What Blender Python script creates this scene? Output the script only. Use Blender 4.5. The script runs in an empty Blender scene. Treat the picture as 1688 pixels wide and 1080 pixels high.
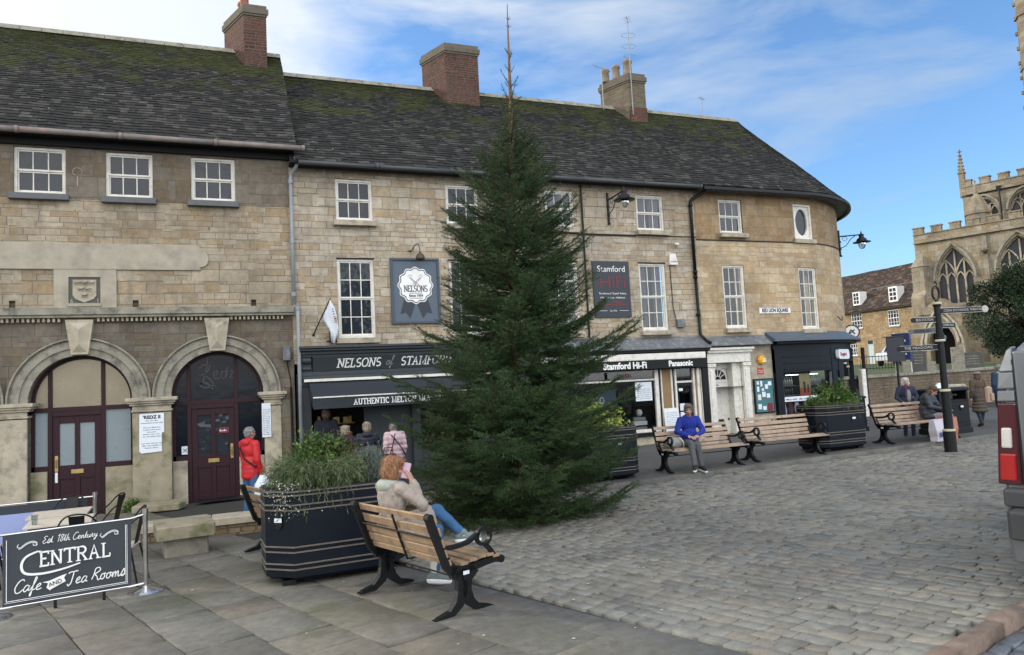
import bpy, bmesh, math, random
import numpy as np
from mathutils import Vector, Matrix, noise as mnoise
R = math.radians
SC = bpy.context.scene
COL = SC.collection

# ------------------------------------------------------------------ camera
cam = bpy.data.cameras.new('camera'); camo = bpy.data.objects.new('camera', cam); COL.objects.link(camo)
cam.sensor_width = 36.0; cam.lens = 36 * 1200 / 1688; cam.clip_start = .05; cam.clip_end = 3000
def _cam():
    yaw, pitch, roll = R(21.45), R(4.44), R(2.95)
    f0 = Vector((math.sin(yaw), math.cos(yaw), 0)); r0 = Vector((math.cos(yaw), -math.sin(yaw), 0)); up = Vector((0, 0, 1))
    f = f0 * math.cos(pitch) + up * math.sin(pitch); u = up * math.cos(pitch) - f0 * math.sin(pitch)
    r = r0 * math.cos(roll) - u * math.sin(roll); u = u * math.cos(roll) + r0 * math.sin(roll)
    m = Matrix((r, u, -f)).transposed().to_4x4(); m.translation = (0, 0, 1.8)
    camo.matrix_world = m
_cam(); SC.camera = camo

# ------------------------------------------------------------------ sky, sun, exposure
SUN_EL, SUN_AZ = 19.0, -52.0          # azimuth measured from +Y towards +X: behind the row of shops, to the left
w = bpy.data.worlds.new('World'); SC.world = w; w.use_nodes = True
wn, wl = w.node_tree.nodes, w.node_tree.links; wn.clear()
def N(t, **k):
    n = wn.new(t)
    for a, b in k.items(): setattr(n, a, b)
    return n
out = N('ShaderNodeOutputWorld'); bg = N('ShaderNodeBackground'); sky = N('ShaderNodeTexSky')
sky.sky_type = 'NISHITA'; sky.sun_disc = False; sky.sun_elevation = R(SUN_EL); sky.sun_rotation = R(SUN_AZ); sky.altitude = 50
sky.air_density = 1.0; sky.dust_density = .6; sky.ozone_density = 3.0
tc = N('ShaderNodeTexCoord'); mp = N('ShaderNodeMapping'); mp.inputs['Scale'].default_value = (1.2, 1.2, 4.0)
mp.inputs['Rotation'].default_value = (0.12, 0.1, .6)
n1 = N('ShaderNodeTexNoise'); n1.inputs['Scale'].default_value = 2.1; n1.inputs['Detail'].default_value = 9; n1.inputs['Roughness'].default_value = .56; n1.inputs['Distortion'].default_value = .35
wl.new(tc.outputs['Generated'], mp.inputs['Vector']); wl.new(mp.outputs[0], n1.inputs['Vector'])
# clouds bank up towards the sun side (left), thin out to the right
dot = N('ShaderNodeVectorMath', operation='DOT_PRODUCT'); dot.inputs[1].default_value = (-.93, .36, -.1)
wl.new(tc.outputs['Generated'], dot.inputs[0])
ma = N('ShaderNodeMath', operation='MULTIPLY_ADD'); ma.inputs[1].default_value = .30; ma.inputs[2].default_value = .055
wl.new(dot.outputs['Value'], ma.inputs[0])
ad = N('ShaderNodeMath', operation='ADD'); wl.new(n1.outputs['Fac'], ad.inputs[0]); wl.new(ma.outputs[0], ad.inputs[1])
rp = N('ShaderNodeValToRGB'); rp.color_ramp.elements[0].position = .43; rp.color_ramp.elements[1].position = .66
rp.color_ramp.elements[0].color = (0.0, 0.0, 0.0, 1)
wl.new(ad.outputs[0], rp.inputs['Fac'])
cl = N('ShaderNodeMixRGB'); cl.inputs['Color1'].default_value = (2.6, 3.3, 4.3, 1); cl.inputs['Color2'].default_value = (6.2, 6.4, 6.6, 1)
# unseen bright cloud added behind the viewer to fill the shaded facades
d2 = N('ShaderNodeVectorMath', operation='DOT_PRODUCT'); d2.inputs[1].default_value = (.1, -1, .25); wl.new(tc.outputs['Generated'], d2.inputs[0])
m2 = N('ShaderNodeMath', operation='MULTIPLY'); m2.use_clamp = True; m2.inputs[1].default_value = 1.3; wl.new(d2.outputs['Value'], m2.inputs[0])
c2 = N('ShaderNodeMath', operation='MULTIPLY_ADD'); c2.use_clamp = True; c2.inputs[1].default_value = .8; c2.inputs[2].default_value = .40
wl.new(dot.outputs['Value'], c2.inputs[0]); wl.new(c2.outputs[0], cl.inputs['Fac'])
cb = N('ShaderNodeMixRGB'); wl.new(m2.outputs[0], cb.inputs['Fac']); wl.new(cl.outputs[0], cb.inputs['Color1']); cb.inputs['Color2'].default_value = (15, 15, 15.2, 1)
cf = N('ShaderNodeMath', operation='MULTIPLY_ADD'); cf.use_clamp = True; cf.inputs[1].default_value = .75; wl.new(m2.outputs[0], cf.inputs[0]); wl.new(rp.outputs['Color'], cf.inputs[2])
mx = N('ShaderNodeMixRGB'); wl.new(cf.outputs[0], mx.inputs['Fac']); sb = N('ShaderNodeMixRGB', blend_type='MULTIPLY'); sb.inputs['Fac'].default_value = 1; sb.inputs['Color2'].default_value = (1.05, 1.25, 1.42, 1); wl.new(sky.outputs[0], sb.inputs['Color1']); wl.new(sb.outputs[0], mx.inputs['Color1']); wl.new(cb.outputs[0], mx.inputs['Color2'])
wl.new(mx.outputs[0], bg.inputs['Color']); bg.inputs['Strength'].default_value = .10
wl.new(bg.outputs[0], out.inputs['Surface'])
sl = bpy.data.lights.new('sun', 'SUN'); sl.energy = 1.5; sl.angle = R(6); sl.color = (1, .93, .82)
so = bpy.data.objects.new('sun', sl); COL.objects.link(so)
sd = Vector((math.sin(R(SUN_AZ)) * math.cos(R(SUN_EL)), math.cos(R(SUN_AZ)) * math.cos(R(SUN_EL)), math.sin(R(SUN_EL))))
so.rotation_euler = sd.to_track_quat('Z', 'Y').to_euler(); so.location = (-10, 10, 30)
vs = SC.view_settings; vs.view_transform = 'Standard'; vs.look = 'None'; vs.exposure = 0.9; vs.gamma = 1
SC.cycles.use_denoising = True
SC.cycles.max_bounces = 8; SC.cycles.transparent_max_bounces = 8

# ------------------------------------------------------------------ helpers
def G(X, Y):                                           # the square falls gently towards the shops on the left
    x = min(max(X, -15), 19.3); y = min(max(Y, 0), 20)
    return -0.0272 * y * (1 - x / 19.3)
def tag(o, label=None, cat=None, group=None, kind=None):
    if label: o['label'] = label
    if cat: o['category'] = cat
    if group: o['group'] = group
    if kind: o['kind'] = kind
    return o
def thing(name, label, cat, loc=(0, 0, 0), rz=0, group=None):
    o = bpy.data.objects.new(name, None); COL.objects.link(o); o.empty_display_size = .2
    o.location = loc; o.rotation_euler = (0, 0, rz)
    return tag(o, label, cat, group)
def kids(o): return [c for c in bpy.data.objects if c.parent == o]
def copy_tree(o, parent=None):
    c = o.copy(); COL.objects.link(c); c.parent = parent
    for k in kids(o): copy_tree(k, c)
    return c

class MB:
    def __init__(s): s.v = []; s.f = []; s.mi = []; s.m = 0; s.T = None
    def vert(s, p):
        if s.T is not None: p = s.T(p) if callable(s.T) else s.T @ Vector(p)
        s.v.append(tuple(p)); return len(s.v) - 1
    def face(s, ids): s.f.append(tuple(ids)); s.mi.append(s.m)
    def poly(s, pts): s.face([s.vert(p) for p in pts])
    def hexa(s, p):                                    # 8 points: bottom 0-3 ccw, top 4-7
        i = [s.vert(q) for q in p]
        for f in ((0, 3, 2, 1), (4, 5, 6, 7), (0, 1, 5, 4), (1, 2, 6, 5), (2, 3, 7, 6), (3, 0, 4, 7)): s.face([i[k] for k in f])
    def box(s, x0, x1, y0, y1, z0, z1):
        if x1 < x0: x0, x1 = x1, x0
        if y1 < y0: y0, y1 = y1, y0
        if z1 < z0: z0, z1 = z1, z0
        s.hexa([(x0, y0, z0), (x1, y0, z0), (x1, y1, z0), (x0, y1, z0), (x0, y0, z1), (x1, y0, z1), (x1, y1, z1), (x0, y1, z1)])
    def bbox(s, x0, x1, y0, y1, z0, z1, b=.01):        # box with chamfered vertical and top edges
        p = [(x0 + b, y0), (x1 - b, y0), (x1, y0 + b), (x1, y1 - b), (x1 - b, y1), (x0 + b, y1), (x0, y1 - b), (x0, y0 + b)]
        cx, cy = (x0 + x1) / 2, (y0 + y1) / 2
        q = [(cx + (x - cx) * (1 - b / max(1e-6, (x1 - x0) / 2)), cy + (y - cy) * (1 - b / max(1e-6, (y1 - y0) / 2))) for x, y in p]
        s.loft([[(x, y, z0) for x, y in p], [(x, y, z1 - b) for x, y in p], [(x, y, z1) for x, y in q]])
    def loft(s, rings, caps=True, closed=True):
        ids = [[s.vert(p) for p in r] for r in rings]; n = len(ids[0])
        for a, b in zip(ids, ids[1:]):
            for k in range(n if closed else n - 1):
                j = (k + 1) % n; s.face((a[k], a[j], b[j], b[k]))
        if caps: s.face(ids[0][::-1]); s.face(ids[-1])
    def prism(s, pts, a, b, axis='y'):                 # polygon pts (2d) extruded from a to b along axis
        def P(p, t): return {'y': (p[0], t, p[1]), 'x': (t, p[0], p[1]), 'z': (p[0], p[1], t)}[axis]
        s.loft([[P(p, a) for p in pts], [P(p, b) for p in pts]])
    def tube(s, pts, r, n=8, caps=True):
        pts = [Vector(p) for p in pts]; rr = r if hasattr(r, '__len__') else [r] * len(pts)
        rings = []; u = None
        for i, p in enumerate(pts):
            d = (pts[min(i + 1, len(pts) - 1)] - pts[max(i - 1, 0)])
            if d.length < 1e-9: d = Vector((0, 0, 1))
            d.normalize()
            if u is None: u = d.orthogonal().normalized()
            else:
                u = u - d * u.dot(d); u = u.normalized() if u.length > 1e-6 else d.orthogonal().normalized()
            w_ = d.cross(u)
            rings.append([p + (u * math.cos(2 * math.pi * k / n) + w_ * math.sin(2 * math.pi * k / n)) * rr[i] for k in range(n)])
        s.loft(rings, caps)
    def lathe(s, prof, c=(0, 0, 0), n=20, caps=True):  # prof (r,z)
        s.loft([[(c[0] + r * math.cos(2 * math.pi * k / n), c[1] + r * math.sin(2 * math.pi * k / n), c[2] + z) for k in range(n)] for r, z in prof], caps)
    def ribbon(s, pts, w0, a, b, axis='y'):            # flat bar along 2d polyline, widths w0, extruded a..b along axis
        pts = [Vector(p) for p in pts]; n = len(pts); ww = w0 if hasattr(w0, '__len__') else [w0] * n
        L, Rr = [], []
        for i, p in enumerate(pts):
            d = (pts[min(i + 1, n - 1)] - pts[max(i - 1, 0)]).normalized(); q = Vector((-d.y, d.x)) * ww[i] / 2
            L.append(p + q); Rr.append(p - q)
        def P(p, t): return {'y': (p[0], t, p[1]), 'x': (t, p[0], p[1]), 'z': (p[0], p[1], t)}[axis]
        for i in range(n - 1):
            c = [L[i], L[i + 1], Rr[i + 1], Rr[i]]
            s.hexa([P(c[0], a), P(c[1], a), P(c[2], a), P(c[3], a), P(c[0], b), P(c[1], b), P(c[2], b), P(c[3], b)])
    def wall(s, u0, u1, v0, v1, y, holes, rev=.18):    # front at y, hole reveals go to y+rev
        us = sorted({u0, u1} | {h[i] for h in holes for i in (0, 1) if u0 < h[i] < u1}); zs = sorted({v0, v1} | {h[i] for h in holes for i in (2, 3) if v0 < h[i] < v1})
        for a, b in zip(us, us[1:]):
            for c, d in zip(zs, zs[1:]):
                m, n = (a + b) / 2, (c + d) / 2
                if any(h[0] < m < h[1] and h[2] < n < h[3] for h in holes): continue
                s.poly([(a, y, c), (b, y, c), (b, y, d), (a, y, d)])
        for a, b, c, d in holes:
            s.poly([(a, y, c), (a, y, d), (a, y + rev, d), (a, y + rev, c)]); s.poly([(b, y, c), (b, y + rev, c), (b, y + rev, d), (b, y, d)])
            s.poly([(a, y, d), (b, y, d), (b, y + rev, d), (a, y + rev, d)]); s.poly([(a, y, c), (a, y + rev, c), (b, y + rev, c), (b, y, c)])
    def build(s, name, mats, parent=None, smooth=False, loc=None, rot=None, bevel=0, fix=True):
        me = bpy.data.meshes.new(name); me.from_pydata(s.v, [], s.f); me.validate()
        if not isinstance(mats, (list, tuple)): mats = [mats]
        for m in mats: me.materials.append(m)
        if len(mats) > 1 and len(me.polygons) == len(s.mi): me.polygons.foreach_set('material_index', s.mi)
        if fix:
            bm = bmesh.new(); bm.from_mesh(me); bmesh.ops.recalc_face_normals(bm, faces=bm.faces); bm.to_mesh(me); bm.free()
        if smooth: me.polygons.foreach_set('use_smooth', [True] * len(me.polygons))
        me.update()
        o = bpy.data.objects.new(name, me); COL.objects.link(o)
        if parent: o.parent = parent
        if loc: o.location = loc
        if rot: o.rotation_euler = rot
        if bevel:
            b = o.modifiers.new('bevel', 'BEVEL'); b.width = bevel; b.segments = 2; b.limit_method = 'ANGLE'
        if smooth == 2 and not bevel: pass
        return o
def np_mesh(name, V, F, mat, parent=None, smooth=False):   # V (n,3), F (m,k) constant k
    me = bpy.data.meshes.new(name); V = np.asarray(V, np.float32); F = np.asarray(F, np.int32); m, k = F.shape
    me.vertices.add(len(V)); me.vertices.foreach_set('co', V.ravel())
    me.loops.add(m * k); me.loops.foreach_set('vertex_index', F.ravel())
    me.polygons.add(m); me.polygons.foreach_set('loop_start', np.arange(0, m * k, k, dtype=np.int32))
    try: me.polygons.foreach_set('loop_total', np.full(m, k, np.int32))
    except Exception: pass
    if smooth: me.polygons.foreach_set('use_smooth', np.ones(m, bool))
    me.update(calc_edges=True); me.materials.append(mat)
    o = bpy.data.objects.new(name, me); COL.objects.link(o); o.parent = parent
    return o
def curve3(pts, n=8):                                  # catmull-rom through points
    pts = [Vector(p) for p in pts]; o = []
    P = [pts[0] * 2 - pts[1]] + pts + [pts[-1] * 2 - pts[-2]]
    for i in range(1, len(P) - 2):
        a, b, c, d = P[i - 1:i + 3]
        for k in range(n):
            t = k / n; o.append(.5 * ((2 * b) + (c - a) * t + (2 * a - 5 * b + 4 * c - d) * t * t + (3 * b - a - 3 * c + d) * t ** 3))
    o.append(pts[-1]); return o

# ------------------------------------------------------------------ materials
def newmat(name):
    m = bpy.data.materials.new(name); m.use_nodes = True; nt = m.node_tree; nt.nodes.clear()
    o = nt.nodes.new('ShaderNodeOutputMaterial'); b = nt.nodes.new('ShaderNodeBsdfPrincipled'); nt.links.new(b.outputs[0], o.inputs[0])
    return m, nt, b
class NT:
    def __init__(s, nt): s.nt = nt
    def n(s, t, ins=None, **k):
        x = s.nt.nodes.new(t)
        for a, b in k.items(): setattr(x, a, b)
        for a, b in (ins or {}).items(): s.set(x.inputs[a], b)
        return x
    def set(s, inp, v):
        if isinstance(v, bpy.types.NodeSocket): s.nt.links.new(v, inp)
        elif isinstance(v, bpy.types.Node): s.nt.links.new(v.outputs[0], inp)
        else: inp.default_value = v if not (hasattr(v, '__len__') and len(v) == 3 and len(inp.default_value) == 4) else (*v, 1)
    def math(s, op, a, b=0., c=0.): 
        x = s.n('ShaderNodeMath', operation=op); s.set(x.inputs[0], a); s.set(x.inputs[1], b)
        if op == 'MULTIPLY_ADD': s.set(x.inputs[2], c)
        return x.outputs[0]
    def noise(s, vec, sc, det=5, rough=.6): return s.n('ShaderNodeTexNoise', {'Vector': vec, 'Scale': sc, 'Detail': det, 'Roughness': rough}).outputs['Fac']
    def ramp(s, f, a, b, ca=(0, 0, 0), cb=(1, 1, 1)):
        x = s.n('ShaderNodeValToRGB', {'Fac': f}); e = x.color_ramp.elements; e[0].position = a; e[1].position = b; e[0].color = (*ca, 1); e[1].color = (*cb, 1); return x.outputs[0]
    def mix(s, f, a, b, t='MIX'): return s.n('ShaderNodeMixRGB', {'Fac': f, 'Color1': a, 'Color2': b}, blend_type=t).outputs[0]
    def obj(s): return s.n('ShaderNodeTexCoord').outputs['Object']
def mk(name, col, rough=.7, metal=0, var=.25, sc=6., bump=0., bsc=40., island=0., spec=.5, coat=0, dirt=None, dsc=1.5, emit=0):
    m, nt, b = newmat(name); q = NT(nt); v = q.obj(); c = col
    f = q.noise(v, sc)
    k = q.math('MULTIPLY_ADD', f, 2 * var, 1 - var)
    if island:
        g = q.n('ShaderNodeNewGeometry').outputs['Random Per Island']; k = q.math('MULTIPLY', k, q.math('MULTIPLY_ADD', g, 2 * island, 1 - island))
    cc = q.n('ShaderNodeVectorMath', {0: tuple(col), 'Scale': k}, operation='SCALE').outputs[0]
    if dirt: cc = q.mix(q.ramp(q.noise(v, dsc, 8, .65), .48, .72), cc, dirt)
    q.set(b.inputs['Base Color'], cc)
    r = q.math('MULTIPLY_ADD', f, .2, rough - .1); q.set(b.inputs['Roughness'], r)
    b.inputs['Metallic'].default_value = metal; b.inputs['Specular IOR Level'].default_value = spec
    if coat: b.inputs['Coat Weight'].default_value = coat; b.inputs['Coat Roughness'].default_value = .12
    if bump:
        bn = q.n('ShaderNodeBump', {'Height': q.noise(v, bsc, 4), 'Strength': bump, 'Distance': .01}); q.set(b.inputs['Normal'], bn)
    if emit: q.set(b.inputs['Emission Color'], tuple(col)); b.inputs['Emission Strength'].default_value = emit
    return m
def stone(name, c1, c2, mortar, bw=.55, bh=.24, ux=1., uy=0., soot=(.09, .085, .075), sootamt=.5, mort=.008, lich=None, bumpk=.5, wob=1.):
    m, nt, b = newmat(name); q = NT(nt); v = q.obj()
    sp = q.n('ShaderNodeSeparateXYZ', {0: v}); u = q.math('ADD', q.math('MULTIPLY', sp.outputs[0], ux), q.math('MULTIPLY', sp.outputs[1], uy)); z = sp.outputs[2]
    zw = q.math('ADD', z, q.math('MULTIPLY', q.math('SINE', q.math('MULTIPLY', z, 2.3)), .11)); zw = q.math('ADD', zw, q.math('MULTIPLY', q.math('SINE', q.math('MULTIPLY', z, 6.1)), .035))
    row = q.math('FLOOR', q.math('DIVIDE', zw, bh))
    wnz = q.n('ShaderNodeTexWhiteNoise', {'W': row}, noise_dimensions='1D').outputs['Value']
    jit = q.noise(v, 3.5, 2)
    uw = q.math('ADD', q.math('ADD', u, q.math('MULTIPLY', wnz, 3.)), q.math('MULTIPLY', q.noise(q.n('ShaderNodeCombineXYZ', {0: u, 2: row}), 1.1, 1), .7))
    uw = q.math('ADD', uw, q.math('MULTIPLY', jit, .02 * wob)); zz = q.math('ADD', zw, q.math('MULTIPLY', q.noise(v, 6, 2), .022 * wob))
    cv = q.n('ShaderNodeCombineXYZ', {0: uw, 1: zz})
    br = q.n('ShaderNodeTexBrick', {'Vector': cv, 'Color1': (0, 0, 0), 'Color2': (1, 1, 1), 'Mortar': (.5, .5, .5), 'Scale': 1., 'Mortar Size': mort, 'Mortar Smooth': .3, 'Bias': 0., 'Brick Width': bw, 'Row Height': bh}, offset=.5, offset_frequency=2, squash=.7, squash_frequency=3)
    # patches laid with smaller stones, where the wall has been mended
    cv2 = q.n('ShaderNodeCombineXYZ', {0: q.math('MULTIPLY', uw, 1.35), 1: q.math('ADD', q.math('MULTIPLY', zz, 1.5), .07)})
    b2 = q.n('ShaderNodeTexBrick', {'Vector': cv2, 'Color1': (0, 0, 0), 'Color2': (1, 1, 1), 'Mortar': (.5, .5, .5), 'Scale': 1., 'Mortar Size': mort * 1.3, 'Mortar Smooth': .3, 'Bias': 0., 'Brick Width': bw, 'Row Height': bh}, offset=.4, offset_frequency=2, squash=.8, squash_frequency=2)
    pm = q.ramp(q.noise(q.n('ShaderNodeCombineXYZ', {0: q.math('MULTIPLY', u, .45), 1: q.math('MULTIPLY', row, .16)}), 1.6, 2, .5), .50, .52)
    f = q.mix(pm, br.outputs['Color'], b2.outputs['Color']); bf = q.mix(pm, br.outputs['Fac'], b2.outputs['Fac'])
    cc = q.n('ShaderNodeValToRGB', {'Fac': f}); e = cc.color_ramp.elements; e[0].color = (*c1, 1); e[1].color = (*c2, 1)
    x = e.new(.35); x.color = (*[(a * .45 + b_ * .55) * 1.05 for a, b_ in zip(c1, c2)], 1)
    x = e.new(.86); x.color = (*[a * .74 * t for a, t in zip(c1, (1.1, .97, .8))], 1)
    c = cc.outputs[0]
    c = q.mix(.55, c, q.ramp(q.noise(v, 9, 8, .7), .25, .75, (.42, .41, .40), (1.35, 1.32, 1.24)), 'MULTIPLY')
    c = q.mix(.8, c, q.ramp(q.noise(v, .9, 6, .6), .3, .7, (.58, .57, .57), (1.18, 1.16, 1.12)), 'MULTIPLY')
    # rain streaks and soot
    st = q.n('ShaderNodeMapping', {'Vector': v}); st.inputs['Scale'].default_value = (2.2, 2.2, .35)
    sn = q.ramp(q.noise(st.outputs[0], 1.3, 8, .68), .52, .74)
    c = q.mix(q.math('MULTIPLY', sn, sootamt), c, soot)
    if lich: c = q.mix(q.ramp(q.noise(v, 2.1, 8, .7), .56, .68), c, lich)
    c = q.mix(q.math('MULTIPLY', bf, .8), c, mortar)
    q.set(b.inputs['Base Color'], c); b.inputs['Roughness'].default_value = .92; b.inputs['Specular IOR Level'].default_value = .25
    h = q.math('ADD', q.math('MULTIPLY', bf, -1.), q.math('MULTIPLY', q.noise(v, 22, 6, .65), .7)); h = q.math('ADD', h, q.math('MULTIPLY', f, .35))
    q.set(b.inputs['Normal'], q.n('ShaderNodeBump', {'Height': h, 'Strength': bumpk, 'Distance': .02}))
    return m

MAT = {}
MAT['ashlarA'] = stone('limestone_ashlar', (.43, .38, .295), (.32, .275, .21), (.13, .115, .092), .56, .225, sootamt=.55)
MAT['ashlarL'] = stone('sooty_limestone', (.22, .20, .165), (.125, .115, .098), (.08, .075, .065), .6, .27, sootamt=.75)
MAT['ashlarB'] = stone('pale_limestone', (.50, .455, .38), (.375, .335, .27), (.13, .118, .098), .50, .20, sootamt=.5)
MAT['ashlarC'] = stone('cream_limestone', (.50, .455, .375), (.38, .34, .27), (.15, .13, .108), .56, .235, sootamt=.22)
MAT['rubble'] = stone('rubble_wall', (.30, .235, .15), (.19, .15, .105), (.10, .085, .065), .28, .13, ux=1, uy=.0, sootamt=.6, mort=.016, bumpk=1.)
MAT['church'] = stone('church_stone', (.50, .41, .27), (.36, .29, .19), (.24, .2, .14), .7, .34, sootamt=.55)
MAT['house'] = stone('house_stone', (.55, .40, .235), (.40, .28, .16), (.25, .18, .11), .4, .2, sootamt=.2)
MAT['dressed'] = mk('dressed_stone', (.41, .365, .28), .9, var=.4, sc=4, bump=.4, bsc=30, dirt=(.155, .145, .12), dsc=3, spec=.2)
MAT['dressed_grey'] = mk('weathered_stone', (.27, .255, .205), .92, var=.45, sc=4, bump=.5, bsc=25, dirt=(.085, .085, .075), dsc=3.5, spec=.2)
MAT['mossy'] = mk('mossy_stone', (.30, .265, .19), .95, var=.4, sc=4, bump=.5, bsc=20, dirt=(.09, .11, .04), dsc=2.6, spec=.2)
MAT['render_cream'] = mk('cream_panel', (.37, .335, .262), .9, var=.28, sc=3, dirt=(.235, .215, .17), dsc=1.8, bump=.3, bsc=25)
MAT['white'] = mk('white_paint', (.72, .70, .64), .5, var=.12, sc=8, dirt=(.5, .47, .4), dsc=5)
MAT['offwhite'] = mk('weathered_white_paint', (.70, .69, .63), .6, var=.14, sc=8, dirt=(.52, .47, .38), dsc=9)
MAT['greysill'] = mk('dark_slate_sill', (.12, .125, .13), .85, var=.3, sc=5)
MAT['maroon'] = mk('maroon_paint', (.026, .008, .012), .5, var=.2, sc=6, spec=.25)
MAT['black'] = mk('black_paint', (.007, .008, .010), .5, var=.25, sc=9, bump=.1, spec=.25)
MAT['iron'] = mk('black_ironwork', (.006, .007, .008), .45, var=.3, sc=14, bump=.2, bsc=60, spec=.3)
MAT['navy'] = mk('dark_navy_paint', (.0035, .0065, .013), .45, var=.2, sc=5, spec=.22)
MAT['greygreen'] = mk('slate_grey_paint', (.030, .040, .046), .55, var=.15, sc=5)
MAT['darkgrey'] = mk('charcoal_canvas', (.019, .025, .034), .8, var=.12, sc=5)
MAT['signgrey'] = mk('blue_grey_board', (.085, .115, .15), .6, var=.06, sc=4)
MAT['signdark'] = mk('charcoal_board', (.022, .030, .042), .5, var=.1, sc=4)
MAT['paper'] = mk('white_paper', (.68, .74, .80), .6, var=.06, sc=10)
MAT['letter'] = mk('white_lettering', (.82, .82, .80), .6, var=.03)
MAT['ink'] = mk('dark_ink', (.02, .022, .03), .6, var=.05)
MAT['red'] = mk('red_paint', (.42, .02, .025), .5, var=.1)
MAT['redsign'] = mk('red_lettering', (.17, .012, .02), .5, var=.05)
MAT['yellow'] = mk('yellow_plastic', (.75, .40, .02), .4, var=.1)
MAT['teal'] = mk('teal_board', (.05, .16, .18), .7, var=.1)
MAT['timber'] = mk('warm_timber', (.26, .14, .06), .6, var=.3, sc=5)
MAT['lead'] = mk('lead_grey', (.115, .125, .135), .6, var=.3, sc=5, dirt=(.25, .26, .26), dsc=6)
MAT['slate_canopy'] = mk('blue_slate', (.075, .10, .13), .5, var=.35, sc=8)
MAT['pipe_grey'] = mk('grey_painted_pipe', (.25, .27, .29), .5, var=.2, sc=6)
MAT['gutter'] = mk('weathered_gutter', (.17, .155, .145), .6, var=.35, sc=5, dirt=(.30, .20, .15), dsc=4)
MAT['brass'] = mk('brass', (.45, .33, .14), .35, metal=1, var=.2)
MAT['bronze'] = mk('dull_bronze', (.09, .075, .045), .5, metal=.6, var=.3); MAT['darkpipe'] = mk('dark_grey_gutter', (.055, .06, .066), .55, var=.3); MAT['steel'] = mk('polished_steel', (.62, .62, .62), .2, metal=1, var=.1)
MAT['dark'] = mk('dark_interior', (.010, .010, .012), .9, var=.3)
MAT['curtain'] = mk('net_curtain', (.24, .24, .245), .9, var=.15)
def glassm(name, tint=(.022, .028, .036), gloss=.06, spec=.38, wob=.35):
    m, nt, b = newmat(name); q = NT(nt)
    b.inputs['Base Color'].default_value = (*tint, 1); b.inputs['Roughness'].default_value = gloss; b.inputs['Specular IOR Level'].default_value = spec; b.inputs['IOR'].default_value = 1.5
    q.set(b.inputs['Normal'], q.n('ShaderNodeBump', {'Height': q.noise(q.obj(), 2.2, 2), 'Strength': wob, 'Distance': .05}))
    return m
def glasst(name, refl=.03):
    m = bpy.data.materials.new(name); m.use_nodes = True; nt = m.node_tree; nt.nodes.clear(); q = NT(nt)
    o = q.n('ShaderNodeOutputMaterial'); g = q.n('ShaderNodeBsdfGlossy', {'Roughness': .03, 'Color': (.95, .97, 1.0)}); t = q.n('ShaderNodeBsdfTransparent', {'Color': (.80, .85, .87)})
    fr = q.n('ShaderNodeFresnel', {'IOR': 1.5}); k = q.math('MULTIPLY_ADD', fr, .8, refl)
    mxs = q.n('ShaderNodeMixShader', {0: k, 1: t.outputs[0], 2: g.outputs[0]}); nt.links.new(mxs.outputs[0], o.inputs[0]); return m
MAT['glass'] = glassm('window_glass'); MAT['glass_dark'] = glassm('dark_fanlight_glass', (.008, .012, .018), .12, .16, .08); MAT['glass_t'] = glasst('clear_glass')
MAT['frosted'] = mk('frosted_glass', (.20, .25, .27), .28, var=.08, sc=1.5)
MAT['foil'] = mk('foil_backed_glass', (.22, .19, .13), .25, metal=.4, var=.35, sc=2.5)

def text(s, size, name, mat, parent, loc, rot=(R(90), 0, 0), align='CENTER', ext=.003, shear=0., bold=0., sx=1.):
    c = bpy.data.curves.new(name, 'FONT'); c.body = s; c.size = size; c.align_x = align; c.align_y = 'CENTER'; c.extrude = ext; c.shear = shear; c.offset = bold; c.resolution_u = 3
    t = bpy.data.objects.new(name, c); dg = bpy.context.evaluated_depsgraph_get(); COL.objects.link(t)
    bpy.context.view_layer.update(); me = bpy.data.meshes.new_from_object(t.evaluated_get(bpy.context.evaluated_depsgraph_get())); bpy.data.objects.remove(t)
    me.name = name; me.materials.clear(); me.materials.append(mat)
    o = bpy.data.objects.new(name, me); COL.objects.link(o); o.parent = parent; o.location = loc; o.rotation_euler = rot; o.scale = (sx, 1, 1)
    return o
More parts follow.
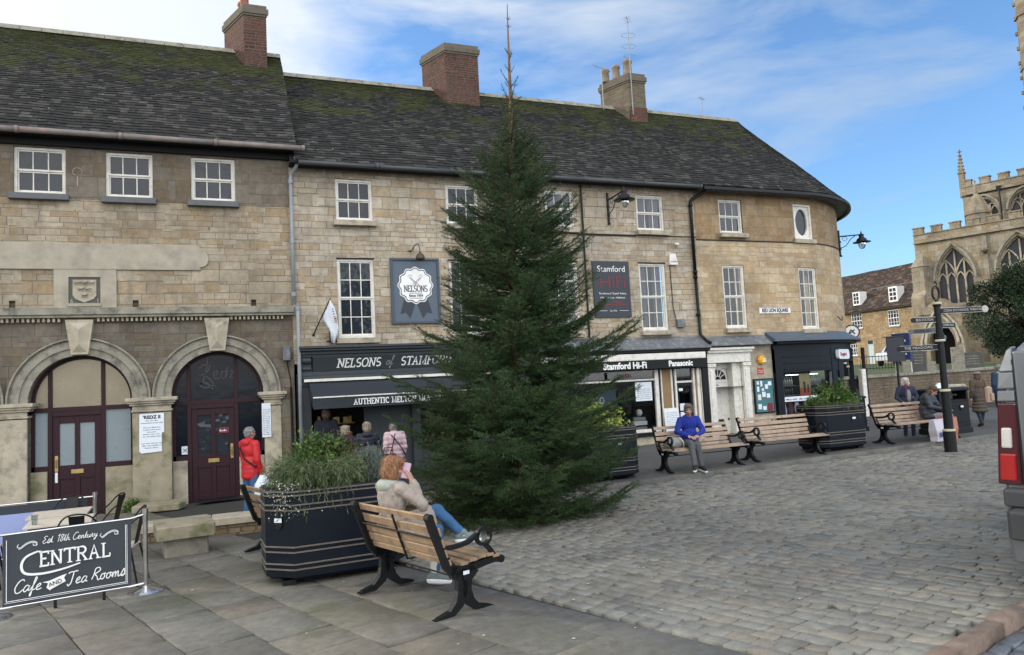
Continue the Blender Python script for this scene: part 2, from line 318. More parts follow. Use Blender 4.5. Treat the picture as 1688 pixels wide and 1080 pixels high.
# stroke alphabets: polylines on a unit grid (cap height 1)
def _arc(cx, cy, rx, ry, a0, a1, n=12): return [(cx + rx * math.cos(R(a0 + (a1 - a0) * i / n)), cy + ry * math.sin(R(a0 + (a1 - a0) * i / n))) for i in range(n + 1)]
SLAB = {'C': (.72, [_arc(.4, .5, .36, .5, 50, 310)], [(.63, .88, 'v')]), 'E': (.62, [[(.12, 0), (.12, 1)], [(0, 1), (.58, 1), (.58, .82)], [(0, 0), (.58, 0), (.58, .2)], [(.12, .52), (.45, .52)]], []),
 'N': (.82, [[(.12, 0), (.12, 1)], [(.12, 1), (.68, 0)], [(.68, 0), (.68, 1)]], [(.12, 0), (.08, 1), (.68, 1)]), 'T': (.72, [[(.36, 0), (.36, 1)], [(0, .84), (0, 1), (.72, 1), (.72, .84)]], [(.36, 0)]),
 'R': (.74, [[(.12, 0), (.12, 1), (.4, 1)] + _arc(.4, .76, .22, .24, 90, -90) + [(.12, .52)], [(.36, .52), (.66, 0)]], [(.12, 0), (.66, 0), (.06, 1)]), 'A': (.8, [[(.08, 0), (.36, 1), (.64, 0)], [(.2, .38), (.53, .38)]], [(.08, 0), (.66, 0)]),
 'L': (.62, [[(.12, 0), (.12, 1)], [(0, 0), (.56, 0), (.56, .24)]], [(.12, 1)]), 'S': (.62, [_arc(.3, .74, .25, .26, 40, 270) + _arc(.3, .25, .26, .25, 90, -140)], []), 'O': (.82, [_arc(.4, .5, .36, .5, 0, 360, 20)], []),
 'M': (.98, [[(.12, 0), (.12, 1), (.47, .1), (.82, 1), (.82, 0)]], [(.12, 0), (.82, 0), (.08, 1), (.86, 1)]), 'F': (.6, [[(.12, 0), (.12, 1)], [(0, 1), (.56, 1), (.56, .82)], [(.12, .52), (.44, .52)]], [(.12, 0)]),
 'D': (.78, [[(.12, 0), (.12, 1), (.3, 1)] + _arc(.3, .5, .38, .5, 90, -90) + [(.12, 0)]], [(.06, 0), (.06, 1)]), 'U': (.8, [[(.12, 1), (.12, .35)] + _arc(.39, .33, .27, .33, 180, 360) + [(.66, 1)]], [(.12, 1), (.66, 1)]),
 'H': (.82, [[(.12, 0), (.12, 1)], [(.68, 0), (.68, 1)], [(.12, .52), (.68, .52)]], [(.12, 0), (.12, 1), (.68, 0), (.68, 1)]), 'I': (.34, [[(.14, 0), (.14, 1)]], [(.14, 0), (.14, 1)]),
 'B': (.7, [[(.12, 0), (.12, 1), (.35, 1)] + _arc(.35, .77, .2, .23, 90, -90) + [(.12, .54)], [(.35, .54)] + _arc(.36, .27, .25, .27, 90, -90) + [(.12, 0)]], [(.06, 0), (.06, 1)]), 'Y': (.74, [[(.05, 1), (.36, .5), (.67, 1)], [(.36, .5), (.36, 0)]], [(.05, 1), (.67, 1), (.36, 0)]),
 'P': (.68, [[(.12, 0), (.12, 1), (.4, 1)] + _arc(.38, .75, .22, .25, 90, -90) + [(.12, .5)]], [(.12, 0), (.06, 1)]), 'K': (.76, [[(.12, 0), (.12, 1)], [(.6, 1), (.14, .48), (.64, 0)]], [(.12, 0), (.12, 1), (.6, 1), (.64, 0)]), 'W': (1.05, [[(.05, 1), (.27, 0), (.5, .95), (.73, 0), (.95, 1)]], [(.05, 1), (.95, 1)]),
 ' ': (.4, [], [])}
SCR = {'C': (.6, [(.62, .84), (.5, 1), (.25, .85), (.06, .4), (.15, .02), (.4, 0), (.6, .2)]), 'a': (.52, [(.42, .42), (.22, .48), (.06, .2), (.16, 0), (.36, .2), (.44, .46), (.38, .1), (.52, .06)]), 'f': (.36, [(0, .08), (.2, .5), (.34, .95), (.24, 1), (.16, .4), (.1, -.35), (.02, -.3), (.14, .02), (.36, .1)]),
 'e': (.42, [(0, .14), (.3, .34), (.26, .5), (.08, .32), (.12, .02), (.42, .1)]), 'T': (.62, [(0, .86), (.1, .98), (.7, 1), (.42, 1), (.34, .5), (.28, .1), (.1, -.1), (.02, .06)]), 'R': (.66, [(.02, .1), (.16, .55), (.22, .95), (.5, 1), (.58, .75), (.24, .5), (.4, .3), (.52, 0), (.68, .08)]),
 'o': (.46, [(.3, .46), (.1, .38), (.06, .1), (.22, 0), (.36, .2), (.3, .46), (.46, .4)]), 'm': (.72, [(0, .1), (.08, .44), (.1, 0), (.14, .3), (.28, .46), (.32, 0), (.36, .3), (.5, .46), (.54, .04), (.72, .1)]), 's': (.4, [(0, .08), (.24, .6), (.32, .2), (.2, 0), (.06, .08), (.4, .12)]),
 'E': (.55, [(.5, .9), (.3, 1), (.12, .8), (.3, .55), (.04, .3), (.16, 0), (.5, .14)]), 't': (.3, [(0, .1), (.18, .9), (.12, .1), (.3, .08)]), '.': (.25, [(.05, .02), (.08, .04), (.05, .05)]), '1': (.32, [(.02, .8), (.2, 1), (.14, .5), (.1, 0)]), '8': (.46, [(.36, .9), (.14, .95), (.12, .66), (.34, .35), (.2, 0), (.02, .2), (.2, .5), (.38, .8), (.34, .95)]),
 'h': (.5, [(0, .1), (.2, .95), (.1, .6), (.06, 0), (.16, .38), (.3, .42), (.34, .05), (.5, .1)]), 'n': (.5, [(0, .1), (.08, .44), (.1, 0), (.16, .34), (.32, .44), (.34, .04), (.5, .1)]), 'u': (.5, [(0, .3), (.08, .44), (.1, .04), (.3, .1), (.38, .44), (.36, .04), (.5, .1)]), 'r': (.38, [(0, .1), (.12, .5), (.2, .4), (.18, .06), (.38, .12)]),
 'y': (.48, [(0, .3), (.08, .44), (.12, .08), (.3, .2), (.38, .46), (.28, -.2), (.1, -.4), (.1, -.2), (.48, .12)]), ' ': (.3, None)}
def strokes(b, s, x, z, h, wd, y, alpha='slab', shear=0., sp=.12, sx=1.):
    for ch in s:
        if alpha == 'slab':
            W, ps, ser = SLAB[ch]
            for p in ps:
                b.ribbon([(x + (px_ + pz * shear) * h * sx, z + pz * h) for px_, pz in p], wd, y - .004, y)
            for q in ser:
                X, Z = x + (q[0] + q[1] * shear) * h * sx, z + q[1] * h
                if len(q) > 2: b.box(X - wd * .3, X + wd * .3, y - .0045, y, Z - h * .16, Z + h * .04)
                else: b.box(X - wd * 1.25, X + wd * 1.25, y - .0045, y, Z - wd * .28, Z + wd * .28)
        else:
            W, p = SCR[ch]
            if p:
                c = curve3([(a + q_ * .18, q_, 0) for a, q_ in p], 5); b.ribbon([(x + c_[0] * h * sx, z + c_[1] * h) for c_ in c], wd, y - .004, y)
        x += (W + (sp if alpha == 'slab' else 0.)) * h * sx
    return x
def swidth(s, h, alpha='slab', sp=.12, sx=1.): return sum(((SLAB[c][0] + sp) if alpha == 'slab' else SCR[c][0]) * h * sx for c in s)
def scribble(b, x0, x1, z, h, y, rnd):                 # a line of small illegible print
    x = x0
    while x < x1 - h:
        wl_ = min(h * rnd.uniform(2, 6), x1 - x); k = x
        while k < x + wl_:
            b.box(k, k + h * .38, y - .002, y, z, z + h * rnd.choice((.5, .55, .9))); k += h * .62
        x += wl_ + h * .8
# ------------------------------------------------------------------ ground
rg = random.Random(5)
def flagmat(name, ca, cb, dirt, isl=.22, moss=None, rough=.8, wet=0.):
    m, nt, b = newmat(name); q = NT(nt); v = q.obj(); g = q.n('ShaderNodeNewGeometry').outputs['Random Per Island']
    cc = q.n('ShaderNodeValToRGB', {'Fac': g}); e = cc.color_ramp.elements; e[0].color = (*ca, 1); e[1].color = (*cb, 1)
    x = e.new(.3); x.color = (*[(a + c) / 2 * 1.12 for a, c in zip(ca, cb)], 1); x = e.new(.72); x.color = (*[a * t for a, t in zip(ca, (1.08, 1.0, .93))], 1)
    c = q.mix(1., cc.outputs[0], q.ramp(q.noise(v, 9, 10, .78), .3, .72, (.62, .62, .62), (1.3, 1.28, 1.24)), 'MULTIPLY')
    c = q.mix(.75, c, q.ramp(q.noise(v, .45, 6, .6), .36, .66, (.66, .66, .68), (1.12, 1.12, 1.08)), 'MULTIPLY')
    c = q.mix(q.ramp(q.noise(v, 1.6, 8, .7), .56, .74), c, dirt)
    if moss: c = q.mix(q.math('MULTIPLY', q.ramp(q.noise(v, .8, 8, .75), .50, .66), .8), c, moss)
    q.set(b.inputs['Base Color'], c); b.inputs['Specular IOR Level'].default_value = .4
    q.set(b.inputs['Roughness'], q.math('MULTIPLY_ADD', q.noise(v, .6, 4), -.55 if wet else -.25, rough + (.25 if wet else .12)))
    q.set(b.inputs['Normal'], q.n('ShaderNodeBump', {'Height': q.noise(v, 30, 6, .7), 'Strength': .35, 'Distance': .008})); return m
MAT['flag'] = flagmat('sandstone_flags', (.172, .165, .142), (.148, .144, .128), (.10, .094, .078), moss=(.098, .102, .058))
MAT['flagstrip'] = flagmat('edging_flags', (.125, .124, .115), (.105, .105, .10), (.07, .068, .062))
MAT['cobble'] = flagmat('stone_setts', (.240, .238, .214), (.155, .157, .145), (.135, .127, .106), moss=None)
MAT['kerbpink'] = flagmat('pinkish_kerb', (.20, .15, .125), (.165, .13, .11), (.08, .07, .06))
MAT['kerb'] = flagmat('grey_kerb', (.15, .15, .14), (.12, .12, .115), (.07, .07, .065))
MAT['wet'] = flagmat('wet_setts', (.15, .18, .22), (.10, .125, .155), (.045, .05, .055), rough=.25, wet=1)
MAT['asphalt'] = mk('dark_joint_grit', (.034, .033, .028), .95, var=.5, sc=30, bump=.5, bsc=200)
MAT['pave'] = flagmat('worn_asphalt', (.10, .104, .104), (.09, .094, .094), (.07, .07, .066))
def sheet(name, xs, ys, zf, mat, keep=None):
    V, F = [], []; nx = len(xs)
    for y in ys:
        for x in xs: V.append((x, y, zf(x, y)))
    for j in range(len(ys) - 1):
        for i in range(nx - 1):
            if keep and not keep((xs[i] + xs[i + 1]) / 2, (ys[j] + ys[j + 1]) / 2): continue
            F.append((j * nx + i, j * nx + i + 1, (j + 1) * nx + i + 1, (j + 1) * nx + i))
    o = np_mesh(name, V, F, mat, smooth=True); tag(o, kind='structure'); return o
xs = [-900, -300, -100, -40] + [-20 + i * .5 for i in range(0, 121)] + [60, 100, 300, 900]; ys = [-900, -200, -60, -20] + [-10 + i * .5 for i in range(0, 72)] + [30, 40, 60, 100, 300, 900]
sheet('ground', xs, ys, lambda x, y: G(x, y) - (.035 if x * -math.sin(R(15.6)) + y * math.cos(R(15.6)) > 2.5 or x > 31 or x < -1 else .17), MAT['asphalt'])
EA = R(-71.3); ea = (math.cos(EA), math.sin(EA)); na = (-ea[1], ea[0])
KA = R(15.6); ka = (math.cos(KA), math.sin(KA)); ma_ = (-ka[1], ka[0])
def nn(x, y): return x * na[0] + y * na[1]
def mm(x, y): return x * ma_[0] + y * ma_[1]
def pavers(name, ang, n0, widths, s0, s1, lens, dom, mat, clamp=None, gap=.006, jit=.004, hj=.003, tilt=.004, ch=.008, top=.0, depth=.05, kind='structure', seed=1):
    rnd = random.Random(seed); e = (math.cos(ang), math.sin(ang)); n_ = (-e[1], e[0]); V, F = [], []; nv = n0
    for wdt in widths:
        s = s0 + rnd.uniform(0, lens[1])
        while s < s1:
            L = rnd.uniform(*lens); cx, cy = e[0] * (s + L / 2) + n_[0] * (nv + wdt / 2), e[1] * (s + L / 2) + n_[1] * (nv + wdt / 2)
            if dom(cx, cy):
                dz = rnd.gauss(0, hj); tx, ty = rnd.gauss(0, tilt), rnd.gauss(0, tilt); T, Bt, C2 = [], [], []
                for a, c in ((0, 0), (1, 0), (1, 1), (0, 1)):
                    ss = s + (gap if a == 0 else L - gap) + rnd.uniform(-jit, jit); vv = nv + (gap if c == 0 else wdt - gap) + rnd.uniform(-jit, jit)
                    x, y = e[0] * ss + n_[0] * vv, e[1] * ss + n_[1] * vv; z = G(x, y) + top + dz + tx * (a - .5) * 2 + ty * (c - .5) * 2
                    if clamp: x, y = clamp(x, y)
                    si = ss + (ch if a == 0 else -ch); vi = vv + (ch if c == 0 else -ch)
                    tp = (e[0] * si + n_[0] * vi, e[1] * si + n_[1] * vi); tp = clamp(*tp) if clamp else tp; T.append((*tp, z)); C2.append((x, y, z - ch * .7)); Bt.append((x, y, z - depth))
                b = len(V); V += T + C2 + Bt; F.append((b, b + 1, b + 2, b + 3))
                for k in range(4):
                    j = (k + 1) % 4; F += [(b + 4 + k, b + 4 + j, b + j, b + k), (b + 8 + k, b + 8 + j, b + 4 + j, b + 4 + k)]
            s += L
        nv += wdt
    o = np_mesh(name, V, F, mat); tag(o, kind=kind); return o
back = lambda x, y: y > 12.06 and x > 4.6
# flags on the left, rows running away from us
fd = lambda x, y: nn(x, y) < 4.09 and -13 < x and 1.5 < y < 18.5 and not back(x, y)
rows = [(.58 + .05 * rg.uniform(-1, 1)) for _ in range(34)]
# rows are counted from the edge: put the first joints where they belong
rows = [.623, .59, .575, .55, .57] + rows
# direction reversed so that the row coordinate grows to the left
pavers('paving_flags', EA + math.pi, -4.08, rows, -8, 22, (.55, 1.0), fd, MAT['flag'], gap=.0085, jit=.004, hj=.004, tilt=.003, ch=.004, seed=3)
pavers('edging_flags', EA, 4.08, [.32], -18, 4, (.9, 1.5), lambda x, y: 2 < y < 12.0, MAT['flagstrip'], gap=.003, jit=.001, hj=.002, tilt=.002, ch=.005, seed=4)
cd = lambda x, y: nn(x, y) > 4.41 and mm(x, y) > 2.29 and y < 12.03 and x < 27
rw = []; t_ = 4.40
while t_ < 32: rw.append(rg.uniform(.115, .16)); t_ += rw[-1]
def kclamp(x, y):
    k = 2.315 - mm(x, y); return (x + ma_[0] * k, y + ma_[1] * k) if k > 0 else (x, y)
pavers('cobbled_square', EA - R(1.0), 4.40, rw, -20, 8, (.13, .30), cd, MAT['cobble'], clamp=kclamp, gap=.0052, jit=.0045, hj=.004, tilt=.0028, ch=.0024, seed=8)
pavers('kerb_stones', KA, 2.205, [.145], 2.2, 16, (.5, .85), lambda x, y: x > 3.4, MAT['kerbpink'], gap=.007, jit=.006, hj=.006, tilt=.006, ch=.014, top=.012, depth=.16, seed=9)
# lower road beyond the kerb
sheet('road', [2 + i * .5 for i in range(60)], [-4 + i * .5 for i in range(34)], lambda x, y: G(x, y) - .115, MAT['asphalt'], keep=lambda x, y: mm(x, y) < 2.0)
pavers('road_setts', KA, 1.0 - .1, [.2] * 6 + [.11], 2, 14, (.18, .42), lambda x, y: True, MAT['wet'], gap=.005, jit=.006, hj=.003, tilt=.004, ch=.008, top=-.085, depth=.05, seed=10)
# pavement in front of the shops with its kerb
sheet('shop_pavement', [4.6 + i * .7 for i in range(31)], [12.19 + i * .45 for i in range(16)], lambda x, y: G(x, y) + .075, MAT['pave'])
pavers('pavement_kerb', 0., 12.06, [.14], 4.6, 27, (.7, 1.1), lambda x, y: x > 4.6, MAT['kerb'], gap=.003, jit=.002, hj=.002, tilt=.001, ch=.012, top=.08, depth=.14, seed=11)
MAT['litter'] = mk('pale_litter', (.55, .52, .45), .9)
b = MB(); rl = random.Random(77)                       # gum spots, leaves and scraps lying about
for i in range(240):
    x, y = rl.uniform(-3, 15), rl.uniform(4.4, 12)
    if mm(x, y) < 2.4: continue
    s_ = rl.uniform(.006, .017); a = rl.uniform(0, 3.14); z = G(x, y) + .006 + (.0 if nn(x, y) < 4 else .004)
    b.poly([(x + s_ * rl.uniform(.6, 1.3) * math.cos(a + k * 1.256), y + s_ * rl.uniform(.6, 1.3) * math.sin(a + k * 1.256), z) for k in range(5)])
tag(b.build('scattered_litter', MAT['litter']), 'tiny pale leaves and scraps scattered over the setts', 'litter', kind='stuff')

# ------------------------------------------------------------------ windows shared by the buildings (frame lies in local x-z, looks to -y)
def sash(parent, u0, u1, v0, v1, y, cols, rows, mats=('white', 'glass'), sill='dressed_grey', curtain=None, meet=None, name='window', sillw=.08, T=None, room=True):
    b = MB(); b.T = T; f = .055; g = .045
    b.box(u0, u0 + f, y - .01, y + .09, v0, v1); b.box(u1 - f, u1, y - .01, y + .09, v0, v1); b.box(u0 + f, u1 - f, y - .01, y + .09, v1 - f, v1); b.box(u0 + f, u1 - f, y - .012, y + .09, v0, v0 + .075)
    w_ = b.build(name, MAT[mats[0]], parent)
    a0, a1, c0, c1 = u0 + f, u1 - f, v0 + .075, v1 - f; mid = c0 + (c1 - c0) * (meet or .5)
    b = MB(); b.T = T
    for (z0, z1, yy) in ((mid, c1, y + .02), (c0, mid, y + .05)):
        b.box(a0, a0 + .03, yy, yy + .035, z0, z1); b.box(a1 - .03, a1, yy, yy + .035, z0, z1); b.box(a0 + .03, a1 - .03, yy, yy + .035, z1 - .035, z1); b.box(a0 + .03, a1 - .03, yy, yy + .035, z0, z0 + .04)
        nr = rows // 2
        for k in range(1, cols): x = a0 + (a1 - a0) * k / cols; b.box(x - .011, x + .011, yy + .004, yy + .03, z0 + .03, z1 - .03)
        for k in range(1, nr): z = z0 + (z1 - z0) * k / nr; b.box(a0 + .02, a1 - .02, yy + .006, yy + .028, z - .011, z + .011)
    b.build('sash_bars', MAT[mats[0]], w_)
    b = MB(); b.T = T; rp_ = random.Random(int(u0 * 97 + v0 * 31)); tt = .0045 if not curtain else .0           # old glass: no two panes lie quite flat
    for (z0, z1, yy) in ((mid, c1, y + .04), (c0, mid, y + .07)):
        nr = max(1, rows // 2)
        for i in range(cols):
            for j in range(nr):
                xa, xb, za_, zb_ = a0 + (a1 - a0) * i / cols, a0 + (a1 - a0) * (i + 1) / cols, z0 + (z1 - z0) * j / nr, z0 + (z1 - z0) * (j + 1) / nr; r1, r2 = rp_.uniform(-tt, tt), rp_.uniform(-tt, tt)
                b.poly([(xa, yy - r1 - r2, za_), (xb, yy + r1 - r2, za_), (xb, yy + r1 + r2, zb_), (xa, yy - r1 + r2, zb_)])
    b.build('pane', MAT[mats[1] if not curtain else 'glass_t'], w_, fix=False)
    if curtain:
        b = MB(); b.T = T; n = 40; sp_ = curtain if isinstance(curtain, float) else .0
        for (x0, x1) in (((a0, a1),) if not sp_ else ((a0, a0 + (a1 - a0) * sp_), (a1 - (a1 - a0) * sp_, a1))):
            for k in range(n):
                xa, xb = x0 + (x1 - x0) * k / n, x0 + (x1 - x0) * (k + 1) / n; ya, yb = y + .17 + .025 * math.sin(k * 1.3), y + .17 + .025 * math.sin((k + 1) * 1.3)
                b.poly([(xa, ya, c0), (xb, yb, c0), (xb, yb, c1), (xa, ya, c1)])
        b.build('curtain', MAT['curtain'], w_, fix=False)
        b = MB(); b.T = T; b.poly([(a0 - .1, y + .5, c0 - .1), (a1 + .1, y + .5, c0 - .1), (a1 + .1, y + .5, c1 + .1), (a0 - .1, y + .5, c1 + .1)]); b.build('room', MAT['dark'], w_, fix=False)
    if sill:
        b = MB(); b.T = T; b.bbox(u0 - sillw, u1 + sillw, y - .22, y + .02, v0 - .13, v0, .01); b.build('sill', MAT[sill], w_)
    return w_

# ------------------------------------------------------------------ slate roofs: every slate modelled
def slatemat(name, cols, moss, mamt, c_moss=((.034, .046, .010), (.090, .100, .024))):
    m, nt, b = newmat(name); q = NT(nt); v = q.obj(); g = q.n('ShaderNodeNewGeometry').outputs['Random Per Island']
    cc = q.n('ShaderNodeValToRGB', {'Fac': g}); e = cc.color_ramp.elements; e[0].color = (*cols[0], 1); e[1].color = (*cols[1], 1); x = e.new(.6); x.color = (*cols[2], 1); x = e.new(.97); x.color = (*[t * 1.7 for t in cols[1]], 1)
    c = q.mix(1., cc.outputs[0], q.ramp(q.noise(v, 8, 8, .7), .3, .75, (.6, .6, .6), (1.4, 1.38, 1.3)), 'MULTIPLY')
    c = q.mix(q.ramp(q.noise(v, 11, 3, .5), .71, .76), c, (.34, .34, .31))      # lichen spots
    z = q.n('ShaderNodeSeparateXYZ', {0: v}).outputs[2]
    mk_ = q.math('ADD', q.noise(v, 1.1, 9, .74), q.math('MULTIPLY', q.math('SUBTRACT', z, moss), mamt))
    f = q.ramp(mk_, .53, .60); f2 = q.ramp(q.noise(v, 26, 3, .6), .40, .62); f = q.math('MULTIPLY', f, q.math('MULTIPLY_ADD', f2, .8, .2))
    c = q.mix(f, c, q.mix(q.noise(v, 6, 3), *c_moss)); q.set(b.inputs['Base Color'], c); b.inputs['Roughness'].default_value = .92; b.inputs['Specular IOR Level'].default_value = .15
    q.set(b.inputs['Normal'], q.n('ShaderNodeBump', {'Height': q.noise(v, 26, 5, .7), 'Strength': .6, 'Distance': .015})); return m
MAT['slates'] = slatemat('stone_slates', ((.032, .032, .032), (.052, .050, .047), (.041, .040, .039)), 9.9, .085)
MAT['slatesB'] = slatemat('stone_slates_mossy', ((.029, .029, .029), (.047, .046, .043), (.037, .037, .036)), 9.7, .07)
def slates(name, parent, E, Rg, T0, T1, lenfn, mat, seed=1, h0=.215, h1=.095, smin=0., smax=1., wmul=1.):
    """E(t) eave point, Rg(t) ridge point, lenfn: metres per unit t"""
    rnd = random.Random(seed); V, F = [], []; Lr = (Rg(T0) - E(T0)).length; s = smin * Lr; 
    while s < Lr * smax:
        fr = s / Lr; h = h0 + (h1 - h0) * fr; t = T0 - rnd.uniform(0, .2)
        while t < T1:
            wd = rnd.uniform(.11, .27) * (1.15 - .45 * fr) * wmul; ta, tb = max(t, T0), min(t + wd / lenfn, T1)
            if tb - ta > 1e-4:
                lo = s - rnd.uniform(0, .02); hi = min(s + h * 1.25, Lr); th = rnd.uniform(.012, .026); P = []
                for (tt, ss, up) in ((ta, lo, th + .02), (tb, lo + rnd.uniform(-.008, .008), th + .02), (tb, hi, .006), (ta, hi, .006)):
                    e_, r_ = E(tt), Rg(tt); p = e_.lerp(r_, max(-.02, ss / Lr)); p = p + Vector((0, 0, .05 * mnoise.noise(Vector((tt * .45, ss * .6, seed))) + .018 * mnoise.noise(Vector((tt * 1.7, ss * 1.6, seed))))); d = (r_ - e_).normalized(); e2 = E(tt + .01) - E(tt - .01)
                    n_ = e2.cross(d).normalized(); n_ = n_ if n_.z > 0 else -n_
                    P.append((p + n_ * up, p + n_ * (up - .03)))
                k = len(V); V += [p[0] for p in P] + [P[0][1], P[1][1]]; F += [(k, k + 1, k + 2, k + 3), (k + 4, k + 5, k + 1, k), (k + 1, k + 5, k + 2, k + 2), (k + 4, k, k + 3, k + 3)]
            t = t + wd / lenfn
        s += h * .72
    F4 = [f for f in F if len(set(f)) == 4]; F3 = [f[:3] for f in F if len(set(f)) == 3]
    me = bpy.data.meshes.new(name); me.from_pydata([tuple(v) for v in V], [], F4 + F3); me.materials.append(mat)
    o = bpy.data.objects.new(name, me); COL.objects.link(o); o.parent = parent; return o
def chimney(parent, fx0, fx1, fy, z0, z1, depth, mats, capz=.0, sh=-.40, cap=True, pots=(), shoulder=None, name='chimney'):
    def P(x, y, z): return (x + sh * (y - fy), y, z)
    def blk(b, a, z0_, z1_):
        b.hexa([P(fx0 - a, fy - a, z0_), P(fx1 + a, fy - a, z0_), P(fx1 + a, fy + depth + a, z0_), P(fx0 - a, fy + depth + a, z0_), P(fx0 - a, fy - a, z1_), P(fx1 + a, fy - a, z1_), P(fx1 + a, fy + depth + a, z1_), P(fx0 - a, fy + depth + a, z1_)])
    b = MB(); blk(b, 0, z0, z1); c = b.build(name, MAT[mats[0]], parent)
    b = MB(); blk(b, .025, z1 - .30, z1 - .24); blk(b, .05, z1 - .24, z1 - .07); blk(b, .015, z1 - .07, z1 + .04)
    if cap: b.build('chimney_cap', MAT[mats[1]], c, bevel=.012)
    b = MB(); blk(b, .06, z0, z0 + .14); b.build('lead_flashing', MAT['dressed_grey'], c)
    for (px_, py_, r, h) in pots:
        b = MB(); b.lathe([(r * 1.05, 0), (r, .05), (r * .88, h * .75), (r * 1.08, h * .8), (r * 1.08, h * .92), (r * .9, h), (r * .7, h), (r * .7, h - .1)], P(px_, py_, z1 + .04), 14); b.build('chimney_pot', MAT[mats[2]], c, smooth=True)
    return c
MAT['brick'] = stone('red_brick', (.135, .062, .046), (.075, .045, .04), (.15, .135, .115), .225, .075, ux=1, uy=.93, sootamt=.75, mort=.008, bumpk=.6, soot=(.05, .045, .04))
MAT['brickgrey'] = stone('yellow_brick', (.19, .165, .125), (.12, .105, .08), (.15, .135, .11), .225, .075, ux=1, uy=.93, sootamt=.6, mort=.008, bumpk=.6)
MAT['pot'] = mk('buff_clay_pot', (.27, .215, .155), .85, var=.25, dirt=(.16, .13, .10), dsc=4); MAT['potred'] = mk('red_clay_pot', (.34, .12, .07), .8, var=.2)
MAT['cap'] = mk('mortar_cap', (.13, .112, .088), .95, var=.3, dirt=(.09, .085, .05), dsc=4, bump=.6, bsc=20)
def rebase(root, loc):
    for c in kids(root): c.location = Vector(c.location) - Vector(loc)
    root.location = loc
YF = 18.4
def ring(b, c, zc, r0, r1, y0, y1, a0=0, a1=180, n=28):
    for k in range(n):
        t0, t1 = R(a0 + (a1 - a0) * k / n), R(a0 + (a1 - a0) * (k + 1) / n); P = lambda r, t, y: (c + r * math.cos(t), y, zc + r * math.sin(t))
        b.poly([P(r0, t0, y0), P(r1, t0, y0), P(r1, t1, y0), P(r0, t1, y0)]); b.poly([P(r1, t0, y0), P(r1, t0, y1), P(r1, t1, y1), P(r1, t1, y0)]); b.poly([P(r0, t0, y0), P(r0, t1, y0), P(r0, t1, y1), P(r0, t0, y1)])
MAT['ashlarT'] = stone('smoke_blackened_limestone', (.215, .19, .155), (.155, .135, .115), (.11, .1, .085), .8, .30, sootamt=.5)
# ================================================================== building A: arcaded building on the left
A = thing('arcaded_building', 'sandy stone building with round arched ground floor, carved crest and three sash windows', 'building')
ZS = 1.92; BAYS = [-0.215 - 2.795 * k for k in range(4)]
b = MB(); aw = [(-4.28, -3.29, 6.5, 7.57), (-2.5, -1.54, 6.49, 7.56), (-.72, .25, 6.49, 7.56)]
vents = [(-4.36, -4.24, 3.96, 4.14), (-1.98, -1.86, 3.96, 4.14), (.55, .67, 3.96, 4.14)]
b.wall(-12, 1.5, 3.70, 6.42, YF, vents, .16)
for v_ in vents: b.poly([(v_[0], YF + .15, v_[2]), (v_[1], YF + .15, v_[2]), (v_[1], YF + .15, v_[3]), (v_[0], YF + .15, v_[3])])
b.poly([(1.5, YF, 2), (1.5, 26.4, 2), (1.5, 26.4, 7.9), (1.5, 22.2, 12.0), (1.5, YF, 7.95)])
b.build('upper_wall', MAT['ashlarA'], A)
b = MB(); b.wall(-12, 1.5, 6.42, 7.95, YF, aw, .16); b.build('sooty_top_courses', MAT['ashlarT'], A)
b = MB(); b.box(-12.1, 1.5, 26.3, 26.4, -1, 7.9); b.build('rear_wall', MAT['ashlarA'], A)
b = MB(); b.box(-12.1, -12, YF, 26.3, -1, 7.9); b.build('side_wall', MAT['ashlarA'], A)
b = MB(); Rv = .34
for c in BAYS:
    n = 30
    for k in range(n):
        t0, t1 = math.pi * k / n, math.pi * (k + 1) / n; x0, z0, x1, z1 = c + math.cos(t0), ZS + math.sin(t0), c + math.cos(t1), ZS + math.sin(t1)
        b.poly([(x0, YF, z0), (x0, YF, 3.70), (x1, YF, 3.70), (x1, YF, z1)]); b.poly([(x0, YF, z0), (x1, YF, z1), (x1, YF + Rv, z1), (x0, YF + Rv, z0)])
    for s_ in (-1, 1):
        xi, xo = c + s_ * 1.0, c + s_ * 1.3975
        if s_ == 1 and c > -1: xo = 1.5
        b.poly([(xi, YF, -.9), (xi, YF, 3.70), (xo, YF, 3.70), (xo, YF, -.9)]); b.poly([(xi, YF, -.9), (xi, YF + Rv, -.9), (xi, YF + Rv, ZS), (xi, YF, ZS)])
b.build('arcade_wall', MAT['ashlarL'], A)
for c in BAYS:
    b = MB(); ring(b, c, ZS, 1.0, 1.16, YF - .03, YF + .1); ring(b, c, ZS, 1.16, 1.31, YF - .07, YF); ring(b, c, ZS, 1.31, 1.35, YF - .05, YF); ring(b, c, ZS, 1.35, 1.385, YF - .13, YF)
    b.build('arch_moulding', MAT['dressed_grey'], A, bevel=.006)
    b = MB(); zt, zb, wt, wb = 3.69, 2.93, .27, .165
    def kp(sx_, z, y): wv = wb + (wt - wb) * (z - zb) / (zt - zb); return (c + sx_ * wv, y, z)
    b.hexa([kp(-1, zb, YF - .17), kp(1, zb, YF - .17), kp(1, zb, YF), kp(-1, zb, YF), kp(-1, zt, YF - .2), kp(1, zt, YF - .2), kp(1, zt, YF), kp(-1, zt, YF)])
    i = [b.vert(kp(s1 * .8, z, YF - .172 - (z - zb) * .04)) for s1, z in ((-1, zb + .05), (1, zb + .05), (1, zt - .06), (-1, zt - .06))]; p1 = b.vert((c, YF - .27, zb + .22)); p2 = b.vert((c, YF - .27, zt - .22))
    for f in ((i[0], i[1], p1), (i[1], i[2], p2, p1), (i[2], i[3], p2), (i[3], i[0], p1, p2)): b.face(f)
    b.build('keystone', MAT['dressed'], A)
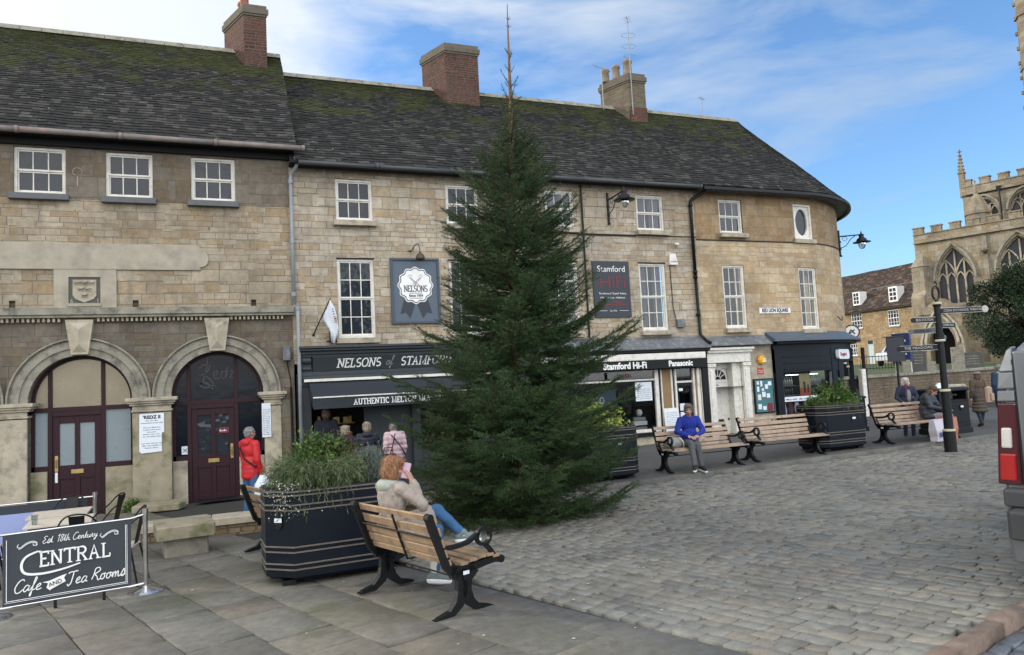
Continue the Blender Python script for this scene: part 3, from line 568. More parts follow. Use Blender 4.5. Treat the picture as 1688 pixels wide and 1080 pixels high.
# piers with imposts
for k, (x0, x1) in enumerate([(BAYS[i + 1] + 1.0, BAYS[i] - 1.0) for i in range(3)] + [(BAYS[0] + 1.0, 1.17)]):
    b = MB(); b.bbox(x0 + .0, x1 - .0, YF - .06, YF + .02, -.9, 1.58, .012)
    b.build('pier', MAT['mossy'] if k == 0 else MAT['dressed'], A)
    b = MB()
    for (e, z0, z1) in ((.02, 1.60, 1.65), (.0, 1.65, 1.74), (.05, 1.74, 1.79), (.09, 1.79, 1.84), (.13, 1.84, 1.92)): b.box(x0 - e, x1 + e, YF - .06 - e, YF + Rv - .01, z0, z1)
    b.build('impost', MAT['dressed'], A, bevel=.01)
# cornice and dentils
b = MB(); b.box(-12, 1.52, YF - .22, YF + .01, 3.80, 3.93); b.box(-12, 1.52, YF - .18, YF + .01, 3.74, 3.80); b.prism([(-12, 3.93), (-12, 3.96), (1.52, 3.96), (1.52, 3.93)], YF - .2, YF)
b.build('cornice', MAT['dressed_grey'], A, bevel=.01)
b = MB(); x = -6.0
while x < 1.3:
    if min(abs(x + .03 - c) for c in BAYS) > .31: b.box(x, x + .048, YF - .12, YF, 3.655, 3.735)
    x += .095
b.build('dentil_course', MAT['dressed'], A)
# plain name band, crest
b = MB(); pts = [(-12, 4.83), (-.55, 4.83), (-.55, 4.90)] + [(-.53 + .16 * math.cos(t), 5.10 + .2 * math.sin(t)) for t in np.linspace(-1.4, 1.4, 9)] + [(-.6, 5.42), (-12, 5.42)]
b.prism(pts, YF - .045, YF + .01); b.build('name_band', MAT['render_cream'], A, bevel=.01)
b = MB(); b.box(-3.52, -2.30, YF - .035, YF, 3.96, 4.06); b.box(-3.52, -3.24, YF - .035, YF, 4.06, 4.83); b.box(-2.62, -2.30, YF - .035, YF, 4.06, 4.83); b.box(-3.24, -2.62, YF - .035, YF, 4.66, 4.83); b.box(-3.26, -2.60, YF - .07, YF, 4.0, 4.07)
b.build('crest_surround', MAT['render_cream'], A)
b = MB(); b.box(-3.24, -2.62, YF - .006, YF + .03, 4.06, 4.66); cr = b.build('crest', mk('dark_crest_stone', (.10, .098, .088), .9, var=.3), A)
b = MB(); sh = [(-3.16, 4.60), (-2.70, 4.60), (-2.70, 4.25), (-2.75, 4.17), (-2.84, 4.13), (-2.93, 4.09), (-3.02, 4.13), (-3.11, 4.17), (-3.16, 4.25)]
b.prism(sh, YF - .03, YF + .001)
for (x, z) in ((-3.07, 4.53), (-2.93, 4.53), (-2.79, 4.53), (-3.0, 4.39), (-2.86, 4.39), (-2.93, 4.25)):          # six little lions, passant
    b.tube([(x - .055, YF - .045, z), (x - .02, YF - .055, z + .012), (x + .03, YF - .055, z + .012), (x + .055, YF - .05, z + .03)], [.012, .018, .016, .02], 6)
    for dx in (-.045, -.015, .02, .045): b.tube([(x + dx, YF - .045, z), (x + dx + .008, YF - .045, z - .05)], .007, 5)
    b.tube([(x - .055, YF - .045, z), (x - .07, YF - .045, z + .03), (x - .05, YF - .045, z + .045)], .006, 5)
b.build('lion_shield', MAT['dressed'], cr)
text('6', .14, 'date_numeral', MAT['dressed'], cr, (-3.18, YF - .02, 4.12)); text('1', .14, 'date_numeral', MAT['dressed'], cr, (-2.67, YF - .02, 4.12))
b = MB(); ring(b, -3.06 + .0, 7.05, .085, .10, YF - .012, YF, -30, 250, 16); b.box(-3.07, -3.05, YF - .012, YF, 6.72, 6.96); b.build('wall_tie', MAT['dressed'], A)
for q_ in aw: sash(A, *q_, YF + .07, 3, 2, sill='greysill')
# bays
for bi, c in enumerate(BAYS):
    yb = YF + .30; dark = bi == 0; dc = c - .13
    b = MB(); fr = b
    ring(fr, c, ZS, .93, 1.0, yb - .02, yb + .06)
    for x0, x1, z0, z1 in ((c - 1, c - .93, .42, ZS), (c + .93, c + 1, .42, ZS), (c - 1, c + 1, 1.70, 1.80), (dc - .56, dc - .47, -.62, 1.70), (dc + .47, dc + .56, -.62, 1.70), (c - 1, dc - .56, .42, .53), (dc + .56, c + 1, .42, .53), (dc - .47, dc + .47, 1.60, 1.70)):
        fr.box(x0, x1, yb - .02, yb + .06, z0, z1)
    for x in (dc - .515, dc + .515): fr.box(x - .04, x + .04, yb - .02, yb + .06, 1.80, ZS + math.sqrt(max(0, .95 ** 2 - (x - c) ** 2)))
    F_ = fr.build('door_surround', MAT['maroon'], A, bevel=.006)
    b = MB(); b.poly([(c + .97 * math.cos(t), yb + .03, ZS - .1 + .0 if False else ZS + .97 * math.sin(t)) for t in np.linspace(0, math.pi, 25)]); b.poly([(c - .97, yb + .03, 1.78), (c + .97, yb + .03, 1.78), (c + .97, yb + .03, ZS), (c - .97, yb + .03, ZS)])
    b.build('fanlight', MAT['glass_dark'] if dark else MAT['foil'], F_, fix=False)
    for x0, x1 in ((c - .95, dc - .55), (dc + .55, c + .95)):
        b = MB(); b.poly([(x0, yb + .03, .5), (x1, yb + .03, .5), (x1, yb + .03, 1.72), (x0, yb + .03, 1.72)]); b.build('sidelight', MAT['glass_dark'] if dark else MAT['frosted'], F_, fix=False)
    for x0, x1 in ((c - 1, dc - .56), (dc + .56, c + 1)):
        b = MB(); b.box(x0, x1, yb - .1, yb + .05, -.9, .42); b.build('dado', MAT['mossy'] if bi else MAT['dressed'], A, bevel=.008)
    b = MB(); x0, x1, zb = dc - .47, dc + .47, -.60; yd = yb + .01
    b.box(x0, x0 + .13, yd, yd + .05, zb, 1.6); b.box(x1 - .13, x1, yd, yd + .05, zb, 1.6); b.box(dc - .05, dc + .05, yd, yd + .05, zb, 1.6)
    for z0, z1 in ((1.44, 1.6), (.22, .52), (zb, zb + .25)): b.box(x0 + .13, dc - .05, yd, yd + .05, z0, z1); b.box(dc + .05, x1 - .13, yd, yd + .05, z0, z1)
    b.box(x0 + .13, dc - .05, yd + .02, yd + .04, zb + .25, .22); b.box(dc + .05, x1 - .13, yd + .02, yd + .04, zb + .25, .22)
    D_ = b.build('door', MAT['maroon'], A, bevel=.006)
    b = MB(); b.poly([(x0 + .13, yd + .03, .52), (dc - .05, yd + .03, .52), (dc - .05, yd + .03, 1.44), (x0 + .13, yd + .03, 1.44)]); b.poly([(dc + .05, yd + .03, .52), (x1 - .13, yd + .03, .52), (x1 - .13, yd + .03, 1.44), (dc + .05, yd + .03, 1.44)])
    b.build('door_glass', MAT['glass'] if dark else MAT['frosted'], D_, fix=False)
    b = MB(); b.box(dc - .12, dc + .12, yd - .012, yd, .33, .42); b.build('letter_plate', MAT['brass'], D_, bevel=.004)
    hx = x1 - .07 if dark else x0 + .07
    b = MB(); b.box(hx - .03, hx + .03, yd - .01, yd, .40, .74); b.tube([(hx, yd - .01, .48), (hx, yd - .05, .48), (hx, yd - .05, .66), (hx, yd - .01, .66)], .012, 6); b.build('door_handle', MAT['brass'], D_)
    if not dark: b = MB(); b.box(hx - .025, hx + .025, yd - .02, yd - .012, .16, .38); b.build('handle_tag', MAT['paper'], D_)
    if dark:
        b = MB(); b.box(c - .14, c + .02, yb + .0, yb + .025, .56, .75); n_ = b.build('window_sticker', MAT['paper'], F_); n_.location = (-.68, 0, 0)
        b = MB(); b.ribbon([(c - .10 - .68, .62), (c - .02 - .68, .70)], .014, yb - .006, yb - .001); b.ribbon([(c - .10 - .68, .69), (c - .02 - .68, .62)], .01, yb - .008, yb - .002); b.build('sticker_mark', MAT['ink'], F_)
        b = MB(); b.box(dc + .12, dc + .36, yd + .012, yd + .022, 1.0, 1.13); s_ = b.build('door_notice', MAT['redsign'], D_)
        b = MB(); scribble(b, dc + .14, dc + .34, 1.04, .05, yd + .010, random.Random(3)); b.build('notice_lettering', MAT['paper'], D_)
        b = MB(); MAT['dkgold'] = mk('dark_gold_lettering', (.035, .030, .03), .35)
        zz = 2.16; X = c - .42                                         # the looping 'Redz' on the fanlight
        for p, wd in (([(0, .38), (.12, .47), (.24, .42), (.16, .28), (.05, .22)], .022), ([(.2, .62), (.17, .4), (.1, .12), (.02, -.02), (.2, -.08), (.34, .0)], .026), ([(.1, .24), (.26, .1), (.36, -.06)], .02), ([(.3, .2), (.4, .24), (.38, .32), (.32, .26), (.34, .14), (.46, .14)], .018), ([(.58, .3), (.5, .28), (.49, .16), (.58, .16), (.62, .5), (.61, .16)], .018), ([(.68, .3), (.78, .3), (.68, .15), (.82, .14)], .018), ([(0, .0), (.1, .06), (.22, -.02), (.3, -.12)], .03)):
            cc_ = curve3([(a, q, 0) for a, q in p], 5); b.ribbon([(X + v.x, zz + v.y) for v in cc_], wd, yb + .008, yb + .016)
        b.build('fanlight_lettering', MAT['dkgold'], F_)
# gutter, downpipe, roof
b = MB(); 
for k in range(7): x0 = -12 + k * 1.98; b.tube([(x0, 17.96, 7.80 - .0), (x0 + 1.97, 17.96, 7.80)], .065, 10); b.tube([(x0 + 1.9, 17.96, 7.80), (x0 + 1.98, 17.96, 7.80)], .078, 10)
b.build('gutter', MAT['gutter'], A, smooth=True)
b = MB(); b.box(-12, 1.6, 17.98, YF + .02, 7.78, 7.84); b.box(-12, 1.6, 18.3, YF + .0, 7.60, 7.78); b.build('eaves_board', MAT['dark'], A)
EA_ = lambda t: Vector((t, 17.98, 7.84)); RA_ = lambda t: Vector((t, 22.2, 11.98))
ro = MB(); ro.poly([(-12, 17.98, 7.80), (1.62, 17.98, 7.80), (1.62, 22.2, 11.95), (-12, 22.2, 11.95)]); ro.poly([(-12, 26.5, 7.8), (1.62, 26.5, 7.80), (1.62, 22.2, 11.95), (-12, 22.2, 11.95)])
RO = ro.build('roof', MAT['dark'], A, fix=False); slates('slate_courses', RO, EA_, RA_, -8.0, 1.66, 1., MAT['slates'], 2)
b = MB(); k = -8.
while k < 1.6: L = min(.5, 1.66 - k); b.prism([(22.2 - .17, 11.90), (22.2 - .02, 12.08), (22.2 + .02, 12.08), (22.2 + .17, 11.90)], k + .006, k + L - .006, 'x'); k += .5
b.build('ridge', MAT['dressed_grey'], RO)
chimney(A, .62, 1.24, 21.45, 10.8, 13.1, 1.3, ('brick', 'cap', 'potred'), pots=((.85, 21.9, .13, .5), (1.0, 22.4, .13, .5)))
rebase(A, (-2, YF, -.6))
t = thing('downpipe', 'pale grey downpipe with swan neck where the two stone buildings meet', 'downpipe', (1.53, 18.3, -.45)); b = MB()
b.tube(curve3([(.14, -.22, 8.0), (.14, -.18, 7.86), (.02, .0, 7.68), (0, 0, 7.5)], 5), .045, 10); b.tube([(0, 0, 7.5), (0, 0, 4.42)], .045, 10); b.tube([(0, 0, 4.42), (.07, -.16, 4.3), (.07, -.16, 3.2), (.07, -.14, .1)], .045, 10)
b.build('pipe', MAT['pipe_grey'], t, smooth=True); b = MB()
for z in (7.5, 6.0, 4.7, 4.35): b.tube([(0 if z > 4.4 else .07, 0 if z > 4.4 else -.16, z - .05), (0 if z > 4.4 else .07, 0 if z > 4.4 else -.16, z + .05)], .06, 10)
b.tube([(.2, -.2, 8.02), (.08, -.2, 8.02)], .06, 8); b.build('collar', MAT['pipe_grey'], t)
# wall lamp box with thin black pipe
t = thing('wall_box', 'small grey box lamp on the right pier with a thin black pipe below it', 'lamp', (1.33, YF - .02, 2.75)); b = MB(); b.bbox(-.09, .09, -.14, 0, -.1, .24, .02); b.build('housing', MAT['lead'], t)
b = MB(); b.tube(curve3([(0, -.05, -.1), (.03, -.04, -.3), (.08, -.03, -.6), (.08, -.03, -.8)], 4), .014, 6); b.tube([(.08, -.03, -.75), (.09, -.03, -3.2)], .028, 8); b.build('pipe', MAT['iron'], t)
# notices on the piers
def poster(name, label, x, z, w_, h, lines, y=YF - .075, head=None, mat='paper', seed=1, torn=False, cat='notice', sc=.02):
    t = thing(name, label, cat, (x, y, z)); b = MB()
    if torn: b.prism([(-w_ / 2 + .03, -h / 2 - .02), (w_ / 2 - .05, -h / 2), (w_ / 2 - .05, -h * .02), (w_ / 2, -h * .0), (w_ / 2, h / 2), (-w_ / 2, h / 2 - .01), (-w_ / 2 - .01, -h / 2 + .03)], -.006, .0)
    else: b.box(-w_ / 2, w_ / 2, -.006, 0, -h / 2, h / 2)
    b.build('sheet', MAT[mat], t); b = MB(); rr = random.Random(seed); z = h * .30
    for L in lines:
        if L > 0: scribble(b, -w_ * .5 * L, w_ * .5 * L, z, sc, -.0065, rr)
        z -= sc * 2.1
    b.build('print', MAT['ink'], t)
    if head: text(head, h * .12, 'heading', MAT['ink'], t, (0, -.008, h * .40), bold=.004)
    return t
poster('notice_sheet', 'white torn paper notice headed REDZ II on the pier between the two arches', -1.615, 1.13, .50, .86, [.5, .9, 0, .7, .7, .4, .7, .75, 0, 0, .85, .8, .6], head="'REDZ II", torn=True, seed=4, sc=.024)
poster('notice_sheet', 'narrow pale price list on the right hand pier behind the man in red', .83, 1.25, .20, .8, [.8] * 15, seed=9, sc=.02, y=YF - .08)
# ================================================================== building B: butcher and hi-fi shop
B = thing('shop_terrace', 'pale limestone terrace with grey butcher shopfront, black hi-fi shopfront and mossy stone slate roof', 'building')
top = [(2.62, 3.55), (5.52, 6.43), (8.42, 9.32), (11.38, 12.32)]; bot = [(2.6, 3.52), (5.52, 6.42), (8.40, 9.32), (11.33, 12.24)]
hol = [(a, c, 6.13, 7.22) for a, c in top] + [(a, c, 3.15, 5.16) for a, c in bot]
b = MB(); b.wall(1.5, 13.42, 2.55, 7.6, YF, hol, .15); b.build('wall', MAT['ashlarB'], B); b = MB(); b.box(1.5, 13.42, 26.3, 26.4, -1, 7.5); b.build('rear_wall', MAT['ashlarB'], B)
for i, q_ in enumerate(hol): sash(B, *q_, YF + .05, 3, 2 if i < 4 else 4, curtain=(.42 if i in (2, 3) else .36 if i in (6, 7) else None), sill='dressed')
b = MB()
for a, c in bot: b.box(a - .02, c + .02, YF - .004, YF + .1, 5.16, 5.19)
for x0, x1, z in ((7.2, 13.42, 5.98), (9.4, 11.3, 5.95)): b.box(x0, x1, YF - .02, YF, z - .0, z + .022)
b.build('cable_run', MAT['dark'], B)
b = MB()
for k in range(6): x0 = 1.7 + k * 1.96; b.tube([(x0, 17.98, 7.46), (x0 + 1.95, 17.98, 7.46)], .06, 10); b.tube([(x0 + 1.9, 17.98, 7.46), (x0 + 1.96, 17.98, 7.46)], .07, 10)
b.build('gutter', MAT['darkpipe'], B, smooth=True)
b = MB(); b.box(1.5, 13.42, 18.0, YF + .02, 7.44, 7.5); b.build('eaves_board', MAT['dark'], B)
RB = lambda t: Vector((t, 22.2, 11.42)); EB = lambda t: Vector((t, 17.98, 7.50))
ro = MB(); ro.poly([(1.5, 17.98, 7.46), (13.5, 17.98, 7.46), (13.5, 22.2, 11.39), (1.5, 22.2, 11.39)]); ro.poly([(1.5, 26.5, 7.4), (13.5, 26.5, 7.4), (13.5, 22.2, 11.39), (1.5, 22.2, 11.39)])
RO = ro.build('roof', MAT['dark'], B, fix=False); slates('slate_courses', RO, EB, RB, 1.62, 13.5, 1., MAT['slatesB'], 3)
def ridge(RO, a, c, z):
    b = MB(); k = a
    while k < c: L = min(.5, c - k); b.prism([(22.2 - .16, z - .08), (22.2 - .02, z + .09), (22.2 + .02, z + .09), (22.2 + .16, z - .08)], k + .006, k + L - .006, 'x'); k += .5
    b.build('ridge', MAT['dressed_grey'], RO)
ridge(RO, 1.6, 13.5, 11.44)
chimney(B, 6.62, 7.72, 21.45, 10.2, 12.70, 1.15, ('brick', 'cap', 'pot'))
c3 = chimney(B, 13.30, 13.95, 21.45, 10.2, 12.45, 1.2, ('brickgrey', 'cap', 'pot'), pots=((13.36, 22.45, .14, .50), (13.46, 22.1, .14, .52), (13.62, 21.78, .16, .62)))
b = MB(); b.box(13.28, 13.97, 21.42, 21.6, 10.3, 11.25); b.build('brick_base', MAT['brick'], c3)
# ---- butcher's shopfront
S1 = (1.60, 7.70); b = MB(); x0, x1 = S1
b.box(x0, x1, YF - .42, YF + .02, 2.90, 2.96); b.box(x0 + .02, x1 - .02, YF - .36, YF + .02, 2.84, 2.90); b.box(x0 + .05, x1 - .05, YF - .26, YF + .02, 2.76, 2.84); b.box(x0 + .07, x1 - .07, YF - .2, YF, 2.70, 2.76)
b.prism([(YF - .24, 2.70), (YF - .10, 2.34), (YF, 2.34), (YF, 2.70)], x0 + .32, x1 - .32, 'x'); b.box(x0 + .05, x1 - .05, YF - .14, YF, 2.24, 2.34); b.box(x0 + .03, x1 - .03, YF - .19, YF, 2.17, 2.24)
for x in (x0 + .05, x1 - .32):                                       # scrolled console brackets
    b.box(x, x + .25, YF - .12, YF, 2.30, 2.72); b.tube([(x + .02, YF - .17, 2.62), (x + .23, YF - .17, 2.62)], .08, 12); b.tube([(x + .02, YF - .14, 2.42), (x + .23, YF - .14, 2.42)], .05, 12); b.box(x - .0, x + .26, YF - .2, YF, 2.24, 2.30)
for x in (x0 + .05, x1 - .29, 4.35): b.box(x, x + .22, YF - .10, YF, -.5, 2.2); b.box(x - .02, x + .24, YF - .14, YF, -.5, -.1); b.box(x - .02, x + .24, YF - .14, YF, 2.0, 2.1)
sf = b.build('butcher_shopfront', MAT['greygreen'], B, bevel=.01)
b = MB(); b.box(x0 + .1, x1 - .1, YF - .30, YF - .19, 2.10, 2.165); b.build('awning_rail', MAT['white'], sf)
b = MB(); s_ = 'NELSONS'; zt = 2.42
T_ = lambda p: (p[0], p[1] + (2.70 - p[2]) * .14 / .36, p[2]); b.T = T_
X = strokes(b, s_, 2.50, 2.43, .20, .030, YF - .245, shear=.18, sp=.07); X2 = X + .62
for ch, wd in (('o', 0), ('f', 0)): pass
X = strokes(b, 'STAMFORD', X + .50, 2.43, .20, .030, YF - .245, shear=.18, sp=.07); b.build('fascia_lettering', MAT['letter'], sf)
b = MB(); b.T = T_; strokes(b, 'of', X2 - .50, 2.45, .22, .018, YF - .245, 'scr'); b.build('fascia_script', MAT['curtain'], sf)
b = MB(); ax0, ax1 = x0 + .22, x1 - .25; q = [(YF - .18, 2.10), (YF - .98, 1.72)]        # canvas awning
n = 16
for k in range(n):
    a, c = ax0 + (ax1 - ax0) * k / n, ax0 + (ax1 - ax0) * (k + 1) / n; b.poly([(a, q[0][0], q[0][1]), (c, q[0][0], q[0][1]), (c, q[1][0], q[1][1]), (a, q[1][0], q[1][1])]); b.poly([(a, q[1][0], q[1][1]), (c, q[1][0], q[1][1]), (c, q[1][0] + .02 * math.sin(k), 1.45), (a, q[1][0] + .02 * math.sin(k - 1), 1.45)])
for x in (ax0, ax1): b.poly([(x, q[0][0], q[0][1]), (x, q[1][0], q[1][1]), (x, q[1][0], 1.47), (x, q[0][0] + .05, 1.9)])
aw_ = b.build('awning', MAT['darkgrey'], B, fix=False)
so_ = aw_.modifiers.new('thick', 'SOLIDIFY'); so_.thickness = .006
b = MB(); b.box(ax0, ax1, YF - 1.0, YF - .955, 1.705, 1.735); b.build('awning_bar', MAT['white'], aw_)
b = MB(); strokes(b, 'AUTHENTIC MELTON MOWBRAY PIE MAKERS', 2.75, 1.515, .125, .021, YF - 1.008, sp=.10, sx=.93); b.build('awning_lettering', MAT['letter'], aw_)
# shop interior behind: doorway, shelves, panel, display window
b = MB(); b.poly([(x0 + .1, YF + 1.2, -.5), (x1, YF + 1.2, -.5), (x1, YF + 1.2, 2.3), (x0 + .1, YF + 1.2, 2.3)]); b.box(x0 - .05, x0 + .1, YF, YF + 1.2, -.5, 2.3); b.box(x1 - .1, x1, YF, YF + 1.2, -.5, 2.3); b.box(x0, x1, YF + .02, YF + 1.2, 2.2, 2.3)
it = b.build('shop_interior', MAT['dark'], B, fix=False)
b = MB()
for z in (.55, 1.0, 1.5): b.box(x0 + .15, 3.05, YF + .85, YF + 1.15, z, z + .03); b.box(4.7, 7.4, YF + .5, YF + .9, z - .15, z - .12)
b.build('shelf', MAT['timber'], it)
b = MB(); rb = random.Random(4)
for k in range(30):
    x = rb.choice([rb.uniform(x0 + .2, 2.9), rb.uniform(4.7, 7.3)]); z = rb.choice((.58, 1.03) if x < 4 else (.43, .88)); hh = rb.uniform(.1, .26); b.m = rb.randrange(3); yy = YF + (.9 if x < 4 else .55); b.box(x, x + rb.uniform(.06, .16), yy, yy + .12, z, z + hh)
b.build('shop_goods', [MAT['timber'], MAT['brass'], MAT['paper']], it)
b = MB(); b.box(3.15, 4.4, YF + .02, YF + .08, -.5, 2.2); b.box(4.5, 7.5, YF - .02, YF + .06, -.5, .35); b.box(4.5, 7.5, YF - .04, YF + .06, .33, .38); b.build('shop_panel', MAT['greygreen'], sf)
b = MB(); b.poly([(4.55, YF + .02, .38), (7.45, YF + .02, .38), (7.45, YF + .02, 2.2), (4.55, YF + .02, 2.2)]); b.build('shop_glass', MAT['glass_t'], sf, fix=False)
# ---- hi-fi shopfront
x0, x1 = 7.85, 13.42
b = MB(); b.prism([(YF - .40, 2.58), (YF - .40, 2.62), (YF, 2.96), (YF, 2.58)], x0, x1, 'x'); hf = b.build('hifi_shopfront', MAT['lead'], B, bevel=.01)
b = MB(); b.box(x0, x1 - .02, YF - .34, YF, 2.50, 2.58); b.box(x0, x1 - .02, YF - .16, YF, 2.0, 2.5); b.box(13.22, 13.42, YF - .12, YF + .02, -.4, 2.5); b.box(7.70, 7.92, YF - .12, YF + .02, -.4, 2.5)
b.box(9.0 - 1.0, 11.75, YF - .14, YF + .02, .10, .21); b.box(11.72, 11.80, YF - .02, YF + .05, -.3, 2.1); b.box(12.20, 12.28, YF + .0, YF + .06, -.3, 2.1); b.build('black_surround', MAT['black'], hf, bevel=.008)
b = MB(); b.box(x0 + .1, 13.20, YF - .38, YF - .16, 2.28, 2.47); b.build('awning_case', MAT['white'], hf, bevel=.02)
b = MB(); b.box(x0 + .1, 13.20, YF - .385, YF - .365, 2.03, 2.28); b.build('valance', MAT['black'], hf)
text('Stamford Hi-Fi', .255, 'valance_lettering', MAT['letter'], hf, (10.45, YF - .388, 2.14), bold=.008, sx=.93); text('Panasonic', .225, 'valance_lettering', MAT['letter'], hf, (12.30, YF - .388, 2.15), bold=.008, sx=.93)
b = MB(); 
for a, c in ((11.60, 11.72), (11.80, 11.84), (12.14, 12.20), (12.28, 12.34), (12.92, 12.98), (13.06, 13.16), (13.19, 13.22)): b.box(a, c, YF - .06, YF + .04, -.32, 2.03)
b.box(8.0, 11.60, YF - .06, YF + .04, .21, .30); b.box(8.0, 11.6, YF - .03, YF + .03, 1.70, 1.75); b.box(8.0, 11.6, YF - .04, YF + .03, 1.98, 2.03); b.box(12.34, 12.92, YF - .02, YF + .04, 1.58, 1.64)
b.build('white_trim', MAT['white'], hf, bevel=.006)
b = MB(); b.box(11.84, 12.14, YF - .03, YF + .04, -.4, 2.03); b.box(12.98, 13.06, YF - .02, YF + .04, -.4, 2.03); b.build('tan_pilaster', mk('tan_stone', (.27, .175, .085), .85, var=.2, dirt=(.2, .13, .07)), hf)
b = MB(); b.box(7.9, 11.75, YF - .08, YF + .02, -.5, .10); b.build('stall_riser', MAT['dressed'], hf)
b = MB(); b.poly([(8.0, YF, .3), (11.6, YF, .3), (11.6, YF, 1.98), (8.0, YF, 1.98)]); b.poly([(12.34, YF + .02, 1.64), (12.92, YF + .02, 1.64), (12.92, YF + .02, 2.03), (12.34, YF + .02, 2.03)]); b.build('shop_glass', MAT['glass_t'], hf, fix=False)
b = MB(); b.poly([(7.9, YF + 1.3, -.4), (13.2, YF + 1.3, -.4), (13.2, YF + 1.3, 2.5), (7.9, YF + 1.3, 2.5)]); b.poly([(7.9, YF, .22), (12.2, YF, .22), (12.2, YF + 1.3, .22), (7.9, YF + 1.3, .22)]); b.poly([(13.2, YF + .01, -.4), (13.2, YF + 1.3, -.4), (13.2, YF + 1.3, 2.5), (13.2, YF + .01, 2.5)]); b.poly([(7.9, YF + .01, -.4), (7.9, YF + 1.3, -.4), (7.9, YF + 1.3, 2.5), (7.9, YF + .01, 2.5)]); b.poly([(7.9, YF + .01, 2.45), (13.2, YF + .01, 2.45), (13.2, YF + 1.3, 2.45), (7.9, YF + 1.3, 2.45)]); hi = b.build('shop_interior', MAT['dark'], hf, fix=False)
rb = random.Random(8)
def shopbox(name, x, z, w_, h, m, y=.35): b = MB(); b.bbox(x, x + w_, YF + y, YF + y + .2, z, z + h, .01); return b.build(name, MAT[m], hi)
shopbox('speaker_box', 8.3, .25, .3, .8, 'timber'); shopbox('speaker_box', 9.1, .25, .26, .6, 'black'); shopbox('hifi_unit', 10.9, .26, .45, .12, 'steel', .1); shopbox('hifi_unit', 10.9, .42, .45, .12, 'white', .1); shopbox('hifi_unit', 10.9, .56, .42, .10, 'steel', .12); shopbox('screen', 9.6, .9, 1.0, .6, 'signgrey', .5)
b = MB(); b.lathe([(0, 0), (.07, .02), (.1, .1), (.07, .18), (0, .2)], (11.15, YF + .2, .68), 14); b.build('globe_lamp', MAT['white'], hi, smooth=True)
b = MB(); b.lathe([(.09, 0), (.11, .02), (.09, .04)], (10.4, YF + .2, .3), 14); b.build('headphones', MAT['steel'], hi)
b = MB()
for k in range(5): a = k * 1.256; b.tube([(9.9 + .07 * math.cos(a), YF + .1, 1.2 + .1 * math.sin(a)), (9.9 + .07 * math.cos(a + 1.256), YF + .1, 1.2 + .1 * math.sin(a + 1.256))], .015, 6)
b.build('hoop', MAT['white'], hi)
b = MB(); b.box(10.95, 11.5, YF - .012, YF - .004, 1.12, 1.66); pw = b.build('window_poster', MAT['paper'], hf); b = MB()
for k in range(6): scribble(b, 11.0, 11.45, 1.45 - k * .055, .022, YF - .013, rb)
b.build('poster_print', MAT['ink'], hf)
text('TV HiFi', .16, 'window_lettering', MAT['redsign'], hf, (10.6, YF - .01, 1.86))
b = MB(); x0, x1 = 12.36, 12.90
for q_ in ((x0, x0 + .07, -.3, 1.56), (x1 - .07, x1, -.3, 1.56), (x0 + .07, x1 - .07, -.3, .0), (x0 + .07, x1 - .07, 1.48, 1.56), (x0 + .07, x1 - .07, .38, .44)): b.box(q_[0], q_[1], YF + .0, YF + .05, q_[2], q_[3])
dd = b.build('shop_door', MAT['black'], B); b = MB(); b.poly([(x0 + .07, YF + .03, 0), (x1 - .07, YF + .03, 0), (x1 - .07, YF + .03, 1.48), (x0 + .07, YF + .03, 1.48)]); b.build('door_glass', MAT['glass_t'], dd, fix=False)
b = MB(); b.box(x0 + .09, x0 + .27, YF + .015, YF + .025, .76, .97); b.box(x0 + .09, x0 + .27, YF + .015, YF + .025, .50, .72); b.box(x0 + .08, x0 + .22, YF + .015, YF + .025, 1.34, 1.42); b.build('door_notice', MAT['paper'], dd)
rebase(B, (7.4, YF, -.3))
t = thing('alarm_box', 'white wedge shaped alarm box beside the sash window above the hi-fi shop', 'alarm', (12.50, YF, 5.25)); b = MB(); b.hexa([(-.14, -.09, -.14), (.15, -.09, -.14), (.15, 0, -.14), (-.14, 0, -.14), (-.1, -.07, .2), (.11, -.07, .2), (.11, 0, .2), (-.1, 0, .2)]); b.build('casing', MAT['white'], t, bevel=.012)
b = MB(); scribble(b, -.1, .1, -.06, .045, -.088, random.Random(2)); b.build('print', MAT['ink'], t)
t = thing('junction_box', 'small grey metal box on the wall beside the lower hi-fi window sill', 'box', (12.62, YF, 3.35)); b = MB(); b.bbox(-.14, .13, -.12, 0, -.12, .12, .012); b.build('casing', MAT['lead'], t); b = MB(); b.tube([(-.12, -.02, .1), (-.2, -.02, .5), (-.22, -.02, 1.85)], .012, 6); b.build('cable', MAT['dark'], t)
t = thing('security_camera', 'tiny white security camera under the eaves window of the hi-fi shop', 'camera', (12.62, YF, 5.78)); b = MB(); b.tube([(0, 0, 0), (0, -.12, -.02)], .02, 8); b.tube([(-.06, -.12, -.03), (.06, -.14, -.06)], [.035, .045], 10); b.build('body', MAT['white'], t)
t = thing('downpipe', 'black downpipe with swan neck between the hi-fi shop and the curved corner building', 'downpipe', (13.25, YF - .05, 2.7)); b = MB()
b.tube(curve3([(.42, -.3, 4.72), (.36, -.16, 4.62), (.08, -.04, 4.45), (0, -.03, 4.3)], 5) + [Vector((0, -.03, 2.0))], .05, 10); b.tube([(0, -.03, 2.0), (.03, -.03, .3), (.12, -.2, .1), (.16, -.34, .02)], .045, 10)
for z in (4.25, 2.2, 2.05, .9): b.tube([(0, -.03, z - .04), (0, -.03, z + .04)], .066, 10)
b.build('pipe', MAT['iron'], t, smooth=True)
t = thing('downpipe', 'thin dark downpipe on the wall half hidden by the Christmas tree', 'downpipe', (9.55, YF - .05, 3.0)); b = MB(); b.tube([(0, 0, 0), (0, 0, 4.4)], .03, 8); b.build('pipe', MAT['iron'], t)

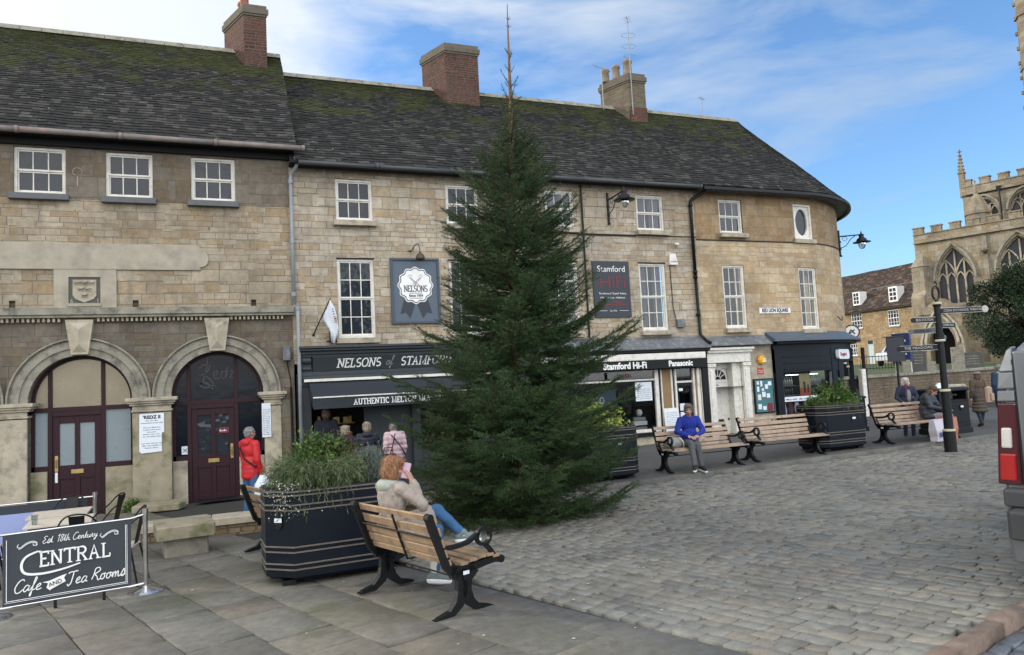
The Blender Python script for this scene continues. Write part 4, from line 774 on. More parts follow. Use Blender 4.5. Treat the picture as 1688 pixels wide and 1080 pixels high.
# ================================================================== building C: rounded corner building
XC, RC = 17.3, 4.5
def bend(p):
    s, y, z = p[0], p[1], p[2]; o = YF - y
    if s <= XC: return (s, y, z)
    th = (s - XC) / RC; 
    if th > math.pi / 2: return (XC + RC + o, YF + RC + (s - XC - RC * math.pi / 2), z)
    return (XC + (RC + o) * math.sin(th), YF + RC - (RC + o) * math.cos(th), z)
def segs(b, x0, x1, y0, y1, z0, z1, step=.35):
    n = max(1, int((x1 - x0) / step)); 
    for k in range(n): b.box(x0 + (x1 - x0) * k / n, x0 + (x1 - x0) * (k + 1) / n, y0, y1, z0, z1)
Cb = thing('corner_building', 'rounded corner building of cream limestone with oval window and dark off licence shopfront', 'building')
MAT['ashlarC'] = stone('cream_limestone_corner', (.56, .47, .34), (.43, .345, .23), (.26, .21, .155), .6, .25, ux=1, uy=.8, sootamt=.22)
MAT['ashlarCt'] = stone('brown_limestone_corner', (.38, .29, .19), (.29, .215, .135), (.2, .165, .12), .62, .26, ux=1, uy=.8, sootamt=.4)
ch = [(14.34, 15.22, 6.13, 7.22), (14.31, 15.13, 3.16, 5.14), (17.28, 18.05, 6.03, 7.18), (17.30, 18.10, 3.08, 5.10)]
cuts = [XC + .35 * k for k in range(1, 21)]
def wallb(b, u0, u1, v0, v1, holes, rev=.15):
    us = [u0] + [c for c in cuts if u0 < c < u1] + [u1]
    for a, c in zip(us, us[1:]):
        hs = [(max(h[0], a), min(h[1], c), h[2], h[3]) for h in holes if h[0] < c - 1e-6 and h[1] > a + 1e-6 and h[3] > v0 and h[2] < v1]
        hs = [(h[0], h[1], max(h[2], v0), min(h[3], v1)) for h in hs]
        q = MB(); q.T = b.T; q.wall(a, c, v0, v1, YF, [], rev) if not hs else None
        if hs:
            us2 = sorted({a, c} | {h[0] for h in hs} | {h[1] for h in hs}); zs = sorted({v0, v1} | {h[2] for h in hs} | {h[3] for h in hs})
            for i, j in zip(us2, us2[1:]):
                for k, l in zip(zs, zs[1:]):
                    if any(h[0] < (i + j) / 2 < h[1] and h[2] < (k + l) / 2 < h[3] for h in hs): continue
                    q.poly([(i, YF, k), (j, YF, k), (j, YF, l), (i, YF, l)])
        off = len(b.v); b.v += q.v; b.f += [tuple(i + off for i in f) for f in q.f]; b.mi += [0] * len(q.f)
    for a, c, k, l in holes:
        if k < v0 - .01: continue
        y = YF; b.poly([(a, y, k), (a, y, l), (a, y + rev, l), (a, y + rev, k)]); b.poly([(c, y, k), (c, y + rev, k), (c, y + rev, l), (c, y, l)])
        b.poly([(a, y, l), (c, y, l), (c, y + rev, l), (a, y + rev, l)]); b.poly([(a, y, k), (a, y + rev, k), (c, y + rev, k), (c, y, k)])
b = MB(); b.T = bend; wallb(b, 13.42, 30, 2.70, 5.92, ch); b.build('wall', MAT['ashlarC'], Cb, fix=False)
b = MB(); b.T = bend; wallb(b, 13.42, 30, 5.92, 7.6, [h for h in ch if h[2] > 5.9]); b.build('upper_wall', MAT['ashlarCt'], Cb, fix=False)
b = MB(); b.T = bend; wallb(b, 13.42, 15.95, -.6, 2.70, [(13.60, 14.80, -.6, 2.2)]); b.build('ground_wall', MAT['dressed'], Cb, fix=False)
b = MB(); b.T = bend; segs(b, 13.42, 24, YF - .02, YF, 5.90, 5.93); b.build('cable_run', MAT['dark'], Cb)
sash(Cb, *ch[0], YF + .05, 3, 2, sill='dressed', curtain=.12); sash(Cb, *ch[1], YF + .05, 3, 4, sill='dressed', curtain=.10); sash(Cb, *ch[3], YF + .05, 3, 4, sill='dressed', T=bend, curtain=.10)
h = ch[2]; b = MB(); b.T = bend; cx, cz = (h[0] + h[1]) / 2, (h[2] + h[3]) / 2; n = 28
for k in range(n):
    a0, a1 = 2 * math.pi * k / n, 2 * math.pi * (k + 1) / n
    def sq(a): 
        c_, s_ = math.cos(a), math.sin(a); m = max(abs(c_), abs(s_)); return (cx + c_ / m * .385, YF + .05, cz + s_ / m * .575)
    def ov(a, y=.05): return (cx + .27 * math.cos(a), YF + y, cz + .44 * math.sin(a))
    b.poly([ov(a0), sq(a0), sq(a1), ov(a1)]); b.poly([ov(a0), ov(a1), ov(a1, .12), ov(a0, .12)])
b.box(h[0], h[1], YF - .02, YF + .02, h[2], h[2] + .06); b.box(h[0], h[0] + .05, YF - .01, YF + .05, h[2] + .06, h[3]); b.box(h[1] - .05, h[1], YF - .01, YF + .05, h[2] + .06, h[3]); b.box(h[0] + .05, h[1] - .05, YF - .01, YF + .05, h[3] - .05, h[3])
ow = b.build('oval_window', MAT['white'], Cb, fix=False); b = MB(); b.T = bend; b.poly([ov(2 * math.pi * k / n, .11) for k in range(n)]); b.build('pane', MAT['glass'], ow, fix=False)
b = MB(); b.T = bend; b.box(h[0] - .08, h[1] + .1, YF - .1, YF + .02, h[2] - .13, h[2]); b.build('sill', MAT['dressed'], ow)
# roof of C
def EC(t, z=7.50): p = bend((t, YF - .42, 0)); return Vector((p[0], p[1], z))
def RCf(t, z=11.42):
    if t <= XC: return Vector((13.5 + (t - 13.5) / (XC - 13.5) * (18.45 - 13.5), 22.2, z))
    e_ = XC + RC * math.pi / 2; return Vector((18.45 + .02 * (t - XC), 22.2 + .03 * (t - XC) + max(0, t - e_), z))
ro = MB(); ts = [13.5 + .4 * k for k in range(42)]
for a, c in zip(ts, ts[1:]): ro.poly([EC(a, 7.46), EC(c, 7.46), RCf(c, 11.38), RCf(a, 11.38)])
ro.poly([(13.5, 26.5, 7.4), (21, 26.5, 7.4), (18.45, 22.2, 11.38), (13.5, 22.2, 11.38)])
RO = ro.build('roof', MAT['dark'], Cb, fix=False); slates('slate_courses', RO, EC, RCf, 13.5, 29.5, 1.08, MAT['slatesB'], 5, wmul=1.1); ridge(RO, 13.5, 18.4, 11.44)
b = MB(); b.T = bend; segs(b, 13.5, 28, YF - .50, YF - .38, 7.38, 7.47); b.build('gutter', MAT['iron'], Cb, fix=False)
b = MB(); b.T = bend; segs(b, 13.5, 28, YF - .40, YF + .03, 7.44, 7.48); b.build('soffit', MAT['lead'], Cb, fix=False)
# white doorway
b = MB(); 
for x in (13.44, 14.74): b.box(x, x + .24, YF - .12, YF + .01, -.4, 2.0); b.box(x - .03, x + .27, YF - .16, YF + .01, 2.0, 2.10); b.box(x - .03, x + .27, YF - .15, YF + .01, -.4, -.1); b.box(x + .05, x + .19, YF - .14, YF - .1, 0, 1.9)
b.box(13.42, 15.02, YF - .14, YF + .01, 2.12, 2.42); b.box(13.40, 15.05, YF - .22, YF + .01, 2.42, 2.50); b.box(13.38, 15.08, YF - .28, YF + .01, 2.50, 2.57)
b.box(14.42, 14.74, YF + .02, YF + .3, -.4, 2.12); b.box(13.68, 14.42, YF + .26, YF + .3, 1.52, 1.60); b.box(13.60, 14.80, YF + .325, YF + .36, -.5, 2.2)
dw = b.build('doorcase', MAT['offwhite'], Cb, bevel=.008)
b = MB(); b.prism([(YF - .34, 2.62), (YF - .34, 2.66), (YF, 2.94), (YF, 2.62)], 13.44, 15.75, 'x'); b.build('canopy', MAT['lead'], Cb, bevel=.01)
b = MB(); x0, x1, y = 13.70, 14.42, YF + .28; b.box(x0, x1, y, y + .04, -.35, 1.52)
for i in range(2):
    for z0, z1 in ((-.25, .25), (.5, 1.4)): xa = x0 + .07 + i * .34; b.box(xa, xa + .25, y - .008, y, z0, z1)
wd_ = b.build('door', MAT['offwhite'], Cb, bevel=.006); b = MB(); b.box(13.95, 14.17, y - .015, y - .006, .33, .40); b.box(14.33, 14.37, y - .03, y - .006, .36, .42); b.build('letter_plate', MAT['ink'], wd_); text('21A', .09, 'door_number', MAT['ink'], wd_, (13.98, y - .012, 1.44))
b = MB(); n = 14; b.poly([(14.05 + .33 * math.cos(math.pi * k / n), y, 1.62 + .33 * math.sin(math.pi * k / n)) for k in range(n + 1)]); b.build('fanlight', MAT['glass'], dw, fix=False)
b = MB(); ring(b, 14.05, 1.62, .30, .35, y - .02, y)
for k in range(1, 6): a = math.pi * k / 6; b.ribbon([(14.05 + .1 * math.cos(a), 1.62 + .1 * math.sin(a)), (14.05 + .3 * math.cos(a), 1.62 + .3 * math.sin(a))], .02, y - .02, y - .004, 'y')
ring(b, 14.05, 1.62, .09, .11, y - .02, y); b.box(13.68, 14.42, y - .02, y, 1.96, 2.12); b.build('fanlight_bars', MAT['offwhite'], dw)
# dark off licence shopfront, following the bend
b = MB(); b.T = bend; xa, xb = 15.95, 24.0
segs(b, xa, xb, YF - .10, YF, 2.45, 2.70); segs(b, xa, xb, YF - .30, YF, 2.62, 2.70); segs(b, xa, 19.0, YF - .13, YF + .0, 1.72, 2.45); segs(b, 19, xb, YF - .13, YF + .0, 2.0, 2.45)
for z in (1.8, 2.0, 2.2): segs(b, 16.3, 18.5, YF - .15, YF - .13, z, z + .03)
for x in (xa, 18.35, 18.75, 20.55, 22.0): b.box(x, x + .26, YF - .14, YF + .02, -.3, 2.45); b.box(x - .02, x + .28, YF - .18, YF, -.3, .05)
segs(b, 16.2, 18.6, YF - .12, YF, -.3, .10); segs(b, 20.8, 22.0, YF - .1, YF, -.3, .3); segs(b, 18.61, 18.75, YF - .10, YF + .3, -.3, 2.45)
of = b.build('off_licence_shopfront', MAT['navy'], Cb, fix=False)
b = MB(); b.T = bend; n = 22
for k in range(n):
    a, c = 15.75 + (24.2 - 15.75) * k / n, 15.75 + (24.2 - 15.75) * (k + 1) / n
    b.hexa([(a, YF - .45, 2.70), (c, YF - .45, 2.70), (c, YF, 2.70), (a, YF, 2.70), (a, YF - .45, 2.76), (c, YF - .45, 2.76), (c, YF, 3.02), (a, YF, 3.02)])
b.build('slate_canopy', MAT['slate_canopy'], Cb)
b = MB(); b.T = bend
for a, c in ((16.22, 16.9), (16.9, 17.6), (17.6, 18.35)): b.poly([(a, YF - .03, .12), (c, YF - .03, .12), (c, YF - .03, 1.70), (a, YF - .03, 1.70)])
b.build('shop_glass', MAT['glass_t'], of, fix=False)
b = MB(); b.T = bend; b.box(16.20, 16.25, YF - .1, YF - .02, .1, 1.7); b.box(18.32, 18.37, YF - .1, YF - .02, .1, 1.7); segs(b, 16.25, 18.32, YF - .1, YF - .02, .09, .14); b.build('window_frame', MAT['lead'], of)
b = MB(); b.T = bend; segs(b, 16.2, 18.4, YF - .06, YF - .05, .80, .95); b.build('sign_strip', MAT['paper'], of, fix=False)
b = MB(); b.T = bend; rb = random.Random(12); scribble(b, 16.35, 16.75, .845, .05, YF - .065, rb); b.build('sign_strip_red', MAT['redsign'], of)
b = MB(); b.T = bend; scribble(b, 16.85, 18.2, .845, .05, YF - .065, rb); b.build('sign_strip_print', MAT['ink'], of)
b = MB(); b.T = bend; b.box(16.1, 18.5, YF + .75, YF + .8, -.3, 2.4); b.box(16.1, 18.5, YF + .0, YF + .75, .08, .10); b.box(16.0, 16.1, YF, YF + .8, -.3, 2.4); oi = b.build('shop_interior', MAT['dark'], of)
b = MB(); b.T = bend; MAT['bottle'] = mk('dark_bottle_glass', (.035, .05, .04), .15, var=.4); MAT['bottle2'] = mk('pale_bottle_glass', (.35, .37, .33), .2)
for z, r_, m in ((1.30, .033, 1), (1.0, .036, 0)):
    for k in range(22):
        x = 16.36 + k * .088
        if 16.95 < x < 17.5: continue
        b.m = m; b.lathe([(r_, 0), (r_, .16), (.012, .2), (.012, .27)], (x, YF + .25, z), 7)
b.build('bottle_row', [MAT['bottle'], MAT['bottle2']], oi, smooth=True)
b = MB(); b.T = bend; b.box(16.3, 18.3, YF + .15, YF + .4, 1.27, 1.295); b.box(16.3, 18.3, YF + .15, YF + .4, .97, .995); b.build('shelf', MAT['lead'], oi)
b = MB(); b.T = bend; b.box(16.55, 17.05, YF + .1, YF + .13, 1.62, 1.64); b.box(17.45, 17.9, YF + .1, YF + .13, 1.62, 1.64); b.build('strip_light', mk('strip_light', (.9, .95, 1), .5, var=0, emit=2.5), oi)
b = MB(); b.T = bend; b.m = 0; b.box(17.0, 17.44, YF + .02, YF + .035, 1.2, 1.66); b.m = 1; b.box(17.0, 17.44, YF + .02, YF + .035, .96, 1.2); b.m = 2; b.box(17.15, 17.22, YF + .01, YF + .019, 1.05, 1.4); b.box(17.3, 17.36, YF + .01, YF + .019, 1.05, 1.3); b.build('wine_poster', [mk('poster_gold', (.40, .33, .15), .6), mk('poster_orange', (.45, .10, .03), .6), MAT['ink']], oi)
b = MB(); b.T = bend
for k, (x, m) in enumerate(((16.36, 0), (16.62, 1), (16.88, 0), (17.22, 2), (17.5, 0), (17.72, 3))):           # hanging aprons and bags
    b.m = m; z1 = .76; z0 = (.30, .38, .42, .34, .5, .4)[k]; b.prism([(x - .05, z1), (x + .05, z1), (x + .10, (z0 + z1) / 2), (x + .07, z0), (x - .07, z0), (x - .10, (z0 + z1) / 2)], YF + .08, YF + .12)
b.build('hanging_cloth', [MAT['paper'], mk('maroon_cloth', (.12, .03, .045), .8), MAT['curtain'], MAT['yellow']], oi)
b = MB(); b.T = bend; b.box(19.05, 20.5, YF + .35, YF + .40, -.3, 2.3); b.box(18.98, 19.05, YF, YF + .4, -.3, 2.3); od = b.build('shop_door', MAT['navy'], of)
b = MB(); b.T = bend; b.box(19.25, 19.9, YF + .33, YF + .35, .4, 1.75); b.build('door_glass', MAT['glass'], od)
b = MB(); b.T = bend; b.box(19.12, 19.20, YF - .2, YF - .13, 1.90, 1.96); b.box(19.36, 19.44, YF - .2, YF - .13, 1.78, 1.84); b.build('lamp_bracket', MAT['white'], od)
# small signs
def bp(s, o, z): p = bend((s, YF - o, z)); return p
def rot_at(s): return max(0, min(s - XC, RC * math.pi / 2)) / RC
p = bp(19.0, .17, 2.22); t = thing('shop_sign', 'white rounded sign with red lettering over the off licence door', 'sign', p, rot_at(19.0)); b = MB(); pts = [(-.42 + .1 - .1 * math.cos(a), 0 - .05 - .1 * math.sin(a)) for a in np.linspace(0, math.pi / 2, 5)] + [(.42 - .1 + .1 * math.sin(a), -.05 - .1 * math.cos(a)) for a in np.linspace(0, math.pi / 2, 5)] + [(.42 - .1 + .1 * math.cos(a), .07 + .1 * math.sin(a)) for a in np.linspace(0, math.pi / 2, 5)] + [(-.42 + .1 - .1 * math.sin(a), .07 + .1 * math.cos(a)) for a in np.linspace(0, math.pi / 2, 5)]
b.prism(pts, -.06, .04); b.build('board', MAT['paper'], t); text('Rogers', .17, 'lettering', MAT['red'], t, (-.05, -.063, .01), bold=.006)
t = thing('notice_board', 'teal notice board covered with small papers beside the white door', 'notice board', (15.52, YF, 1.05)); b = MB(); b.box(-.38, .37, -.05, 0, -.55, .52); b.build('frame', MAT['navy'], t); b = MB(); b.box(-.34, .33, -.058, -.051, -.51, .48); b.build('board', MAT['teal'], t)
b = MB(); rb = random.Random(5)
for (x, z, w_, h_) in ((-.28, .12, .08, .16), (-.14, .28, .07, .17), (.03, .2, .11, .14), (-.27, -.14, .12, .18), (-.1, -.05, .13, .16), (-.28, -.42, .13, .16), (-.1, -.45, .13, .12), (.08, -.5, .19, .26), (.07, -.08, .13, .13), (.15, .3, .13, .12), (-.28, .34, .09, .1), (-.1, .14, .08, .08)): b.m = 1 if (w_ > .18) else rb.choice((0, 0, 0, 2)); b.box(x, x + w_, -.065, -.059, z, z + h_)
b.build('pinned_paper', [MAT['paper'], MAT['redsign'], MAT['offwhite']], t)
t = thing('alarm_box', 'round yellow burglar alarm above the teal notice board', 'alarm', (15.50, YF, 2.16)); b = MB(); b.lathe([(.0, 0), (.15, 0), (.17, .03), (.15, .09), (.1, .12), (0, .13)], (0, 0, 0), 8); o = b.build('casing', MAT['yellow'], t, rot=(R(90), 0, .2)); b = MB(); b.box(-.02, .12, -.135, -.128, -.07, -.03); b.box(.0, .12, -.135, -.128, .0, .03); b.build('print', MAT['letter'], t)
t = thing('warning_sticker', 'small red sticker between the yellow alarm and the notice board', 'sign', (15.47, YF, 1.80)); b = MB(); b.box(-.12, .12, -.008, 0, -.09, .1); b.build('plate', MAT['red'], t); b = MB(); scribble(b, -.09, .09, .02, .03, -.009, random.Random(1)); scribble(b, -.09, .09, -.04, .03, -.009, random.Random(2)); b.build('print', MAT['letter'], t)
t = thing('street_nameplate', 'white street nameplate reading RED LION SQUARE on the corner building', 'sign', (16.22, YF, 3.70)); b = MB(); b.box(-.61, .61, -.02, 0, -.10, .10); b.build('plate', MAT['letter'], t); text('RED LION SQUARE', .165, 'lettering', MAT['ink'], t, (0, -.022, 0), bold=.006, sx=.74)
b = MB(); b.box(-.60, .60, -.024, -.02, .085, .095); b.box(-.60, .60, -.024, -.02, -.095, -.085); b.build('border', MAT['ink'], t)
p = bp(19.2, .06, 3.42); t = thing('wall_hook', 'small rusty hook in the curved corner wall', 'hook', p, rot_at(19.2)); b = MB(); b.tube(curve3([(-.08, 0, .1), (-.06, -.08, -.02), (0, -.12, -.06), (.06, -.1, .0), (.08, -.1, .1)], 4), .014, 6); b.build('hook', MAT['iron'], t)
rebase(Cb, (17.5, YF + 1, -.2))
# ---- signs on the butcher's and hi-fi walls
t = thing('butcher_sign', 'blue grey board with white rosette reading NELSONS Since 1934 and dark ribbon tails', 'sign', (4.58, YF, 4.34)); W, H = .65, .855; b = MB(); b.box(-W, W, -.05, 0, -H, H); b.build('board', MAT['signgrey'], t)
b = MB(); b.box(-W, W, -.085, -.05, H - .06, H); b.box(-W, W, -.085, -.05, -H, -H + .06); b.box(-W, -W + .06, -.085, -.05, -H + .06, H - .06); b.box(W - .06, W, -.085, -.05, -H + .06, H - .06); b.build('frame', mk('board_frame', (.055, .075, .10), .6), t, bevel=.006)
def rose(r, a=.022): return [((r + a * math.cos(12 * t_)) * math.sin(t_), .14 + 1.03 * (r + a * math.cos(12 * t_)) * math.cos(t_)) for t_ in np.linspace(0, 2 * math.pi, 97)[:-1]]
b = MB(); b.prism(rose(.455), -.060, -.052); b.prism(rose(.405), -.066, -.0625); b.build('rosette', MAT['letter'], t); b = MB(); b.prism(rose(.43), -.0625, -.0605); b.build('rosette_ring', MAT['signdark'], t)
b = MB()
for s_ in (-1, 1): b.prism([(s_ * .06, -.30), (s_ * .32, -.24), (s_ * .42, -.60), (s_ * .28, -.56), (s_ * .17, -.72), (s_ * .02, -.34)], -.056, -.0505)
b.build('ribbon', MAT['signdark'], t)
b = MB(); nm = 'NELSONS'; hw = .15; tw = swidth(nm, hw, sp=.04, sx=.80); strokes(b, nm, -tw / 2 + .005, -.02, hw, .020, -.066, sp=.04, sx=.80)
for z in (-.07, -.20): b.box(-.17, .17, -.07, -.066, z, z + .012)
for s_ in (-1, 1):
    for k in range(3): o = k * .022; b.ribbon([(s_ * (-.17 + o), .36 - o * .3), (s_ * (.06 + o), .10 + o)], .006, -.07, -.066, 'y')
    b.ribbon([(s_ * .20, .38), (s_ * .13, .42), (s_ * .08, .36)], .008, -.07, -.066, 'y')
b.build('lettering', MAT['signdark'], t); text('Since 1934', .085, 'small_lettering', MAT['signdark'], t, (0, -.068, -.13), bold=.003)
t = thing('sign_lamp', 'small swan neck lamp hanging over the blue grey butcher sign', 'lamp', (4.60, YF, 5.42)); b = MB(); b.tube(curve3([(-.12, 0, -.02), (-.10, -.10, -.04), (-.03, -.22, .08), (.03, -.30, .10), (.06, -.34, -.05), (.06, -.35, -.16)], 5), .012, 6); b.lathe([(.04, 0), (.04, .02)], (-.12, 0, -.04), 8); b.build('arm', MAT['iron'], t)
b = MB(); b.lathe([(.02, .06), (.03, .02), (.09, -.03), (.115, -.1), (.12, -.16), (.10, -.16), (.08, -.12)], (.06, -.36, -.16), 16, False); b.build('shade', MAT['bronze'], t, smooth=True)
t = thing('hifi_sign', 'dark board reading Stamford HiFi in white and red letters', 'sign', (10.37, YF, 4.38)); W, H = .60, .815; b = MB(); b.bbox(-W, W, -.06, 0, -H, H, .01); b.build('board', MAT['signdark'], t)
text('Stamford', .25, 'lettering', MAT['letter'], t, (.0, -.064, .58), bold=-.001); text('HiFi', .52, 'red_lettering', MAT['redsign'], t, (.02, -.064, .18), bold=-.004, sx=1.06)
b = MB(); b.box(-.02, .3, -.064, -.061, .44, .455); b.box(-.4, .45, -.064, -.061, -.46, -.43); b.box(.0, .3, -.064, -.061, -.40, -.37); b.build('red_lines', MAT['redsign'], t)
text('The Home of "Sound" Advice', .075, 'small_lettering', MAT['letter'], t, (0, -.064, -.13)); text('HiFi . Television . Multiroom', .070, 'small_lettering', MAT['letter'], t, (0, -.064, -.25)); text('Est. 1976', .06, 'small_lettering', MAT['letter'], t, (0, -.064, -.63))
b = MB(); b.box(-.5, -.2, -.064, -.061, -.63, -.622); b.box(.2, .5, -.064, -.061, -.63, -.622); b.build('rule_line', MAT['letter'], t)
t = thing('flag', 'small white shop flag hanging from a slanted black pole', 'flag', (1.98, YF, 3.25)); b = MB(); b.tube([(0, 0, .02), (.38, -.40, .86)], .014, 8); b.tube([(-.03, 0, 0), (.03, -.01, 0)], .03, 8); b.build('pole', MAT['iron'], t)
b = MB(); rows_ = [((.36, -.38, .83), (.37, -.39, .84)), ((.28, -.3, .64), (.48, -.42, .62)), ((.20, -.21, .46), (.53, -.40, .36)), ((.22, -.2, .36), (.56, -.38, .12)), ((.36, -.26, .1), (.55, -.36, .02)), ((.38, -.26, -.2), (.47, -.30, -.24))]
ids = [[b.vert(Vector(a).lerp(Vector(c), k / 5) + Vector((0, .03 * math.sin(k * 1.6 + i), 0))) for k in range(6)] for i, (a, c) in enumerate(rows_)]
for r0, r1 in zip(ids, ids[1:]):
    for k in range(5): b.face((r0[k], r0[k + 1], r1[k + 1], r1[k]))
o = b.build('cloth', MAT['paper'], t, smooth=True, fix=False); so_ = o.modifiers.new('thick', 'SOLIDIFY'); so_.thickness = .004
b = MB()
for k in range(5): b.box(.40 + k * .012, .44 + k * .014, -.47, -.465, .58 - k * .06, .60 - k * .06)
for k in range(3): b.box(.45, .52, -.45, -.445, .36 - k * .05, .38 - k * .05)
b.build('print', MAT['redsign'], t)
t = thing('flag_bracket', 'dark metal bracket box on the wall beside the flag', 'bracket', (2.40, YF, 3.12)); b = MB(); b.bbox(-.04, .09, -.14, 0, -.05, .22, .01); b.box(-.12, .0, -.1, -.06, -.06, -.02); b.build('body', MAT['iron'], t)

t = thing('price_board', 'white framed price list board leaning beside the hi-fi shop door', 'board', (12.02, YF - .26, G(12, 18) + .08), 0); b = MB(); b.T = Matrix.Rotation(R(-8), 4, 'X'); b.bbox(-.26, .26, -.02, .01, 0, .98, .01); b.build('frame', MAT['white'], t); b = MB(); b.T = Matrix.Rotation(R(-8), 4, 'X'); b.box(-.22, .22, -.024, -.021, .05, .93); b.build('sheet', MAT['paper'], t); b = MB(); b.T = Matrix.Rotation(R(-8), 4, 'X')
for k in range(16): scribble(b, -.2, .2, .84 - k * .05, .02, -.0245, random.Random(k))
b.build('print', MAT['lead'], t)
# ================================================================== street lamps on wall brackets
def wall_lamp(label, loc, rz, reach, br):
    t = thing('wall_lantern', label, 'street lamp', loc, rz, 'bracket street lamps on the shop walls'); b = MB()
    b.box(-.03, .03, -.02, .02, -.72, .22); b.tube([(0, 0, .0), (0, -reach, .04)], .022, 8); b.tube([(0, -reach, .04), (0, -reach, .16)], .018, 8)
    b.tube(curve3([(0, 0, -.42), (0, -reach * .28, -.34), (0, -reach * .5, -.12), (0, -reach * .72, .0)], 6), .014, 6)
    b.tube([(0, -reach * .25 + .09 * math.cos(a), -.08 + .07 * math.sin(a)) for a in np.linspace(0, 6.28, 13)], .009, 5)
    for z in (-.70, -.45, -.2): b.tube([(0, .0, z), (0, -.05, z)], .035, 8)
    b.build('bracket', MAT['iron'], t)
    b = MB(); b.lathe([(.02, .12), (.03, .08), (.075, .05), (.10, .02), (.075, -.02), (.085, -.06), (.16, -.12), (.175, -.17), (.20, -.20), (.30, -.225), (.30, -.24), (.14, -.23)], (0, -reach, 0), 20, False); b.build('hood', MAT['iron'], t, smooth=True)
    b = MB(); b.lathe([(.125, 0), (.135, -.05), (.12, -.14), (.07, -.23), (.0, -.25)], (0, -reach, -.23), 16, False); b.build('glass_bowl', glasst('lamp_bowl_glass', .25), t, smooth=True, fix=False)
    b = MB(); b.lathe([(.0, 0), (.03, -.02), (.035, -.1), (0, -.13)], (0, -reach, -.24), 8); b.build('bulb', MAT['white'], t); return t
wall_lamp('black lantern on a wall bracket above the hi-fi sign', (10.42, YF - .02, 7.0), 0, .95, 1)
pl = bp(20.55, .03, 6.42); wall_lamp('black lantern on a long bracket sticking out from the rounded corner into the sky', pl, R(90 - 18), .82, 1)
# aerials
def aerial(name, label, loc, h, yagi, extra=None):
    t = thing(name, label, 'aerial', loc); b = MB(); b.tube([(0, 0, 0), (0, 0, h)], .016, 6); b.build('mast', MAT['pipe_grey'], t); b = MB()
    for (z, a, L, n) in yagi:
        c, s_ = math.cos(a), math.sin(a); b.tube([(-c * L * .5, -s_ * L * .5, z), (c * L * .5, s_ * L * .5, z)], .010, 5)
        for k in range(n): q = -L * .5 + L * (k + .5) / n; b.tube([(c * q - s_ * .12, s_ * q + c * .12, z), (c * q + s_ * .12, s_ * q - c * .12, z)], .005, 4)
    if extra:
        for z, r in extra: b.tube([(r * math.cos(a), r * .7 * math.sin(a), z) for a in np.linspace(0, 6.28, 15)], .006, 4)
    b.build('antenna', MAT['pipe_grey'], t); return t
aerial('tv_aerial', 'rooftop television aerial left of the pale chimney stack', (12.55, 22.0, 11.2), 1.62, [(1.60, .35, .95, 6)])
aerial('tv_aerial', 'tall aerial mast strapped to the pale chimney stack', (13.34, 21.35, 10.95), 3.5, [(3.42, .9, .5, 5)], [(2.45, .26), (2.85, .26), (2.1, .2)])
aerial('tv_aerial', 'small thin aerial on the ridge at the right', (16.9, 22.2, 11.3), .95, [(.9, .5, .45, 4)])
# ================================================================== benches
MAT['slat'] = mk('weathered_oak_slats', (.30, .20, .115), .6, var=.35, sc=9, island=.28, bump=.15, bsc=60, dirt=(.15, .11, .075), dsc=7)
MAT['slat2'] = mk('faded_oak_slats', (.36, .265, .185), .65, var=.3, sc=9, island=.25, bump=.15, bsc=60, dirt=(.2, .15, .12), dsc=7)
def badge(parent, x, y, z, rx, h=.09, name='badge', T=None):
    b = MB(); b.T = T; pts = [(-.4, .5), (.4, .5), (.4, .0), (.3, -.3), (0, -.5), (-.3, -.3), (-.4, 0)]; b.prism([(px_ * h, pz * h) for px_, pz in pts], -.008, 0); m = b.build(name, MAT['iron'], parent); m.location = (x, y, z); m.rotation_euler = (0, 0, rx)
    b = MB(); b.box(-.36 * h, .36 * h, -.011, -.008, .12 * h, .46 * h); o = b.build('badge_plate', MAT['paper'], m); return m
